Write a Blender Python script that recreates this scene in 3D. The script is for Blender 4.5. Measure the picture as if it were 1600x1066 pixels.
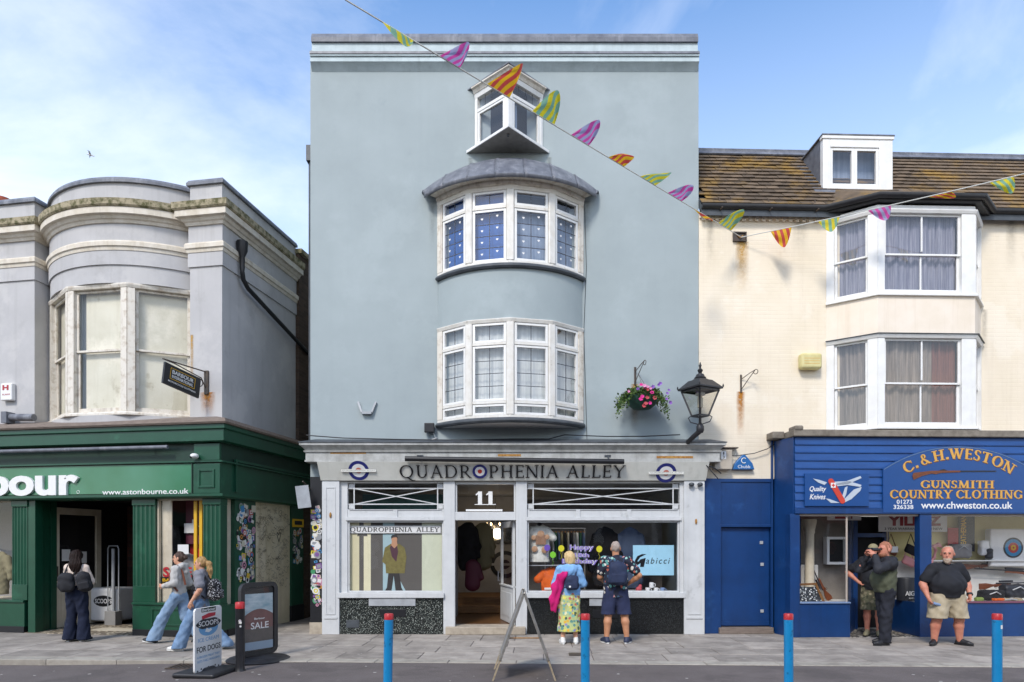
import bpy, bmesh, math, random
import numpy as np
from mathutils import Vector, Matrix, noise as mnoise
R = math.radians
sc = bpy.context.scene
for o in list(bpy.data.objects):
 bpy.data.objects.remove(o)

# ------------------------------------------------------------------ camera, sky, sun, exposure
FPX, HZ, D, H = 1067.0, 848.0, 13.15, 1.75      # focal length in photo pixels, horizon row, distance to the middle facade, eye height
cam = bpy.data.cameras.new('camera')
cam.sensor_width = 36.0
cam.lens = FPX / 1600 * 36
cam.shift_y = (HZ - 533.0) / 1600
cam.clip_end = 3000
cam_o = bpy.data.objects.new('camera', cam)
sc.collection.objects.link(cam_o)
cam_o.location = (0, -D, H)
cam_o.rotation_euler = (R(90), 0, 0)
sc.camera = cam_o

SUN_EL, SUN_AZ = 44.0, 203.0       # azimuth measured clockwise from +Y (the view direction)
w = bpy.data.worlds.new('World')
sc.world = w
w.use_nodes = True
nt = w.node_tree
nt.nodes.clear()
def wn(t, **k):
 n = nt.nodes.new(t)
 for a, b in k.items():
  setattr(n, a, b)
 return n
wout = wn('ShaderNodeOutputWorld')
bg = wn('ShaderNodeBackground')
bg.inputs['Strength'].default_value = 0.15
sky = wn('ShaderNodeTexSky', sky_type='NISHITA', sun_disc=False)
sky.sun_elevation = R(SUN_EL)
sky.sun_rotation = R(SUN_AZ)
sky.air_density = 1.0
sky.dust_density = 0.6
sky.ozone_density = 1.6
tc = wn('ShaderNodeTexCoord')
mp = wn('ShaderNodeMapping')
mp.inputs['Scale'].default_value = (1.0, 1.0, 2.3)
mp.inputs['Location'].default_value = (0.62, 0.25, 0.1)
mp.inputs['Rotation'].default_value = (0.0, R(20), 0.0)
nz = wn('ShaderNodeTexNoise')
nz.inputs['Scale'].default_value = 1.55
nz.inputs['Detail'].default_value = 9
nz.inputs['Roughness'].default_value = 0.58
nz.inputs['Distortion'].default_value = 0.35
cr = wn('ShaderNodeValToRGB')
cr.color_ramp.elements[0].position = 0.38
cr.color_ramp.elements[1].position = 0.74
sep = wn('ShaderNodeSeparateXYZ')
low = wn('ShaderNodeMapRange')           # thin high haze that thickens towards the horizon all round
low.inputs['From Min'].default_value = 0.0
low.inputs['From Max'].default_value = 0.66
low.inputs['To Min'].default_value = 0.85
low.inputs['To Max'].default_value = 0.0
mx = wn('ShaderNodeMath', operation='MAXIMUM')
add = wn('ShaderNodeMath', operation='ADD', use_clamp=True)
thin = wn('ShaderNodeMath', operation='MULTIPLY')          # thin cloud: some blue always comes through
thin.inputs[1].default_value = 0.56
mulh = wn('ShaderNodeMath', operation='MULTIPLY')
mulh.inputs[1].default_value = 0.75
mixc = wn('ShaderNodeMixRGB')
mixc.inputs['Color2'].default_value = (7.5, 7.45, 7.4, 1)
L = nt.links.new
L(tc.outputs['Generated'], mp.inputs['Vector'])
L(mp.outputs['Vector'], nz.inputs['Vector'])
L(nz.outputs['Fac'], cr.inputs['Fac'])
L(tc.outputs['Generated'], sep.inputs['Vector'])
L(sep.outputs['Z'], low.inputs['Value'])
L(low.outputs['Result'], mulh.inputs[0])
L(cr.outputs['Color'], thin.inputs[0])
L(thin.outputs['Value'], add.inputs[0])
L(mulh.outputs['Value'], add.inputs[1])
L(add.outputs['Value'], mixc.inputs['Fac'])
hs_n = wn('ShaderNodeHueSaturation')
hs_n.inputs['Saturation'].default_value = 1.22
hs_n.inputs['Value'].default_value = 1.3
L(sky.outputs['Color'], hs_n.inputs['Color'])
L(hs_n.outputs['Color'], mixc.inputs['Color1'])
L(mixc.outputs['Color'], bg.inputs['Color'])
L(bg.outputs['Background'], wout.inputs['Surface'])

sun = bpy.data.lights.new('sun', 'SUN')
sun.energy = 1.8
sun.angle = R(12)
sun.color = (1.0, 0.94, 0.86)
sun_o = bpy.data.objects.new('sun', sun)
sc.collection.objects.link(sun_o)
_sd = Vector((math.sin(R(SUN_AZ)) * math.cos(R(SUN_EL)), math.cos(R(SUN_AZ)) * math.cos(R(SUN_EL)), math.sin(R(SUN_EL))))
sun_o.rotation_euler = (-_sd).to_track_quat('-Z', 'Y').to_euler()
sc.view_settings.view_transform = 'Standard'
sc.view_settings.look = 'None'
sc.view_settings.exposure = 0.64
sc.view_settings.gamma = 1.0
sc.view_settings.use_curve_mapping = False
sc.render.film_transparent = False
try:
 sc.cycles.max_bounces = 8
 sc.cycles.transparent_max_bounces = 16
 sc.cycles.sample_clamp_indirect = 6
 sc.cycles.caustics_reflective = False
 sc.cycles.caustics_refractive = False
except Exception:
 pass

# ------------------------------------------------------------------ helpers
COL = sc.collection
rnd = random.Random(7)
def lin(c):
 if isinstance(c, str):
  c = [int(c[i:i + 2], 16) / 255 for i in (1, 3, 5)]
 return tuple((v / 12.92 if v <= 0.04045 else ((v + 0.055) / 1.055) ** 2.4) for v in c[:3])

class Frame:
 """a building's own axes: origin on the ground, turned about Z"""
 def __init__(s, ox, oy, deg):
  s.o = (ox, oy); s.a = R(deg); s.c = math.cos(s.a); s.s = math.sin(s.a)
 def at(s, x, y, yl=0.0):
  """local (x, z) of a photo measurement on the plane local y = yl"""
  dx = (x - 800) / FPX; dz = (HZ - y) / FPX
  n = (-s.s, s.c)
  t = (yl + n[0] * s.o[0] + n[1] * (s.o[1] + D)) / (n[0] * dx + n[1])
  p = (t * dx, -D + t)
  return ((p[0] - s.o[0]) * s.c + (p[1] - s.o[1]) * s.s, H + t * dz)
 def x(s, x, yl=0.0): return s.at(x, HZ, yl)[0]
 def z(s, y, yl=0.0, x=800): return s.at(x, y, yl)[1]
 def world(s, lx, ly): return (s.o[0] + lx * s.c - ly * s.s, s.o[1] + lx * s.s + ly * s.c)
W = Frame(0, 0, 0)
def ground_at(x, y, z=0.0):
 t = FPX * (H - z) / (y - HZ)
 return ((x - 800) / FPX * t, -D + t)

class MB:
 def __init__(s):
  s.v = []; s.f = []; s.m = []; s.cur = 0
 def _add(s, vs, fs):
  b = len(s.v)
  s.v += [tuple(p) for p in vs]
  for f in fs:
   s.f.append([b + i for i in f]); s.m.append(s.cur)
  return s
 def box(s, x0, x1, y0, y1, z0, z1):
  if x0 > x1: x0, x1 = x1, x0
  if y0 > y1: y0, y1 = y1, y0
  if z0 > z1: z0, z1 = z1, z0
  return s._add([(x0, y0, z0), (x1, y0, z0), (x1, y1, z0), (x0, y1, z0), (x0, y0, z1), (x1, y0, z1), (x1, y1, z1), (x0, y1, z1)],
      [(0, 3, 2, 1), (4, 5, 6, 7), (0, 1, 5, 4), (1, 2, 6, 5), (2, 3, 7, 6), (3, 0, 4, 7)])
 def poly(s, pts):
  return s._add(pts, [tuple(range(len(pts)))])
 def hexa(s, a, b):
  """solid between two quads"""
  return s._add(list(a) + list(b), [(3, 2, 1, 0), (4, 5, 6, 7), (0, 1, 5, 4), (1, 2, 6, 5), (2, 3, 7, 6), (3, 0, 4, 7)])
 def extr(s, pts, vec):
  """closed solid: planar polygon pushed along vec"""
  n = len(pts); q = [tuple(np.add(p, vec)) for p in pts]
  return s._add(list(pts) + q, [tuple(range(n - 1, -1, -1)), tuple(range(n, 2 * n))] + [(i, (i + 1) % n, n + (i + 1) % n, n + i) for i in range(n)])
 def fbox(s, p0, u, n, a0, a1, b0, b1, z0, z1):
  """box in a facet's own axes: along u, outward n"""
  def P(a, b, z): return (p0[0] + u[0] * a + n[0] * b, p0[1] + u[1] * a + n[1] * b, z)
  return s.hexa([P(a0, b0, z0), P(a1, b0, z0), P(a1, b1, z0), P(a0, b1, z0)], [P(a0, b0, z1), P(a1, b0, z1), P(a1, b1, z1), P(a0, b1, z1)])
 def bar(s, p, q, w, h=None, up=(0, 0, 1)):
  h = h or w
  p = Vector(p); q = Vector(q); d = (q - p).normalized(); up = Vector(up)
  if abs(d.dot(up)) > 0.98: up = Vector((0, 1, 0))
  a = d.cross(up).normalized(); b = a.cross(d)
  a *= w / 2; b *= h / 2
  return s.hexa([p - a - b, p + a - b, p + a + b, p - a + b], [q - a - b, q + a - b, q + a + b, q - a + b])
 def tube(s, pts, r, n=8, cap=True):
  pts = [Vector(p) for p in pts]
  rs = r if isinstance(r, (list, tuple)) else [r] * len(pts)
  vs = []; prev = None
  for i, p in enumerate(pts):
   d = (pts[min(i + 1, len(pts) - 1)] - pts[max(i - 1, 0)]).normalized()
   if prev is None:
    ref = Vector((0, 0, 1)) if abs(d.z) < 0.9 else Vector((1, 0, 0))
    a = d.cross(ref).normalized()
   else:
    a = (prev - d * prev.dot(d)).normalized()
   prev = a; b = d.cross(a)
   for k in range(n):
    t = 2 * math.pi * k / n
    vs.append(p + (a * math.cos(t) + b * math.sin(t)) * rs[i])
  fs = []
  for i in range(len(pts) - 1):
   for k in range(n):
    fs.append((i * n + k, i * n + (k + 1) % n, (i + 1) * n + (k + 1) % n, (i + 1) * n + k))
  if cap:
   fs.append(tuple(range(n - 1, -1, -1))); m = (len(pts) - 1) * n
   fs.append(tuple(range(m, m + n)))
  return s._add(vs, fs)
 def lathe(s, prof, c=(0, 0, 0), n=20, a0=0.0):
  vs = []; fs = []; m = len(prof)
  for k in range(n):
   t = a0 + 2 * math.pi * k / n
   for r, z in prof:
    vs.append((c[0] + r * math.cos(t), c[1] + r * math.sin(t), c[2] + z))
  for k in range(n):
   k2 = (k + 1) % n
   for i in range(m - 1):
    fs.append((k * m + i, k2 * m + i, k2 * m + i + 1, k * m + i + 1))
  if prof[0][0] > 1e-6: fs.append(tuple(k * m for k in range(n - 1, -1, -1)))
  if prof[-1][0] > 1e-6: fs.append(tuple(k * m + m - 1 for k in range(n)))
  return s._add(vs, fs)
 def sweep(s, path, prof, cap=True):
  """profile of (outward, z) points swept along a plan path with mitred corners; outward is to the right of travel"""
  P = [Vector((p[0], p[1])) for p in path]; n = len(P); m = len(prof); vs = []
  for i in range(n):
   if i == 0: d0 = d1 = (P[1] - P[0]).normalized()
   elif i == n - 1: d0 = d1 = (P[-1] - P[-2]).normalized()
   else: d0 = (P[i] - P[i - 1]).normalized(); d1 = (P[i + 1] - P[i]).normalized()
   n0 = Vector((d0.y, -d0.x)); n1 = Vector((d1.y, -d1.x))
   mt = n0 + n1; mt /= max(mt.dot(n0), 0.2)
   for o, z in prof:
    vs.append((P[i].x + mt.x * o, P[i].y + mt.y * o, z))
  fs = []
  for i in range(n - 1):
   for k in range(m):
    k2 = (k + 1) % m
    fs.append((i * m + k, (i + 1) * m + k, (i + 1) * m + k2, i * m + k2))
  if cap:
   fs.append(tuple(range(m))); b = (n - 1) * m
   fs.append(tuple(range(b + m - 1, b - 1, -1)))
  return s._add(vs, fs)
 def sphere(s, c, r, nu=12, nv=8):
  r = r if isinstance(r, (tuple, list)) else (r, r, r)
  vs = [(c[0], c[1], c[2] - r[2])]; fs = []
  for j in range(1, nv):
   p = math.pi * j / nv
   for i in range(nu):
    t = 2 * math.pi * i / nu
    vs.append((c[0] + r[0] * math.sin(p) * math.cos(t), c[1] + r[1] * math.sin(p) * math.sin(t), c[2] - r[2] * math.cos(p)))
  vs.append((c[0], c[1], c[2] + r[2])); top = len(vs) - 1
  for i in range(nu):
   fs.append((0, 1 + (i + 1) % nu, 1 + i))
   fs.append((top, top - nu + i, top - nu + (i + 1) % nu))
   for j in range(nv - 2):
    a = 1 + j * nu
    fs.append((a + i, a + (i + 1) % nu, a + nu + (i + 1) % nu, a + nu + i))
  return s._add(vs, fs)
 def build(s, name, mat, parent=None, smooth=False, bevel=0.0, fix=True, kind=None, loc=None, rot=None):
  me = bpy.data.meshes.new(name)
  me.from_pydata([tuple(p) for p in s.v], [], s.f)
  mats = mat if isinstance(mat, (list, tuple)) else [mat]
  for m in mats: me.materials.append(m)
  if len(mats) > 1: me.polygons.foreach_set('material_index', s.m)
  if fix:
   bm = bmesh.new(); bm.from_mesh(me)
   bmesh.ops.recalc_face_normals(bm, faces=bm.faces)
   bm.to_mesh(me); bm.free()
  if smooth:
   me.polygons.foreach_set('use_smooth', [True] * len(me.polygons))
   if smooth != 'all':
    try: me.set_sharp_from_angle(angle=R(smooth if not isinstance(smooth, bool) else 40))
    except Exception: pass
  me.update()
  o = bpy.data.objects.new(name, me)
  COL.objects.link(o)
  if parent is not None: o.parent = parent
  if bevel:
   b = o.modifiers.new('bevel', 'BEVEL'); b.width = bevel; b.segments = 2; b.limit_method = 'ANGLE'; b.angle_limit = R(40)
   b.harden_normals = False
  if kind: o['kind'] = kind
  if loc: o.location = loc
  if rot: o.rotation_euler = rot
  return o

def tag(o, label=None, cat=None, group=None, kind=None):
 if label: o['label'] = label
 if cat: o['category'] = cat
 if group: o['group'] = group
 if kind: o['kind'] = kind
 return o
def thing(name, label, cat, loc=(0, 0, 0), rz=0.0, group=None):
 o = bpy.data.objects.new(name, None)
 o.empty_display_size = 0.2
 COL.objects.link(o)
 o.location = loc; o.rotation_euler = (0, 0, rz)
 return tag(o, label, cat, group)
def copy_obj(o, parent=None, loc=None, rot=None):
 c = o.copy(); COL.objects.link(c)
 if parent is not None: c.parent = parent
 if loc is not None: c.location = loc
 if rot is not None: c.rotation_euler = rot
 return c
def B(x0, x1, y0, y1, z0, z1, name, mat, parent, bevel=0.0):
 return MB().box(x0, x1, y0, y1, z0, z1).build(name, mat, parent, bevel=bevel)

def text_mesh(s, bold=0.0, shear=0.0, spacing=1.0):
 cu = bpy.data.curves.new('lettering', 'FONT')
 cu.body = s; cu.size = 1.0; cu.offset = bold; cu.shear = shear; cu.space_character = spacing
 cu.resolution_u = 4
 cu.align_x = 'LEFT'
 o = bpy.data.objects.new('lettering', cu)
 me = bpy.data.meshes.new_from_object(o)
 bpy.data.objects.remove(o); bpy.data.curves.remove(cu)
 vs = np.array([v.co[:] for v in me.vertices]); fs = [list(p.vertices) for p in me.polygons]
 bpy.data.meshes.remove(me)
 return vs, fs
def lettering(s, x0, x1, y, z0, z1, mat, parent, name='lettering', depth=0.004, bold=0.0, shear=0.0, spacing=1.0, keep=False, plane=None, glyphs=None):
 """words fitted into x0..x1, z0..z1, standing on the plane local y (front faces -y); plane = (origin, right, up, out) for other planes"""
 vs, fs = glyphs if glyphs else text_mesh(s, bold, shear, spacing)
 mn = vs.min(0); mxv = vs.max(0); sz = mxv - mn
 sx = (x1 - x0) / sz[0]; sz_ = (z1 - z0) / sz[1]
 if keep: sz_ = sx
 mb = MB()
 front = []
 for v in vs:
  a = x0 + (v[0] - mn[0]) * sx; b = z0 + (v[1] - mn[1]) * sz_
  if plane is None: front.append((a, y - depth, b))
  else:
   o, r, u, n = [Vector(q) for q in plane]
   front.append(tuple(o + r * a + u * b + n * depth))
 mb._add(front, fs)
 off = (0, depth, 0) if plane is None else tuple(-Vector(plane[3]) * depth)
 # side walls along the outline
 ed = {}
 for f in fs:
  for i in range(len(f)):
   e = (f[i], f[(i + 1) % len(f)])
   if (e[1], e[0]) in ed: del ed[(e[1], e[0])]
   else: ed[e] = 1
 for a, b in ed:
  mb._add([front[a], front[b], tuple(np.add(front[b], off)), tuple(np.add(front[a], off))], [(0, 1, 2, 3)])
 return mb.build(name, mat, parent, fix=False)

# a small book-hand of capitals with thick and thin strokes and serifs (height 1)
def serif_word(word, thick=0.13, thin=0.055, gap=0.12, space=0.45, arc=None):
 T, t = thick, thin
 def st(x0, y0, x1, y1, w): return [(x0 - w / 2, y0), (x0 + w / 2, y0), (x1 + w / 2, y1), (x1 - w / 2, y1)]
 def hb(x0, x1, y, w=None):
  w = w or t; return [(x0, y - w / 2), (x1, y - w / 2), (x1, y + w / 2), (x0, y + w / 2)]
 def ring(cx, cy, rx, ry, a0, a1, n=14, tk=None, tn=None):
  tk = tk or T; tn = tn or t; out = []
  for i in range(n):
   b0 = R(a0 + (a1 - a0) * i / n); b1 = R(a0 + (a1 - a0) * (i + 1) / n)
   out.append([(cx + rx * math.cos(b0), cy + ry * math.sin(b0)), (cx + rx * math.cos(b1), cy + ry * math.sin(b1)),
      (cx + (rx - tk) * math.cos(b1), cy + (ry - tn) * math.sin(b1)), (cx + (rx - tk) * math.cos(b0), cy + (ry - tn) * math.sin(b0))])
  return out
 def sf(x, y, w=None):
  w = w or (T * 2.1); h = t * 0.8; y0 = y if y < 0.5 else y - h
  return [(x - w / 2, y0), (x + w / 2, y0), (x + w / 2, y0 + h), (x - w / 2, y0 + h)]
 G = {}
 h = T / 2
 G['I'] = (T * 2.1, [st(T * 1.05, 0, T * 1.05, 1, T), sf(T * 1.05, 0), sf(T * 1.05, 1)])
 G['H'] = (0.82, [st(.14, 0, .14, 1, T), st(.68, 0, .68, 1, T), hb(.14, .68, .52), sf(.14, 0), sf(.14, 1), sf(.68, 0), sf(.68, 1)])
 G['E'] = (0.58, [st(.14, 0, .14, 1, T), hb(.03, .53, 1 - t / 2), hb(.14, .46, .52), hb(.03, .56, t / 2), st(.53, .84, .53, 1, t), st(.56, 0, .56, .18, t), st(.46, .42, .46, .62, t * .8)])
 G['L'] = (0.58, [st(.14, 0, .14, 1, T), hb(.03, .56, t / 2), st(.555, 0, .555, .2, t), sf(.14, 1)])
 G['T'] = (0.70, [st(.35, 0, .35, 1, T), hb(.02, .68, 1 - t / 2), st(.035, .8, .035, 1, t), st(.665, .8, .665, 1, t), sf(.35, 0)])
 G['N'] = (0.84, [st(.12, 0, .12, 1, t * 1.2), st(.72, 0, .72, 1, t * 1.2), st(.10, 1, .70, 0, T * 1.1), sf(.12, 0), sf(.08, 1), sf(.72, 1)])
 G['A'] = (0.82, [st(.10, 0, .41, 1, t * 1.2), st(.41, 1, .72, 0, T), hb(.22, .62, .36), sf(.10, 0, T * 1.7), sf(.72, 0, T * 1.7)])
 G['Y'] = (0.80, [st(.08, 1, .40, .48, T), st(.72, 1, .40, .48, t * 1.2), st(.40, 0, .40, .52, T), sf(.10, 1, T * 1.7), sf(.70, 1, T * 1.7), sf(.40, 0)])
 G['U'] = (0.80, [st(.14, .3, .14, 1, T), st(.66, .3, .66, 1, t * 1.2), sf(.14, 1), sf(.66, 1)] + ring(.385, .32, .31, .335, 180, 360, 14, T, t * 1.1))
 G['D'] = (0.86, [st(.14, 0, .14, 1, T), hb(.03, .42, 1 - t / 2), hb(.03, .42, t / 2)] + ring(.40, .5, .42, .5, -90, 90))
 G['P'] = (0.64, [st(.14, 0, .14, 1, T), hb(.03, .34, 1 - t / 2), hb(.14, .34, .45), sf(.14, 0)] + ring(.33, .7125, .27, .2875, -90, 90))
 G['R'] = (0.74, [st(.14, 0, .14, 1, T), hb(.03, .34, 1 - t / 2), hb(.14, .34, .47), sf(.14, 0), st(.32, .48, .68, 0, T), sf(.70, 0, T * 1.2)] + ring(.33, .7225, .27, .2775, -90, 90))
 G['O'] = (0.94, ring(.47, .5, .45, .515, 0, 360, 28))
 G['Q'] = (0.98, ring(.47, .5, .45, .515, 0, 360, 28) + [[(.40, .04), (.54, .06), (.86, -.20), (1.04, -.20), (.98, -.26), (.80, -.27)]])
 G['C'] = (0.80, ring(.47, .5, .45, .515, 42, 318, 24) + [st(.79, .70, .79, .92, t), st(.79, .10, .79, .24, t)])
 G['G'] = (0.88, ring(.47, .5, .45, .515, 42, 318, 24) + [st(.79, .70, .79, .92, t), st(.76, .08, .76, .42, T), hb(.60, .87, .42)])
 G['S'] = (0.58, ring(.29, .735, .235, .28, 30, 270, 14, T * .8) + ring(.29, .255, .25, .27, -150, 90, 14, T * .8) + [st(.49, .74, .49, .95, t), st(.06, .05, .06, .28, t)])
 G['W'] = (1.12, [st(.10, 1, .34, 0, T), st(.34, 0, .56, 1, t * 1.2), st(.52, 1, .78, 0, T), st(.78, 0, 1.02, 1, t * 1.2), sf(.08, 1, T * 1.6), sf(.54, 1, T * 1.6), sf(1.02, 1, T * 1.6)])
 G['M'] = (1.02, [st(.13, 0, .17, 1, t * 1.2), st(.17, 1, .50, .04, T), st(.50, .04, .83, 1, t * 1.2), st(.85, 0, .82, 1, T), sf(.12, 0), sf(.87, 0), sf(.14, 1, T), sf(.86, 1, T)])
 G['&'] = (0.86, ring(.36, .78, .19, .22, -60, 240, 14, T * .7) + ring(.34, .27, .30, .28, 120, 370, 16, T * .8) + [st(.24, .62, .74, 0, T), st(.20, .50, .42, .62, t), sf(.74, 0, T * 1.4)])
 G['.'] = (0.26, [[(.05, 0), (.05 + T * 1.1, 0), (.05 + T * 1.1, T * 1.1), (.05, T * 1.1)]])
 G['1'] = (0.40, [st(.22, 0, .22, 1, T), sf(.22, 0, T * 2.6), [(.0, .78), (.17, 1), (.17, .84), (.03, .70)]])
 polys = []; x = 0.0; pos = []
 for ch in word:
  if ch == ' ': x += space; continue
  if ch == '@':                      # room for a roundel
   pos.append((x, x + 0.94)); x += 0.94 + gap; continue
  wd, ps = G[ch]
  for p in ps: polys.append([(x + a, b) for a, b in p])
  x += wd + gap
 return polys, x - gap, pos
def serif_lettering(word, x0, x1, y, z0, z1, mat, parent, name='lettering', depth=0.012, tilt=0.0, arc=None, **k):
 """tilt: local y grows by tilt per metre of height; arc = (centre x, centre z, radius, angle span) bends the word"""
 polys, wd, pos = serif_word(word, **k)
 mb = MB(); sx = (x1 - x0) / wd; hz = z1 - z0
 for i, p in enumerate(polys):
  e = depth + 0.00025 * (i % 12)
  pts = []
  for a, b in p:
   if arc:
    cx, cz, rad, span = arc
    th = (0.5 - a / wd) * span; rr = rad + b * hz
    X = cx - rr * math.sin(th); Z = cz + rr * math.cos(th)
   else:
    X = x0 + a * sx; Z = z0 + b * hz
   pts.append((X, y - e + tilt * (Z - z0), Z))
  ar = sum(pts[i][0] * pts[(i + 1) % len(pts)][2] - pts[(i + 1) % len(pts)][0] * pts[i][2] for i in range(len(pts)))
  if ar < 0: pts = pts[::-1]
  mb.extr(pts, (0, e, 0))
 return mb.build(name, mat, parent), [(x0 + a * sx, x0 + b * sx) for a, b in pos]

# ------------------------------------------------------------------ materials
def mat(name, col, rough=0.6, col2=None, scale=3.0, detail=5, amt=1.0, bump=0.0, bscale=60.0, metal=0.0, streak=None, spec=0.5, rand=0.0, coat=0.0, stretch=(1, 1, 1), ramp=(0.35, 0.7), emit=0.0, sheen=0.0):
 """procedural surface: two tones mixed by noise, optional run-down streaks, fine relief and a per-piece tint"""
 m = bpy.data.materials.new(name); m.use_nodes = True
 t = m.node_tree; b = t.nodes['Principled BSDF']; N = t.nodes.new; K = t.links.new
 c1 = lin(col)
 b.inputs['Roughness'].default_value = rough; b.inputs['Metallic'].default_value = metal
 b.inputs['Specular IOR Level'].default_value = spec
 if coat: b.inputs['Coat Weight'].default_value = coat; b.inputs['Coat Roughness'].default_value = 0.1
 if sheen: b.inputs['Sheen Weight'].default_value = sheen
 co = N('ShaderNodeTexCoord'); mpn = N('ShaderNodeMapping'); mpn.inputs['Scale'].default_value = stretch
 K(co.outputs['Object'], mpn.inputs['Vector'])
 c2 = lin(col2) if col2 else tuple(v * 0.86 for v in c1)
 n1 = N('ShaderNodeTexNoise'); n1.inputs['Scale'].default_value = scale; n1.inputs['Detail'].default_value = detail; n1.inputs['Roughness'].default_value = 0.62
 K(mpn.outputs['Vector'], n1.inputs['Vector'])
 rp = N('ShaderNodeMapRange'); rp.inputs['From Min'].default_value = ramp[0]; rp.inputs['From Max'].default_value = ramp[1]; rp.inputs['To Max'].default_value = amt
 K(n1.outputs['Fac'], rp.inputs['Value'])
 mixn = N('ShaderNodeMixRGB'); mixn.inputs['Color1'].default_value = (*c1, 1); mixn.inputs['Color2'].default_value = (*c2, 1)
 K(rp.outputs['Result'], mixn.inputs['Fac'])
 out = mixn.outputs['Color']
 if streak:
  sm = N('ShaderNodeMapping'); sm.inputs['Scale'].default_value = (7, 7, 0.35); K(co.outputs['Object'], sm.inputs['Vector'])
  sn = N('ShaderNodeTexNoise'); sn.inputs['Scale'].default_value = 1.0; sn.inputs['Detail'].default_value = 6; sn.inputs['Roughness'].default_value = 0.65
  K(sm.outputs['Vector'], sn.inputs['Vector'])
  sr = N('ShaderNodeMapRange'); sr.inputs['From Min'].default_value = 0.52; sr.inputs['From Max'].default_value = 0.8; sr.inputs['To Max'].default_value = streak[1]
  K(sn.outputs['Fac'], sr.inputs['Value'])
  mx2 = N('ShaderNodeMixRGB'); mx2.inputs['Color2'].default_value = (*lin(streak[0]), 1)
  K(sr.outputs['Result'], mx2.inputs['Fac']); K(out, mx2.inputs['Color1']); out = mx2.outputs['Color']
 if rand:
  oi = N('ShaderNodeObjectInfo'); mr = N('ShaderNodeMapRange'); mr.inputs['To Min'].default_value = 1 - rand; mr.inputs['To Max'].default_value = 1 + rand
  K(oi.outputs['Random'], mr.inputs['Value'])
  mm = N('ShaderNodeVectorMath'); mm.operation = 'SCALE'; K(out, mm.inputs[0]); K(mr.outputs['Result'], mm.inputs['Scale']); out = mm.outputs['Vector']
 K(out, b.inputs['Base Color'])
 if bump:
  bn = N('ShaderNodeTexNoise'); bn.inputs['Scale'].default_value = bscale; bn.inputs['Detail'].default_value = 4
  K(co.outputs['Object'], bn.inputs['Vector'])
  bp = N('ShaderNodeBump'); bp.inputs['Strength'].default_value = bump; bp.inputs['Distance'].default_value = 0.01
  K(bn.outputs['Fac'], bp.inputs['Height']); K(bp.outputs['Normal'], b.inputs['Normal'])
 if emit:
  b.inputs['Emission Color'].default_value = (*c1, 1); b.inputs['Emission Strength'].default_value = emit
 return m
def flat(name, col, rough=0.5, **k): return mat(name, col, rough, scale=8, amt=0.5, **k)
def glass(name, tint=(1, 1, 1), boost=1.0, base=0.03, rough=0.015):
 m = bpy.data.materials.new(name); m.use_nodes = True
 t = m.node_tree; t.nodes.clear(); N = t.nodes.new; K = t.links.new
 o = N('ShaderNodeOutputMaterial'); mixs = N('ShaderNodeMixShader'); tr = N('ShaderNodeBsdfTransparent'); gl = N('ShaderNodeBsdfGlossy')
 tr.inputs['Color'].default_value = (*tint, 1); gl.inputs['Roughness'].default_value = rough
 lw_n = N('ShaderNodeLayerWeight'); lw_n.inputs['Blend'].default_value = 0.5      # Schlick's curve, the same from both sides of the sheet
 pw_n = N('ShaderNodeMath'); pw_n.operation = 'POWER'; pw_n.inputs[1].default_value = 5.0
 K(lw_n.outputs['Facing'], pw_n.inputs[0])
 ma = N('ShaderNodeMath'); ma.operation = 'MULTIPLY_ADD'; ma.use_clamp = True
 ma.inputs[1].default_value = 0.95; ma.inputs[2].default_value = base + 0.04 * boost
 K(pw_n.outputs['Value'], ma.inputs[0]); K(ma.outputs['Value'], mixs.inputs['Fac']); K(tr.outputs['BSDF'], mixs.inputs[1]); K(gl.outputs['BSDF'], mixs.inputs[2])
 # old glass is never quite flat
 co = N('ShaderNodeTexCoord'); nn = N('ShaderNodeTexNoise'); nn.inputs['Scale'].default_value = 2.2; nn.inputs['Detail'].default_value = 1
 bp = N('ShaderNodeBump'); bp.inputs['Strength'].default_value = 0.06; bp.inputs['Distance'].default_value = 0.05
 K(co.outputs['Object'], nn.inputs['Vector']); K(nn.outputs['Fac'], bp.inputs['Height']); K(bp.outputs['Normal'], gl.inputs['Normal'])
 K(mixs.outputs['Shader'], o.inputs['Surface'])
 return m
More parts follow.
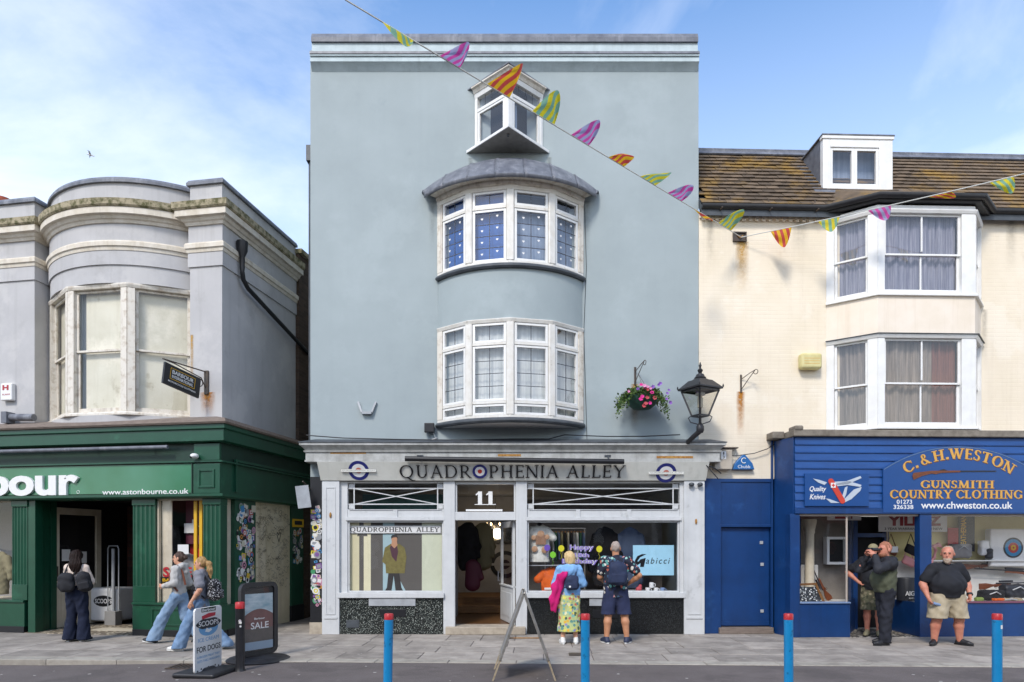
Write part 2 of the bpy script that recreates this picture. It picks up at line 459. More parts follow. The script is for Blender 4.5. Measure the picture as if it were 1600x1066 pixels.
def stain(name, col, strength=0.8, horizontal=False):
 """a run of rust or dirt: strongest at the top of its sheet, gone at the foot and sides"""
 m = bpy.data.materials.new(name); m.use_nodes = True
 t = m.node_tree; t.nodes.clear(); N = t.nodes.new; K = t.links.new
 o = N('ShaderNodeOutputMaterial'); mixs = N('ShaderNodeMixShader'); tr = N('ShaderNodeBsdfTransparent'); df = N('ShaderNodeBsdfDiffuse')
 df.inputs['Color'].default_value = (*lin(col), 1)
 co = N('ShaderNodeTexCoord'); sp = N('ShaderNodeSeparateXYZ'); K(co.outputs['Generated'], sp.inputs['Vector'])
 ab = N('ShaderNodeMath'); ab.operation = 'SUBTRACT'; ab.inputs[1].default_value = 0.5; K(sp.outputs['X'], ab.inputs[0])
 a2 = N('ShaderNodeMath'); a2.operation = 'ABSOLUTE'; K(ab.outputs[0], a2.inputs[0])
 a3 = N('ShaderNodeMapRange'); a3.inputs['From Min'].default_value = 0.5; a3.inputs['From Max'].default_value = 0.1; K(a2.outputs[0], a3.inputs['Value'])
 zz = N('ShaderNodeMath'); zz.operation = 'POWER'; zz.inputs[1].default_value = 1.3; K(sp.outputs['Z'], zz.inputs[0])
 nn = N('ShaderNodeTexNoise'); nn.inputs['Scale'].default_value = 14; nn.inputs['Detail'].default_value = 4; K(co.outputs['Object'], nn.inputs['Vector'])
 nr = N('ShaderNodeMapRange'); nr.inputs['From Min'].default_value = 0.15; nr.inputs['From Max'].default_value = 0.55; K(nn.outputs['Fac'], nr.inputs['Value'])
 m1 = N('ShaderNodeMath'); m1.operation = 'MULTIPLY'; K(a3.outputs['Result'], m1.inputs[0]); K(zz.outputs[0], m1.inputs[1])
 m2 = N('ShaderNodeMath'); m2.operation = 'MULTIPLY'; K(m1.outputs[0], m2.inputs[0]); K(nr.outputs['Result'], m2.inputs[1])
 m3 = N('ShaderNodeMath'); m3.operation = 'MULTIPLY'; m3.inputs[1].default_value = strength; K(m2.outputs[0], m3.inputs[0])
 K(m3.outputs[0], mixs.inputs['Fac']); K(tr.outputs[0], mixs.inputs[1]); K(df.outputs[0], mixs.inputs[2]); K(mixs.outputs[0], o.inputs['Surface'])
 return m
def pattern(name, base, cols, scale=28.0, size=0.42, rough=0.85, base2=None, warp=0.0):
 """cloth or stone with scattered spots of several colours (cells of a Voronoi texture)"""
 m = mat(name, base, rough, base2, scale=9)
 t = m.node_tree; b = t.nodes['Principled BSDF']; N = t.nodes.new; K = t.links.new
 src = b.inputs['Base Color'].links[0].from_socket
 co = N('ShaderNodeTexCoord'); vec = co.outputs['Object']
 if warp:
  nn = N('ShaderNodeTexNoise'); nn.inputs['Scale'].default_value = scale * 0.9; K(vec, nn.inputs['Vector'])
  vm = N('ShaderNodeVectorMath'); vm.operation = 'MULTIPLY_ADD'; vm.inputs[1].default_value = (warp,) * 3
  K(nn.outputs['Color'], vm.inputs[0]); K(vec, vm.inputs[2]); vec = vm.outputs['Vector']
 vo = N('ShaderNodeTexVoronoi'); vo.inputs['Scale'].default_value = scale; K(vec, vo.inputs['Vector'])
 ls = N('ShaderNodeMath'); ls.operation = 'LESS_THAN'; ls.inputs[1].default_value = size; K(vo.outputs['Distance'], ls.inputs[0])
 sp = N('ShaderNodeSeparateColor'); K(vo.outputs['Color'], sp.inputs['Color'])
 rp = N('ShaderNodeValToRGB'); rp.color_ramp.interpolation = 'CONSTANT'
 for i, c in enumerate(cols):
  e = rp.color_ramp.elements[i] if i < 2 else rp.color_ramp.elements.new(i / len(cols))
  e.position = i / len(cols); e.color = (*lin(c), 1)
 K(sp.outputs['Red'], rp.inputs['Fac'])
 mixn = N('ShaderNodeMixRGB'); K(ls.outputs[0], mixn.inputs['Fac']); K(src, mixn.inputs['Color1']); K(rp.outputs['Color'], mixn.inputs['Color2'])
 K(mixn.outputs['Color'], b.inputs['Base Color'])
 return m
def brickbump(m, bw=0.225, bh=0.075, strength=0.35, depth=0.012, mortar=None, cols=None, axis='XZ'):
 """courses of brick pressed into a painted wall; with cols, bare brick and mortar"""
 t = m.node_tree; b = t.nodes['Principled BSDF']; N = t.nodes.new; K = t.links.new
 co = N('ShaderNodeTexCoord'); sp = N('ShaderNodeSeparateXYZ'); cb = N('ShaderNodeCombineXYZ'); K(co.outputs['Object'], sp.inputs['Vector'])
 ad = N('ShaderNodeMath'); ad.operation = 'ADD'; K(sp.outputs['X'], ad.inputs[0]); K(sp.outputs['Y'], ad.inputs[1])
 K(ad.outputs[0], cb.inputs['X']); K(sp.outputs['Z'], cb.inputs['Y'])
 br = N('ShaderNodeTexBrick'); br.inputs['Scale'].default_value = 1.0; br.inputs['Brick Width'].default_value = bw; br.inputs['Row Height'].default_value = bh
 br.inputs['Mortar Size'].default_value = 0.007; br.inputs['Mortar Smooth'].default_value = 0.6; br.inputs['Bias'].default_value = 0
 K(cb.outputs['Vector'], br.inputs['Vector'])
 if cols:
  br.inputs['Color1'].default_value = (*lin(cols[0]), 1); br.inputs['Color2'].default_value = (*lin(cols[1]), 1); br.inputs['Mortar'].default_value = (*lin(cols[2]), 1)
  mm = N('ShaderNodeMixRGB'); mm.blend_type = 'MULTIPLY'; mm.inputs['Fac'].default_value = 0.6
  src = b.inputs['Base Color'].links[0].from_socket
  K(br.outputs['Color'], mm.inputs['Color1']); K(src, mm.inputs['Color2']); K(mm.outputs['Color'], b.inputs['Base Color'])
 inv = N('ShaderNodeMath'); inv.operation = 'SUBTRACT'; inv.inputs[0].default_value = 1.0; K(br.outputs['Fac'], inv.inputs[1])
 bp = N('ShaderNodeBump'); bp.inputs['Strength'].default_value = strength; bp.inputs['Distance'].default_value = depth
 K(inv.outputs[0], bp.inputs['Height'])
 if b.inputs['Normal'].links: K(b.inputs['Normal'].links[0].from_socket, bp.inputs['Normal'])
 K(bp.outputs['Normal'], b.inputs['Normal'])
 return m

def wear(m, col, scale=2.0, lo=0.55, hi=0.68, amt=0.6, stretch=(1, 1, 1), rough=None):
 """patches of another tone with a shape of their own: repairs, stains, scuffs, chipped paint"""
 t = m.node_tree; b = t.nodes['Principled BSDF']; N = t.nodes.new; K = t.links.new
 src = b.inputs['Base Color'].links[0].from_socket
 ge = N('ShaderNodeNewGeometry'); mp_ = N('ShaderNodeMapping'); mp_.inputs['Scale'].default_value = stretch; K(ge.outputs['Position'], mp_.inputs['Vector'])
 n = N('ShaderNodeTexNoise'); n.inputs['Scale'].default_value = scale; n.inputs['Detail'].default_value = 9; n.inputs['Roughness'].default_value = 0.66; K(mp_.outputs['Vector'], n.inputs['Vector'])
 r = N('ShaderNodeMapRange'); r.inputs['From Min'].default_value = lo; r.inputs['From Max'].default_value = hi; r.inputs['To Max'].default_value = amt; K(n.outputs['Fac'], r.inputs['Value'])
 x = N('ShaderNodeMixRGB'); x.inputs['Color2'].default_value = (*lin(col), 1); K(r.outputs['Result'], x.inputs['Fac']); K(src, x.inputs['Color1']); K(x.outputs['Color'], b.inputs['Base Color'])
 return m
M = {}
M['wall_blue'] = mat('wall_blue', '#9ca7a9', 0.75, '#929d9f', scale=0.8, detail=8, bump=0.12, bscale=90, streak=('#8d999c', 0.22))
M['cornice_blue'] = mat('cornice_blue', '#bccacd', 0.7, '#a9b7ba', scale=4, bump=0.1, streak=('#8d9a9c', 0.5))
M['lead'] = mat('lead', '#73767d', 0.5, '#52555e', scale=5, detail=8, bump=0.25, bscale=25, streak=('#a6a8ad', 0.6))
M['lead_dark'] = mat('lead_dark', '#4c5156', 0.5, '#383d42', scale=6, bump=0.2, bscale=40)
M['white_frame'] = mat('white_frame', '#dedcd6', 0.45, '#cfcabf', scale=6, detail=8, streak=('#a59b8a', 0.35), bump=0.05)
M['white_old'] = mat('white_old', '#d8d2c6', 0.6, '#b3a591', scale=9, detail=10, ramp=(0.5, 0.72), streak=('#8a7a66', 0.75), bump=0.2, bscale=120)
M['white_clean'] = mat('white_clean', '#e6e6e4', 0.4, '#dcdbd6', scale=5, streak=('#c3bfb4', 0.3), bump=0.04)
M['leading'] = flat('leading', '#4c5058', 0.6)
M['soffit'] = mat('soffit', '#a8a59b', 0.8, '#918e85', scale=8, bump=0.1)
M['shop_grey'] = mat('shop_grey', '#cbcdcd', 0.45, '#bfc1c1', scale=3, detail=7, streak=('#9aa0a2', 0.4), bump=0.05)
M['fascia'] = mat('fascia', '#d3d3cb', 0.4, '#c8c8bf', scale=2, detail=6, streak=('#a5a99f', 0.4))
M['cornice_grey'] = mat('cornice_grey', '#b4b5b2', 0.6, '#94948f', scale=6, detail=9, streak=('#6f6f6b', 0.7), bump=0.15)
M['black'] = flat('black', '#15161a', 0.45)
M['black_letter'] = flat('black_letter', '#17181c', 0.35)
M['navy'] = flat('navy', '#22286f', 0.45)
M['red'] = flat('red', '#c0392f', 0.45)
M['orange_red'] = flat('orange_red', '#c66a55', 0.5)
M['white'] = flat('white', '#e4e4e2', 0.5)
M['granite'] = pattern('granite', '#1b1e1d', ['#8f978f', '#3d423f', '#2b2f2d', '#5d645f', '#262a28', '#b9bfb6'], scale=70, size=0.40, rough=0.25, base2='#252a28')
M['granite_dark'] = pattern('granite_dark', '#17191a', ['#26292a', '#3d4040', '#1c1f20', '#2d3130'], scale=70, size=0.40, rough=0.22)
M['rust'] = mat('rust', '#8a5a2b', 0.9, '#b98f4a', scale=30, detail=6)
M['step_stone'] = mat('step_stone', '#b5aa97', 0.8, '#94897a', scale=6, detail=8, bump=0.2)
M['glass'] = glass('glass', boost=1.0, base=0.012)
M['glass_up'] = glass('glass_up', boost=1.4, base=0.05)
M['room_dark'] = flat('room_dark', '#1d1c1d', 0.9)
M['room_grey'] = flat('room_grey', '#8b8a88', 0.8)
M['curtain_white'] = mat('curtain_white', '#cfd3d2', 0.9, '#aab1b2', scale=2, stretch=(9, 9, 0.3), bump=0.05)
M['curtain_blue'] = mat('curtain_blue', '#1b5aa6', 0.8, '#154a8e', scale=1.2)  # sky mirrored in the upper bow panes, painted as a blue sheet
M['curtain_pale'] = mat('curtain_pale', '#8d9bb0', 0.9, '#6d7c94', scale=2, stretch=(9, 9, 0.4))
M['wood_floor'] = mat('wood_floor', '#6d4a28', 0.35, '#4c321b', scale=3, stretch=(1, 8, 1), detail=6)
M['wood'] = mat('wood', '#8a6338', 0.55, '#6d4a28', scale=4, stretch=(1, 1, 8))

wear(M['wall_blue'], '#a5b0b2', .55, .54, .62, .4); wear(M['wall_blue'], '#828f93', 1.7, .60, .76, .35); wear(M['wall_blue'], '#6f797b', 9, .70, .76, .45)
wear(M['shop_grey'], '#8f9190', 4, .60, .72, .5); wear(M['fascia'], '#a9a79b', 2.2, .58, .72, .5); wear(M['white_frame'], '#a39a8a', 7, .62, .72, .6)
# ------------------------------------------------------------------ soft solids: smooth unions of tapered limbs, meshed with surface nets
class Soft:
 def __init__(s, vox=0.012, k=0.02):
  s.vox = vox; s.k = k; s.p = []; s.cuts = []; s.noise = None
 def limb(s, a, b, ra, rb, flat=(1, 1, 1), k=None, sub=False):
  s.p.append(('l', np.array(a, float), np.array(b, float), ra, rb, np.array(flat, float), s.k if k is None else k, sub)); return s
 def chain(s, pts, rs, flat=(1, 1, 1), k=None):
  for i in range(len(pts) - 1): s.limb(pts[i], pts[i + 1], rs[i], rs[i + 1], flat, k)
  return s
 def ell(s, c, r, k=None, sub=False, rot=None):
  s.p.append(('e', np.array(c, float), np.array(r, float), rot, s.k if k is None else k, sub)); return s
 def rbox(s, c, h, rad=0.02, k=None, sub=False, rot=None):
  s.p.append(('b', np.array(c, float), np.array(h, float), rad, rot, s.k if k is None else k, sub)); return s
 def cut(s, n, d):
  """keep the side where n.p < d"""
  s.cuts.append((np.array(n, float), d)); return s
 def _bounds(s):
  lo = []; hi = []
  for q in s.p:
   if q[0] == 'l':
    r = max(q[3], q[4]) * np.maximum(q[5], 1)
    lo.append(np.minimum(q[1], q[2]) - r); hi.append(np.maximum(q[1], q[2]) + r)
   else:
    r = q[2] if (q[3 if q[0] == 'e' else 4] is None) else np.full(3, np.linalg.norm(q[2]))
    if q[0] == 'b': r = r + 0.01
    lo.append(q[1] - r); hi.append(q[1] + r)
  m = 3 * s.vox + 0.02
  return np.min(lo, 0) - m, np.max(hi, 0) + m
 def mesh(s):
  lo, hi = s._bounds(); v = s.vox
  n = np.ceil((hi - lo) / v).astype(int) + 1
  ax = [lo[i] + v * np.arange(n[i]) for i in range(3)]
  d = np.full(n, 0.2, dtype=np.float32)
  for q in s.p:
   if q[0] == 'l':
    r = max(q[3], q[4]) * np.maximum(q[5], 1); a_, b_ = np.minimum(q[1], q[2]) - r, np.maximum(q[1], q[2]) + r; k = q[6]; sub = q[7]
   elif q[0] == 'e':
    r = q[2] if q[3] is None else np.full(3, np.linalg.norm(q[2])); a_, b_ = q[1] - r, q[1] + r; k = q[4]; sub = q[5]
   else:
    r = q[2] if q[4] is None else np.full(3, np.linalg.norm(q[2])); a_, b_ = q[1] - r, q[1] + r; k = q[5]; sub = q[6]
   pad = k + 3 * v
   i0 = np.clip(np.floor((a_ - pad - lo) / v).astype(int), 0, n - 1); i1 = np.clip(np.ceil((b_ + pad - lo) / v).astype(int) + 1, 1, n)
   if np.any(i1 <= i0): continue
   X, Y, Z = np.meshgrid(ax[0][i0[0]:i1[0]], ax[1][i0[1]:i1[1]], ax[2][i0[2]:i1[2]], indexing='ij')
   P = np.stack([X, Y, Z], -1)
   if q[0] == 'l':
    fl = q[5]; A = q[1] / fl; Bv = q[2] / fl; Pq = P / fl; ab = Bv - A
    t = np.clip(((Pq - A) @ ab) / max(ab @ ab, 1e-9), 0, 1)
    e = np.linalg.norm(Pq - A - t[..., None] * ab, axis=-1) - (q[3] + (q[4] - q[3]) * t)
    e = e * min(fl)
   elif q[0] == 'e':
    Pq = P - q[1]
    if q[3] is not None: Pq = Pq @ np.array(q[3])
    k0 = np.linalg.norm(Pq / q[2], axis=-1); k1 = np.linalg.norm(Pq / q[2] ** 2, axis=-1)
    e = np.where(k1 > 1e-6, k0 * (k0 - 1) / np.maximum(k1, 1e-6), -min(q[2]))
   else:
    Pq = P - q[1]
    if q[4] is not None: Pq = Pq @ np.array(q[4])
    w_ = np.abs(Pq) - (q[2] - q[3])
    e = np.linalg.norm(np.maximum(w_, 0), axis=-1) + np.minimum(np.max(w_, -1), 0) - q[3]
   sl = (slice(i0[0], i1[0]), slice(i0[1], i1[1]), slice(i0[2], i1[2]))
   o = d[sl]
   if sub: d[sl] = np.maximum(o, -e)
   elif k > 0:
    h = np.clip(0.5 + 0.5 * (o - e) / k, 0, 1); d[sl] = o * (1 - h) + e * h - k * h * (1 - h)
   else: d[sl] = np.minimum(o, e)
  if s.noise or s.cuts:
   X, Y, Z = np.meshgrid(*ax, indexing='ij')
  if s.noise:
   band = np.abs(d) < 0.06
   amp, fx, fy, fz, seed = s.noise
   x, y, z = X[band] * fx + seed, Y[band] * fy + seed * 1.7, Z[band] * fz
   # fold-like waves that wander
   q1 = np.sin(x + 1.3 * np.sin(z * 0.7 + y) + seed) * np.sin(z * 0.9 + 0.8 * np.sin(x * 0.6) + y)
   q2 = np.sin(2.3 * x + 1.1 * z + 2.0 * np.sin(y * 1.3 + z * 0.5)) * 0.5 + np.sin(3.1 * z - 1.7 * y + 1.5 * np.sin(x * 1.1)) * 0.4
   d[band] = d[band] - amp * (q1 + q2)
  for nrm, dd in s.cuts:
   d = np.maximum(d, X * nrm[0] + Y * nrm[1] + Z * nrm[2] - dd)
  d[0] = d[-1] = 0.2; d[:, 0] = d[:, -1] = 0.2; d[:, :, 0] = d[:, :, -1] = 0.2
  return surface_net(d, lo, v)
 def build(s, name, mt, parent, post=None):
  V, F = s.mesh()
  if post is not None: V = post(V)
  me = bpy.data.meshes.new(name)
  me.vertices.add(len(V)); me.vertices.foreach_set('co', V.astype(np.float32).ravel())
  me.loops.add(F.size); me.loops.foreach_set('vertex_index', F.ravel().astype(np.int32))
  me.polygons.add(len(F)); me.polygons.foreach_set('loop_start', np.arange(0, F.size, 4, dtype=np.int32))
  me.polygons.foreach_set('use_smooth', np.ones(len(F), bool))
  me.update(calc_edges=True); me.validate()
  me.materials.append(mt)
  o = bpy.data.objects.new(name, me); COL.objects.link(o)
  if parent is not None: o.parent = parent
  return o
def surface_net(d, lo, v):
 ins = d < 0
 c = np.zeros(np.array(d.shape) - 1, np.uint8)
 for dx in (0, 1):
  for dy in (0, 1):
   for dz in (0, 1):
    c += ins[dx:dx + c.shape[0], dy:dy + c.shape[1], dz:dz + c.shape[2]]
 act = (c > 0) & (c < 8)
 idx = -np.ones(c.shape, np.int64); I = np.argwhere(act); idx[act] = np.arange(len(I))
 acc = np.zeros((len(I), 3)); cnt = np.zeros(len(I))
 cor = [(a, b, e) for a in (0, 1) for b in (0, 1) for e in (0, 1)]
 for p in cor:
  for k in range(3):
   if p[k]: continue
   q = list(p); q[k] = 1
   da = d[I[:, 0] + p[0], I[:, 1] + p[1], I[:, 2] + p[2]]; db = d[I[:, 0] + q[0], I[:, 1] + q[1], I[:, 2] + q[2]]
   m = (da < 0) != (db < 0)
   t = np.where(m, da / np.where(m, da - db, 1), 0)
   pt = np.tile(np.array(p, float), (len(I), 1)); pt[:, k] = t
   acc[m] += pt[m]; cnt[m] += 1
 V = lo + v * (I + acc / np.maximum(cnt, 1)[:, None])
 F = []
 for k in range(3):
  a, b = (k + 1) % 3, (k + 2) % 3
  s0 = [slice(None)] * 3; s1 = [slice(None)] * 3; s0[k] = slice(0, -1); s1[k] = slice(1, None)
  x0 = ins[tuple(s0)]; x1 = ins[tuple(s1)]
  E = np.argwhere(x0 != x1)
  E = E[(E[:, a] > 0) & (E[:, b] > 0) & (E[:, a] < d.shape[a] - 1) & (E[:, b] < d.shape[b] - 1)]
  fl = x0[E[:, 0], E[:, 1], E[:, 2]]
  def cell(da, db):
   q = E.copy(); q[:, a] -= da; q[:, b] -= db; return idx[q[:, 0], q[:, 1], q[:, 2]]
  Q = np.stack([cell(1, 1), cell(0, 1), cell(0, 0), cell(1, 0)], 1)
  Q[~fl] = Q[~fl][:, ::-1]
  F.append(Q)
 F = np.concatenate(F); F = F[(F >= 0).all(1)]
 return V, F
# ------------------------------------------------------------------ ground
M['asphalt'] = mat('asphalt', '#6a625f', 0.9, '#59524f', scale=1.6, detail=9, bump=0.55, bscale=220, ramp=(0.3, 0.75))
M['slab'] = mat('slab', '#a69e94', 0.85, '#7f7870', scale=2.6, detail=9, bump=0.3, bscale=110, rand=0.18)
M['kerb'] = mat('kerb', '#a8a296', 0.85, '#8b857b', scale=4, detail=8, bump=0.35, bscale=140, rand=0.08)
M['grout'] = mat('grout', '#4f4a44', 0.95, '#3f3b36', scale=12, bump=0.3)
M['alley_floor'] = mat('alley_floor', '#7d746b', 0.9, '#5f574f', scale=3, detail=8, bump=0.35, bscale=80)
M['gum'] = flat('gum', '#b9b4ad', 0.9)
M['iron'] = mat('iron', '#3d3936', 0.6, '#5a4a3c', scale=12, bump=0.2)
wear(M['slab'], '#5f5953', 1.1, .53, .68, .6); wear(M['slab'], '#c9c1b4', 2.3, .60, .72, .5); wear(M['asphalt'], '#4a4442', .9, .52, .62, .55); wear(M['asphalt'], '#857c77', 3.5, .60, .72, .5); wear(M['kerb'], '#6a645c', 2.5, .55, .7, .6)
# flecks of pale grit in the asphalt
t_ = M['asphalt'].node_tree; b_ = t_.nodes['Principled BSDF']; src_ = b_.inputs['Base Color'].links[0].from_socket
co_ = t_.nodes.new('ShaderNodeTexCoord'); vo_ = t_.nodes.new('ShaderNodeTexVoronoi'); vo_.inputs['Scale'].default_value = 75
ls_ = t_.nodes.new('ShaderNodeMath'); ls_.operation = 'LESS_THAN'; ls_.inputs[1].default_value = 0.16
mx_ = t_.nodes.new('ShaderNodeMixRGB'); mx_.inputs['Color2'].default_value = (*lin('#8a8481'), 1)
t_.links.new(co_.outputs['Object'], vo_.inputs['Vector']); t_.links.new(vo_.outputs['Distance'], ls_.inputs[0]); t_.links.new(ls_.outputs[0], mx_.inputs['Fac'])
t_.links.new(src_, mx_.inputs['Color1']); t_.links.new(mx_.outputs['Color'], b_.inputs['Base Color'])

def road_z(x):
 return -0.012 - 0.078 * (1 - min(max((x + 7.0) / 4.0, 0), 1))
mb = MB()
xs = [-300, -60, -20, -10, -7] + [-7 + 0.5 * i for i in range(1, 9)] + [0, 10, 20, 60, 300]
ys = [-300, -60, -20, -12, -8, -5, -3, 0, 5, 30, 300]
for i, x in enumerate(xs):
 for y in ys: mb.v.append((x, y, road_z(x)))
for i in range(len(xs) - 1):
 for j in range(len(ys) - 1):
  a = i * len(ys) + j
  mb.f.append([a, a + len(ys), a + len(ys) + 1, a + 1]); mb.m.append(0)
road = tag(mb.build('road', M['asphalt'], smooth='all'), kind='structure')
# pavement: grout bed with single slabs and kerb stones laid on it
pave = MB().box(-16, 16, 0.02, 4.6, -0.2, -0.022).build('pavement', M['grout'])
tag(pave, kind='structure'); pave.location = (0, -3.22, 0); pave.rotation_euler = (0, 0, R(-2.47))
def slab(x0, x1, y0, y1, name, m, th=0.06):
 g = 0.005; j = lambda: rnd.uniform(-0.002, 0.002); c = 0.008
 z = rnd.uniform(-0.003, 0.002); tx = rnd.uniform(-0.0015, 0.0015)
 b = MB(); x0 += g; x1 -= g; y0 += g; y1 -= g
 lo = [(x0, y0, -th), (x1, y0, -th), (x1, y1, -th), (x0, y1, -th)]
 mid = [(x0, y0, z - c), (x1, y0, z - c + tx), (x1, y1, z - c + tx), (x0, y1, z - c)]
 top = [(x0 + c, y0 + c, z), (x1 - c, y0 + c, z + tx), (x1 - c, y1 - c, z + tx), (x0 + c, y1 - c, z)]
 b._add(lo + mid + top, [(3, 2, 1, 0)] + [(i, (i + 1) % 4, 4 + (i + 1) % 4, 4 + i) for i in range(4)] + [(4 + i, 4 + (i + 1) % 4, 8 + (i + 1) % 4, 8 + i) for i in range(4)] + [(8, 9, 10, 11)])
 return b.build(name, m, pave, fix=False)
x = -15.0
while x < 14.5:
 w_ = rnd.uniform(0.8, 1.15); slab(x, x + w_, 0.0, 0.27, 'kerb_stone', M['kerb'], 0.16); x += w_
rows = [0.27, 0.92, 1.55, 2.25, 3.0, 3.75, 4.5]
for r_ in range(len(rows) - 1):
 x = -13.0 + rnd.random()
 while x < 13.0:
  w_ = rnd.choice([0.62, 0.75, 0.9, 0.95, 1.1, 1.25])
  slab(x, x + w_, rows[r_], rows[r_ + 1], 'paving_slab', M['slab']); x += w_
alley = MB().box(-6.6, -3.7, 1.0, 14, -0.1, -0.004).build('alley_path', M['alley_floor']); tag(alley, kind='structure')
# inspection cover in the pavement, drain grate at the left kerb, trodden chewing gum
gx, gy = ground_at(905, 1023)
o = MB().box(-0.16, 0.16, -0.13, 0.13, 0.003, 0.009).build('inspection_cover', M['iron']); o.location = (gx, gy, 0); o.rotation_euler = (0, 0, R(-2.5))
tag(o, 'small dark metal inspection cover set in the paving before the shop', 'cover')
gx, gy = ground_at(305, 1046, -0.08)
dr = thing('drain_grate', 'rusty dark drain grate in the road by the left kerb', 'drain', (gx, gy, road_z(gx)), R(-2.5))
b = MB(); b.box(-0.34, 0.34, -0.2, -0.16, 0.0, 0.012); b.box(-0.34, 0.34, 0.16, 0.2, 0, 0.012); b.box(-0.34, -0.3, -0.158, 0.158, 0, 0.012); b.box(0.3, 0.34, -0.158, 0.158, 0, 0.012)
b.build('frame', M['iron'], dr)
for i in range(9):
 MB().box(-0.27 + i * 0.065, -0.24 + i * 0.065, -0.157, 0.157, 0.001, 0.01).build('slat', M['iron'], dr)
gm = MB()
for i in range(150):
 gx = rnd.uniform(-9, 9); gy = rnd.uniform(-7.5, -1.2); r_ = rnd.uniform(0.012, 0.028)
 z = 0.0045 if gy > -3.2 - 0.043 * gx + 0.05 else road_z(gx) + 0.003
 if abs(gy + 3.2 + 0.043 * gx) < 0.06: continue
 gm.poly([(gx + r_ * math.cos(a) * rnd.uniform(.7, 1.1), gy + r_ * math.sin(a) * rnd.uniform(.7, 1.1), z) for a in [k * math.pi / 4 for k in range(8)]])
tag(gm.build('chewing_gum_spots', M['gum'], fix=False), 'pale flattened spots of chewing gum trodden into road and paving', 'gum', kind='stuff')
# ------------------------------------------------------------------ the tall blue-grey building in the middle
MAIN = thing('shop_building', 'tall pale blue-grey rendered building with bow windows above a grey shopfront numbered 11', 'building')
XL, XR = W.x(485), W.x(1091.5)
ZT = W.z(54)
ZSF = W.z(692, -0.05)            # where the shopfront cornice meets the wall
MB().box(XL, XR, 0, 9, ZSF - 0.65, ZT - 0.3).build('wall', M['wall_blue'], MAIN)
b = MB().box(XL, XL + 0.14, 0.012, 9, 0, ZSF - 0.652); b.box(XR - 0.12, XR, 0.012, 9, 0, ZSF - 0.652)
b.build('side_wall', M['wall_blue'], MAIN)
# cornice, blocking course and coping, each returned round the corners
pth = [(XL + .03, 0), (XR - .02, 0)]
def zc(y, o): return W.z(y, -o)
MB().sweep(pth, [(-0.1, zc(112, 0)), (0.003, zc(112, 0)), (0.03, zc(108, .03)), (0.10, zc(98, .1)), (0.12, zc(96, .12)), (0.12, zc(88, .12)), (0.145, zc(87, .145)), (0.145, zc(84.5, .145)), (-0.1, zc(84.5, .145))]).build('cornice', M['cornice_blue'], MAIN, smooth=30)
MB().sweep(pth, [(-0.1, zc(84.4, .145)), (0.16, zc(84.4, .145)), (0.155, zc(80, .155)), (0.02, zc(78, .06)), (-0.1, zc(78, .06))]).build('lead_flashing', M['lead'], MAIN)
MB().sweep(pth, [(-0.15, zc(77.9, .06)), (0.015, zc(77.9, .06)), (0.015, zc(65, .015)), (-0.15, zc(65, .015))]).build('blocking_course', M['cornice_blue'], MAIN)
MB().sweep(pth, [(-0.35, zc(64.9, .015)), (0.055, zc(64.9, .055)), (0.06, zc(58, .06)), (0.02, ZT), (-0.35, ZT)]).build('coping', M['lead'], MAIN)
# old downpipe and brick edge on the left flank
b = MB(); b.tube([(XL - 0.06, 0.25, 3.4), (XL - 0.06, 0.25, 9.2)], 0.05); b.box(XL - 0.13, XL - 0.002, 0.15, 0.36, 9.2, 9.5)
b.build('downpipe', M['lead_dark'], MAIN, smooth=True)

# --- bow windows
XC = (W.x(685) + W.x(910)) / 2; HWB = (W.x(910) - W.x(685)) / 2; DB = 0.66
RB = (HWB ** 2 + DB ** 2) / (2 * DB); TH = math.asin(HWB / RB)
def arcp(t, ex=0.0):       # t in -1..1 along the bow, ex = extra radius
 a = TH * t; return (XC + (RB + ex) * math.sin(a), -((RB + ex) * math.cos(a) - (RB - DB)))
arcN = [arcp(i / 20 * 2 - 1) for i in range(21)]
V4 = [arcp(t) for t in (-1, -0.5, 0, 0.5, 1)]
zs1 = dict(bot=W.z(411, -DB), tr=[W.z(322.5, -DB)], top=W.z(290, -DB), sill=W.z(419, -DB), rows=[4, 1])
zs2 = dict(bot=W.z(652, -DB), tr=[W.z(628, -DB), W.z(536, -DB)], top=W.z(497, -DB), sill=W.z(660, -DB), rows=[1, 4, 1])
def facet(p, q):
 u = Vector((q[0] - p[0], q[1] - p[1])); L_ = u.length; u /= L_
 return (u.x, u.y), (u.y, -u.x), L_
def heart(c, u, n, s, z):
 pts = []
 for i in range(16):
  t = 2 * math.pi * i / 16
  hx = 16 * math.sin(t) ** 3; hz = 13 * math.cos(t) - 5 * math.cos(2 * t) - 2 * math.cos(3 * t) - math.cos(4 * t)
  pts.append((c[0] + u[0] * hx * s / 16 + n[0] * 0.004, c[1] + u[1] * hx * s / 16 + n[1] * 0.004, z + hz * s / 16))
 return pts
def pane_obj(p0, u, n, a0, a1, b, z0, z1, m, parent, tilt=0.0, name='pane'):
 t1, t2 = rnd.uniform(-tilt, tilt), rnd.uniform(-tilt, tilt)
 def P(a, z, e): return (p0[0] + u[0] * a + n[0] * (b + e), p0[1] + u[1] * a + n[1] * (b + e), z)
 e = [(-t1 - t2), (t1 - t2), (t1 + t2), (-t1 + t2)]
 return MB().poly([P(a0, z0, e[0]), P(a1, z0, e[1]), P(a1, z1, e[2]), P(a0, z1, e[3])]).build(name, m, parent, fix=False)
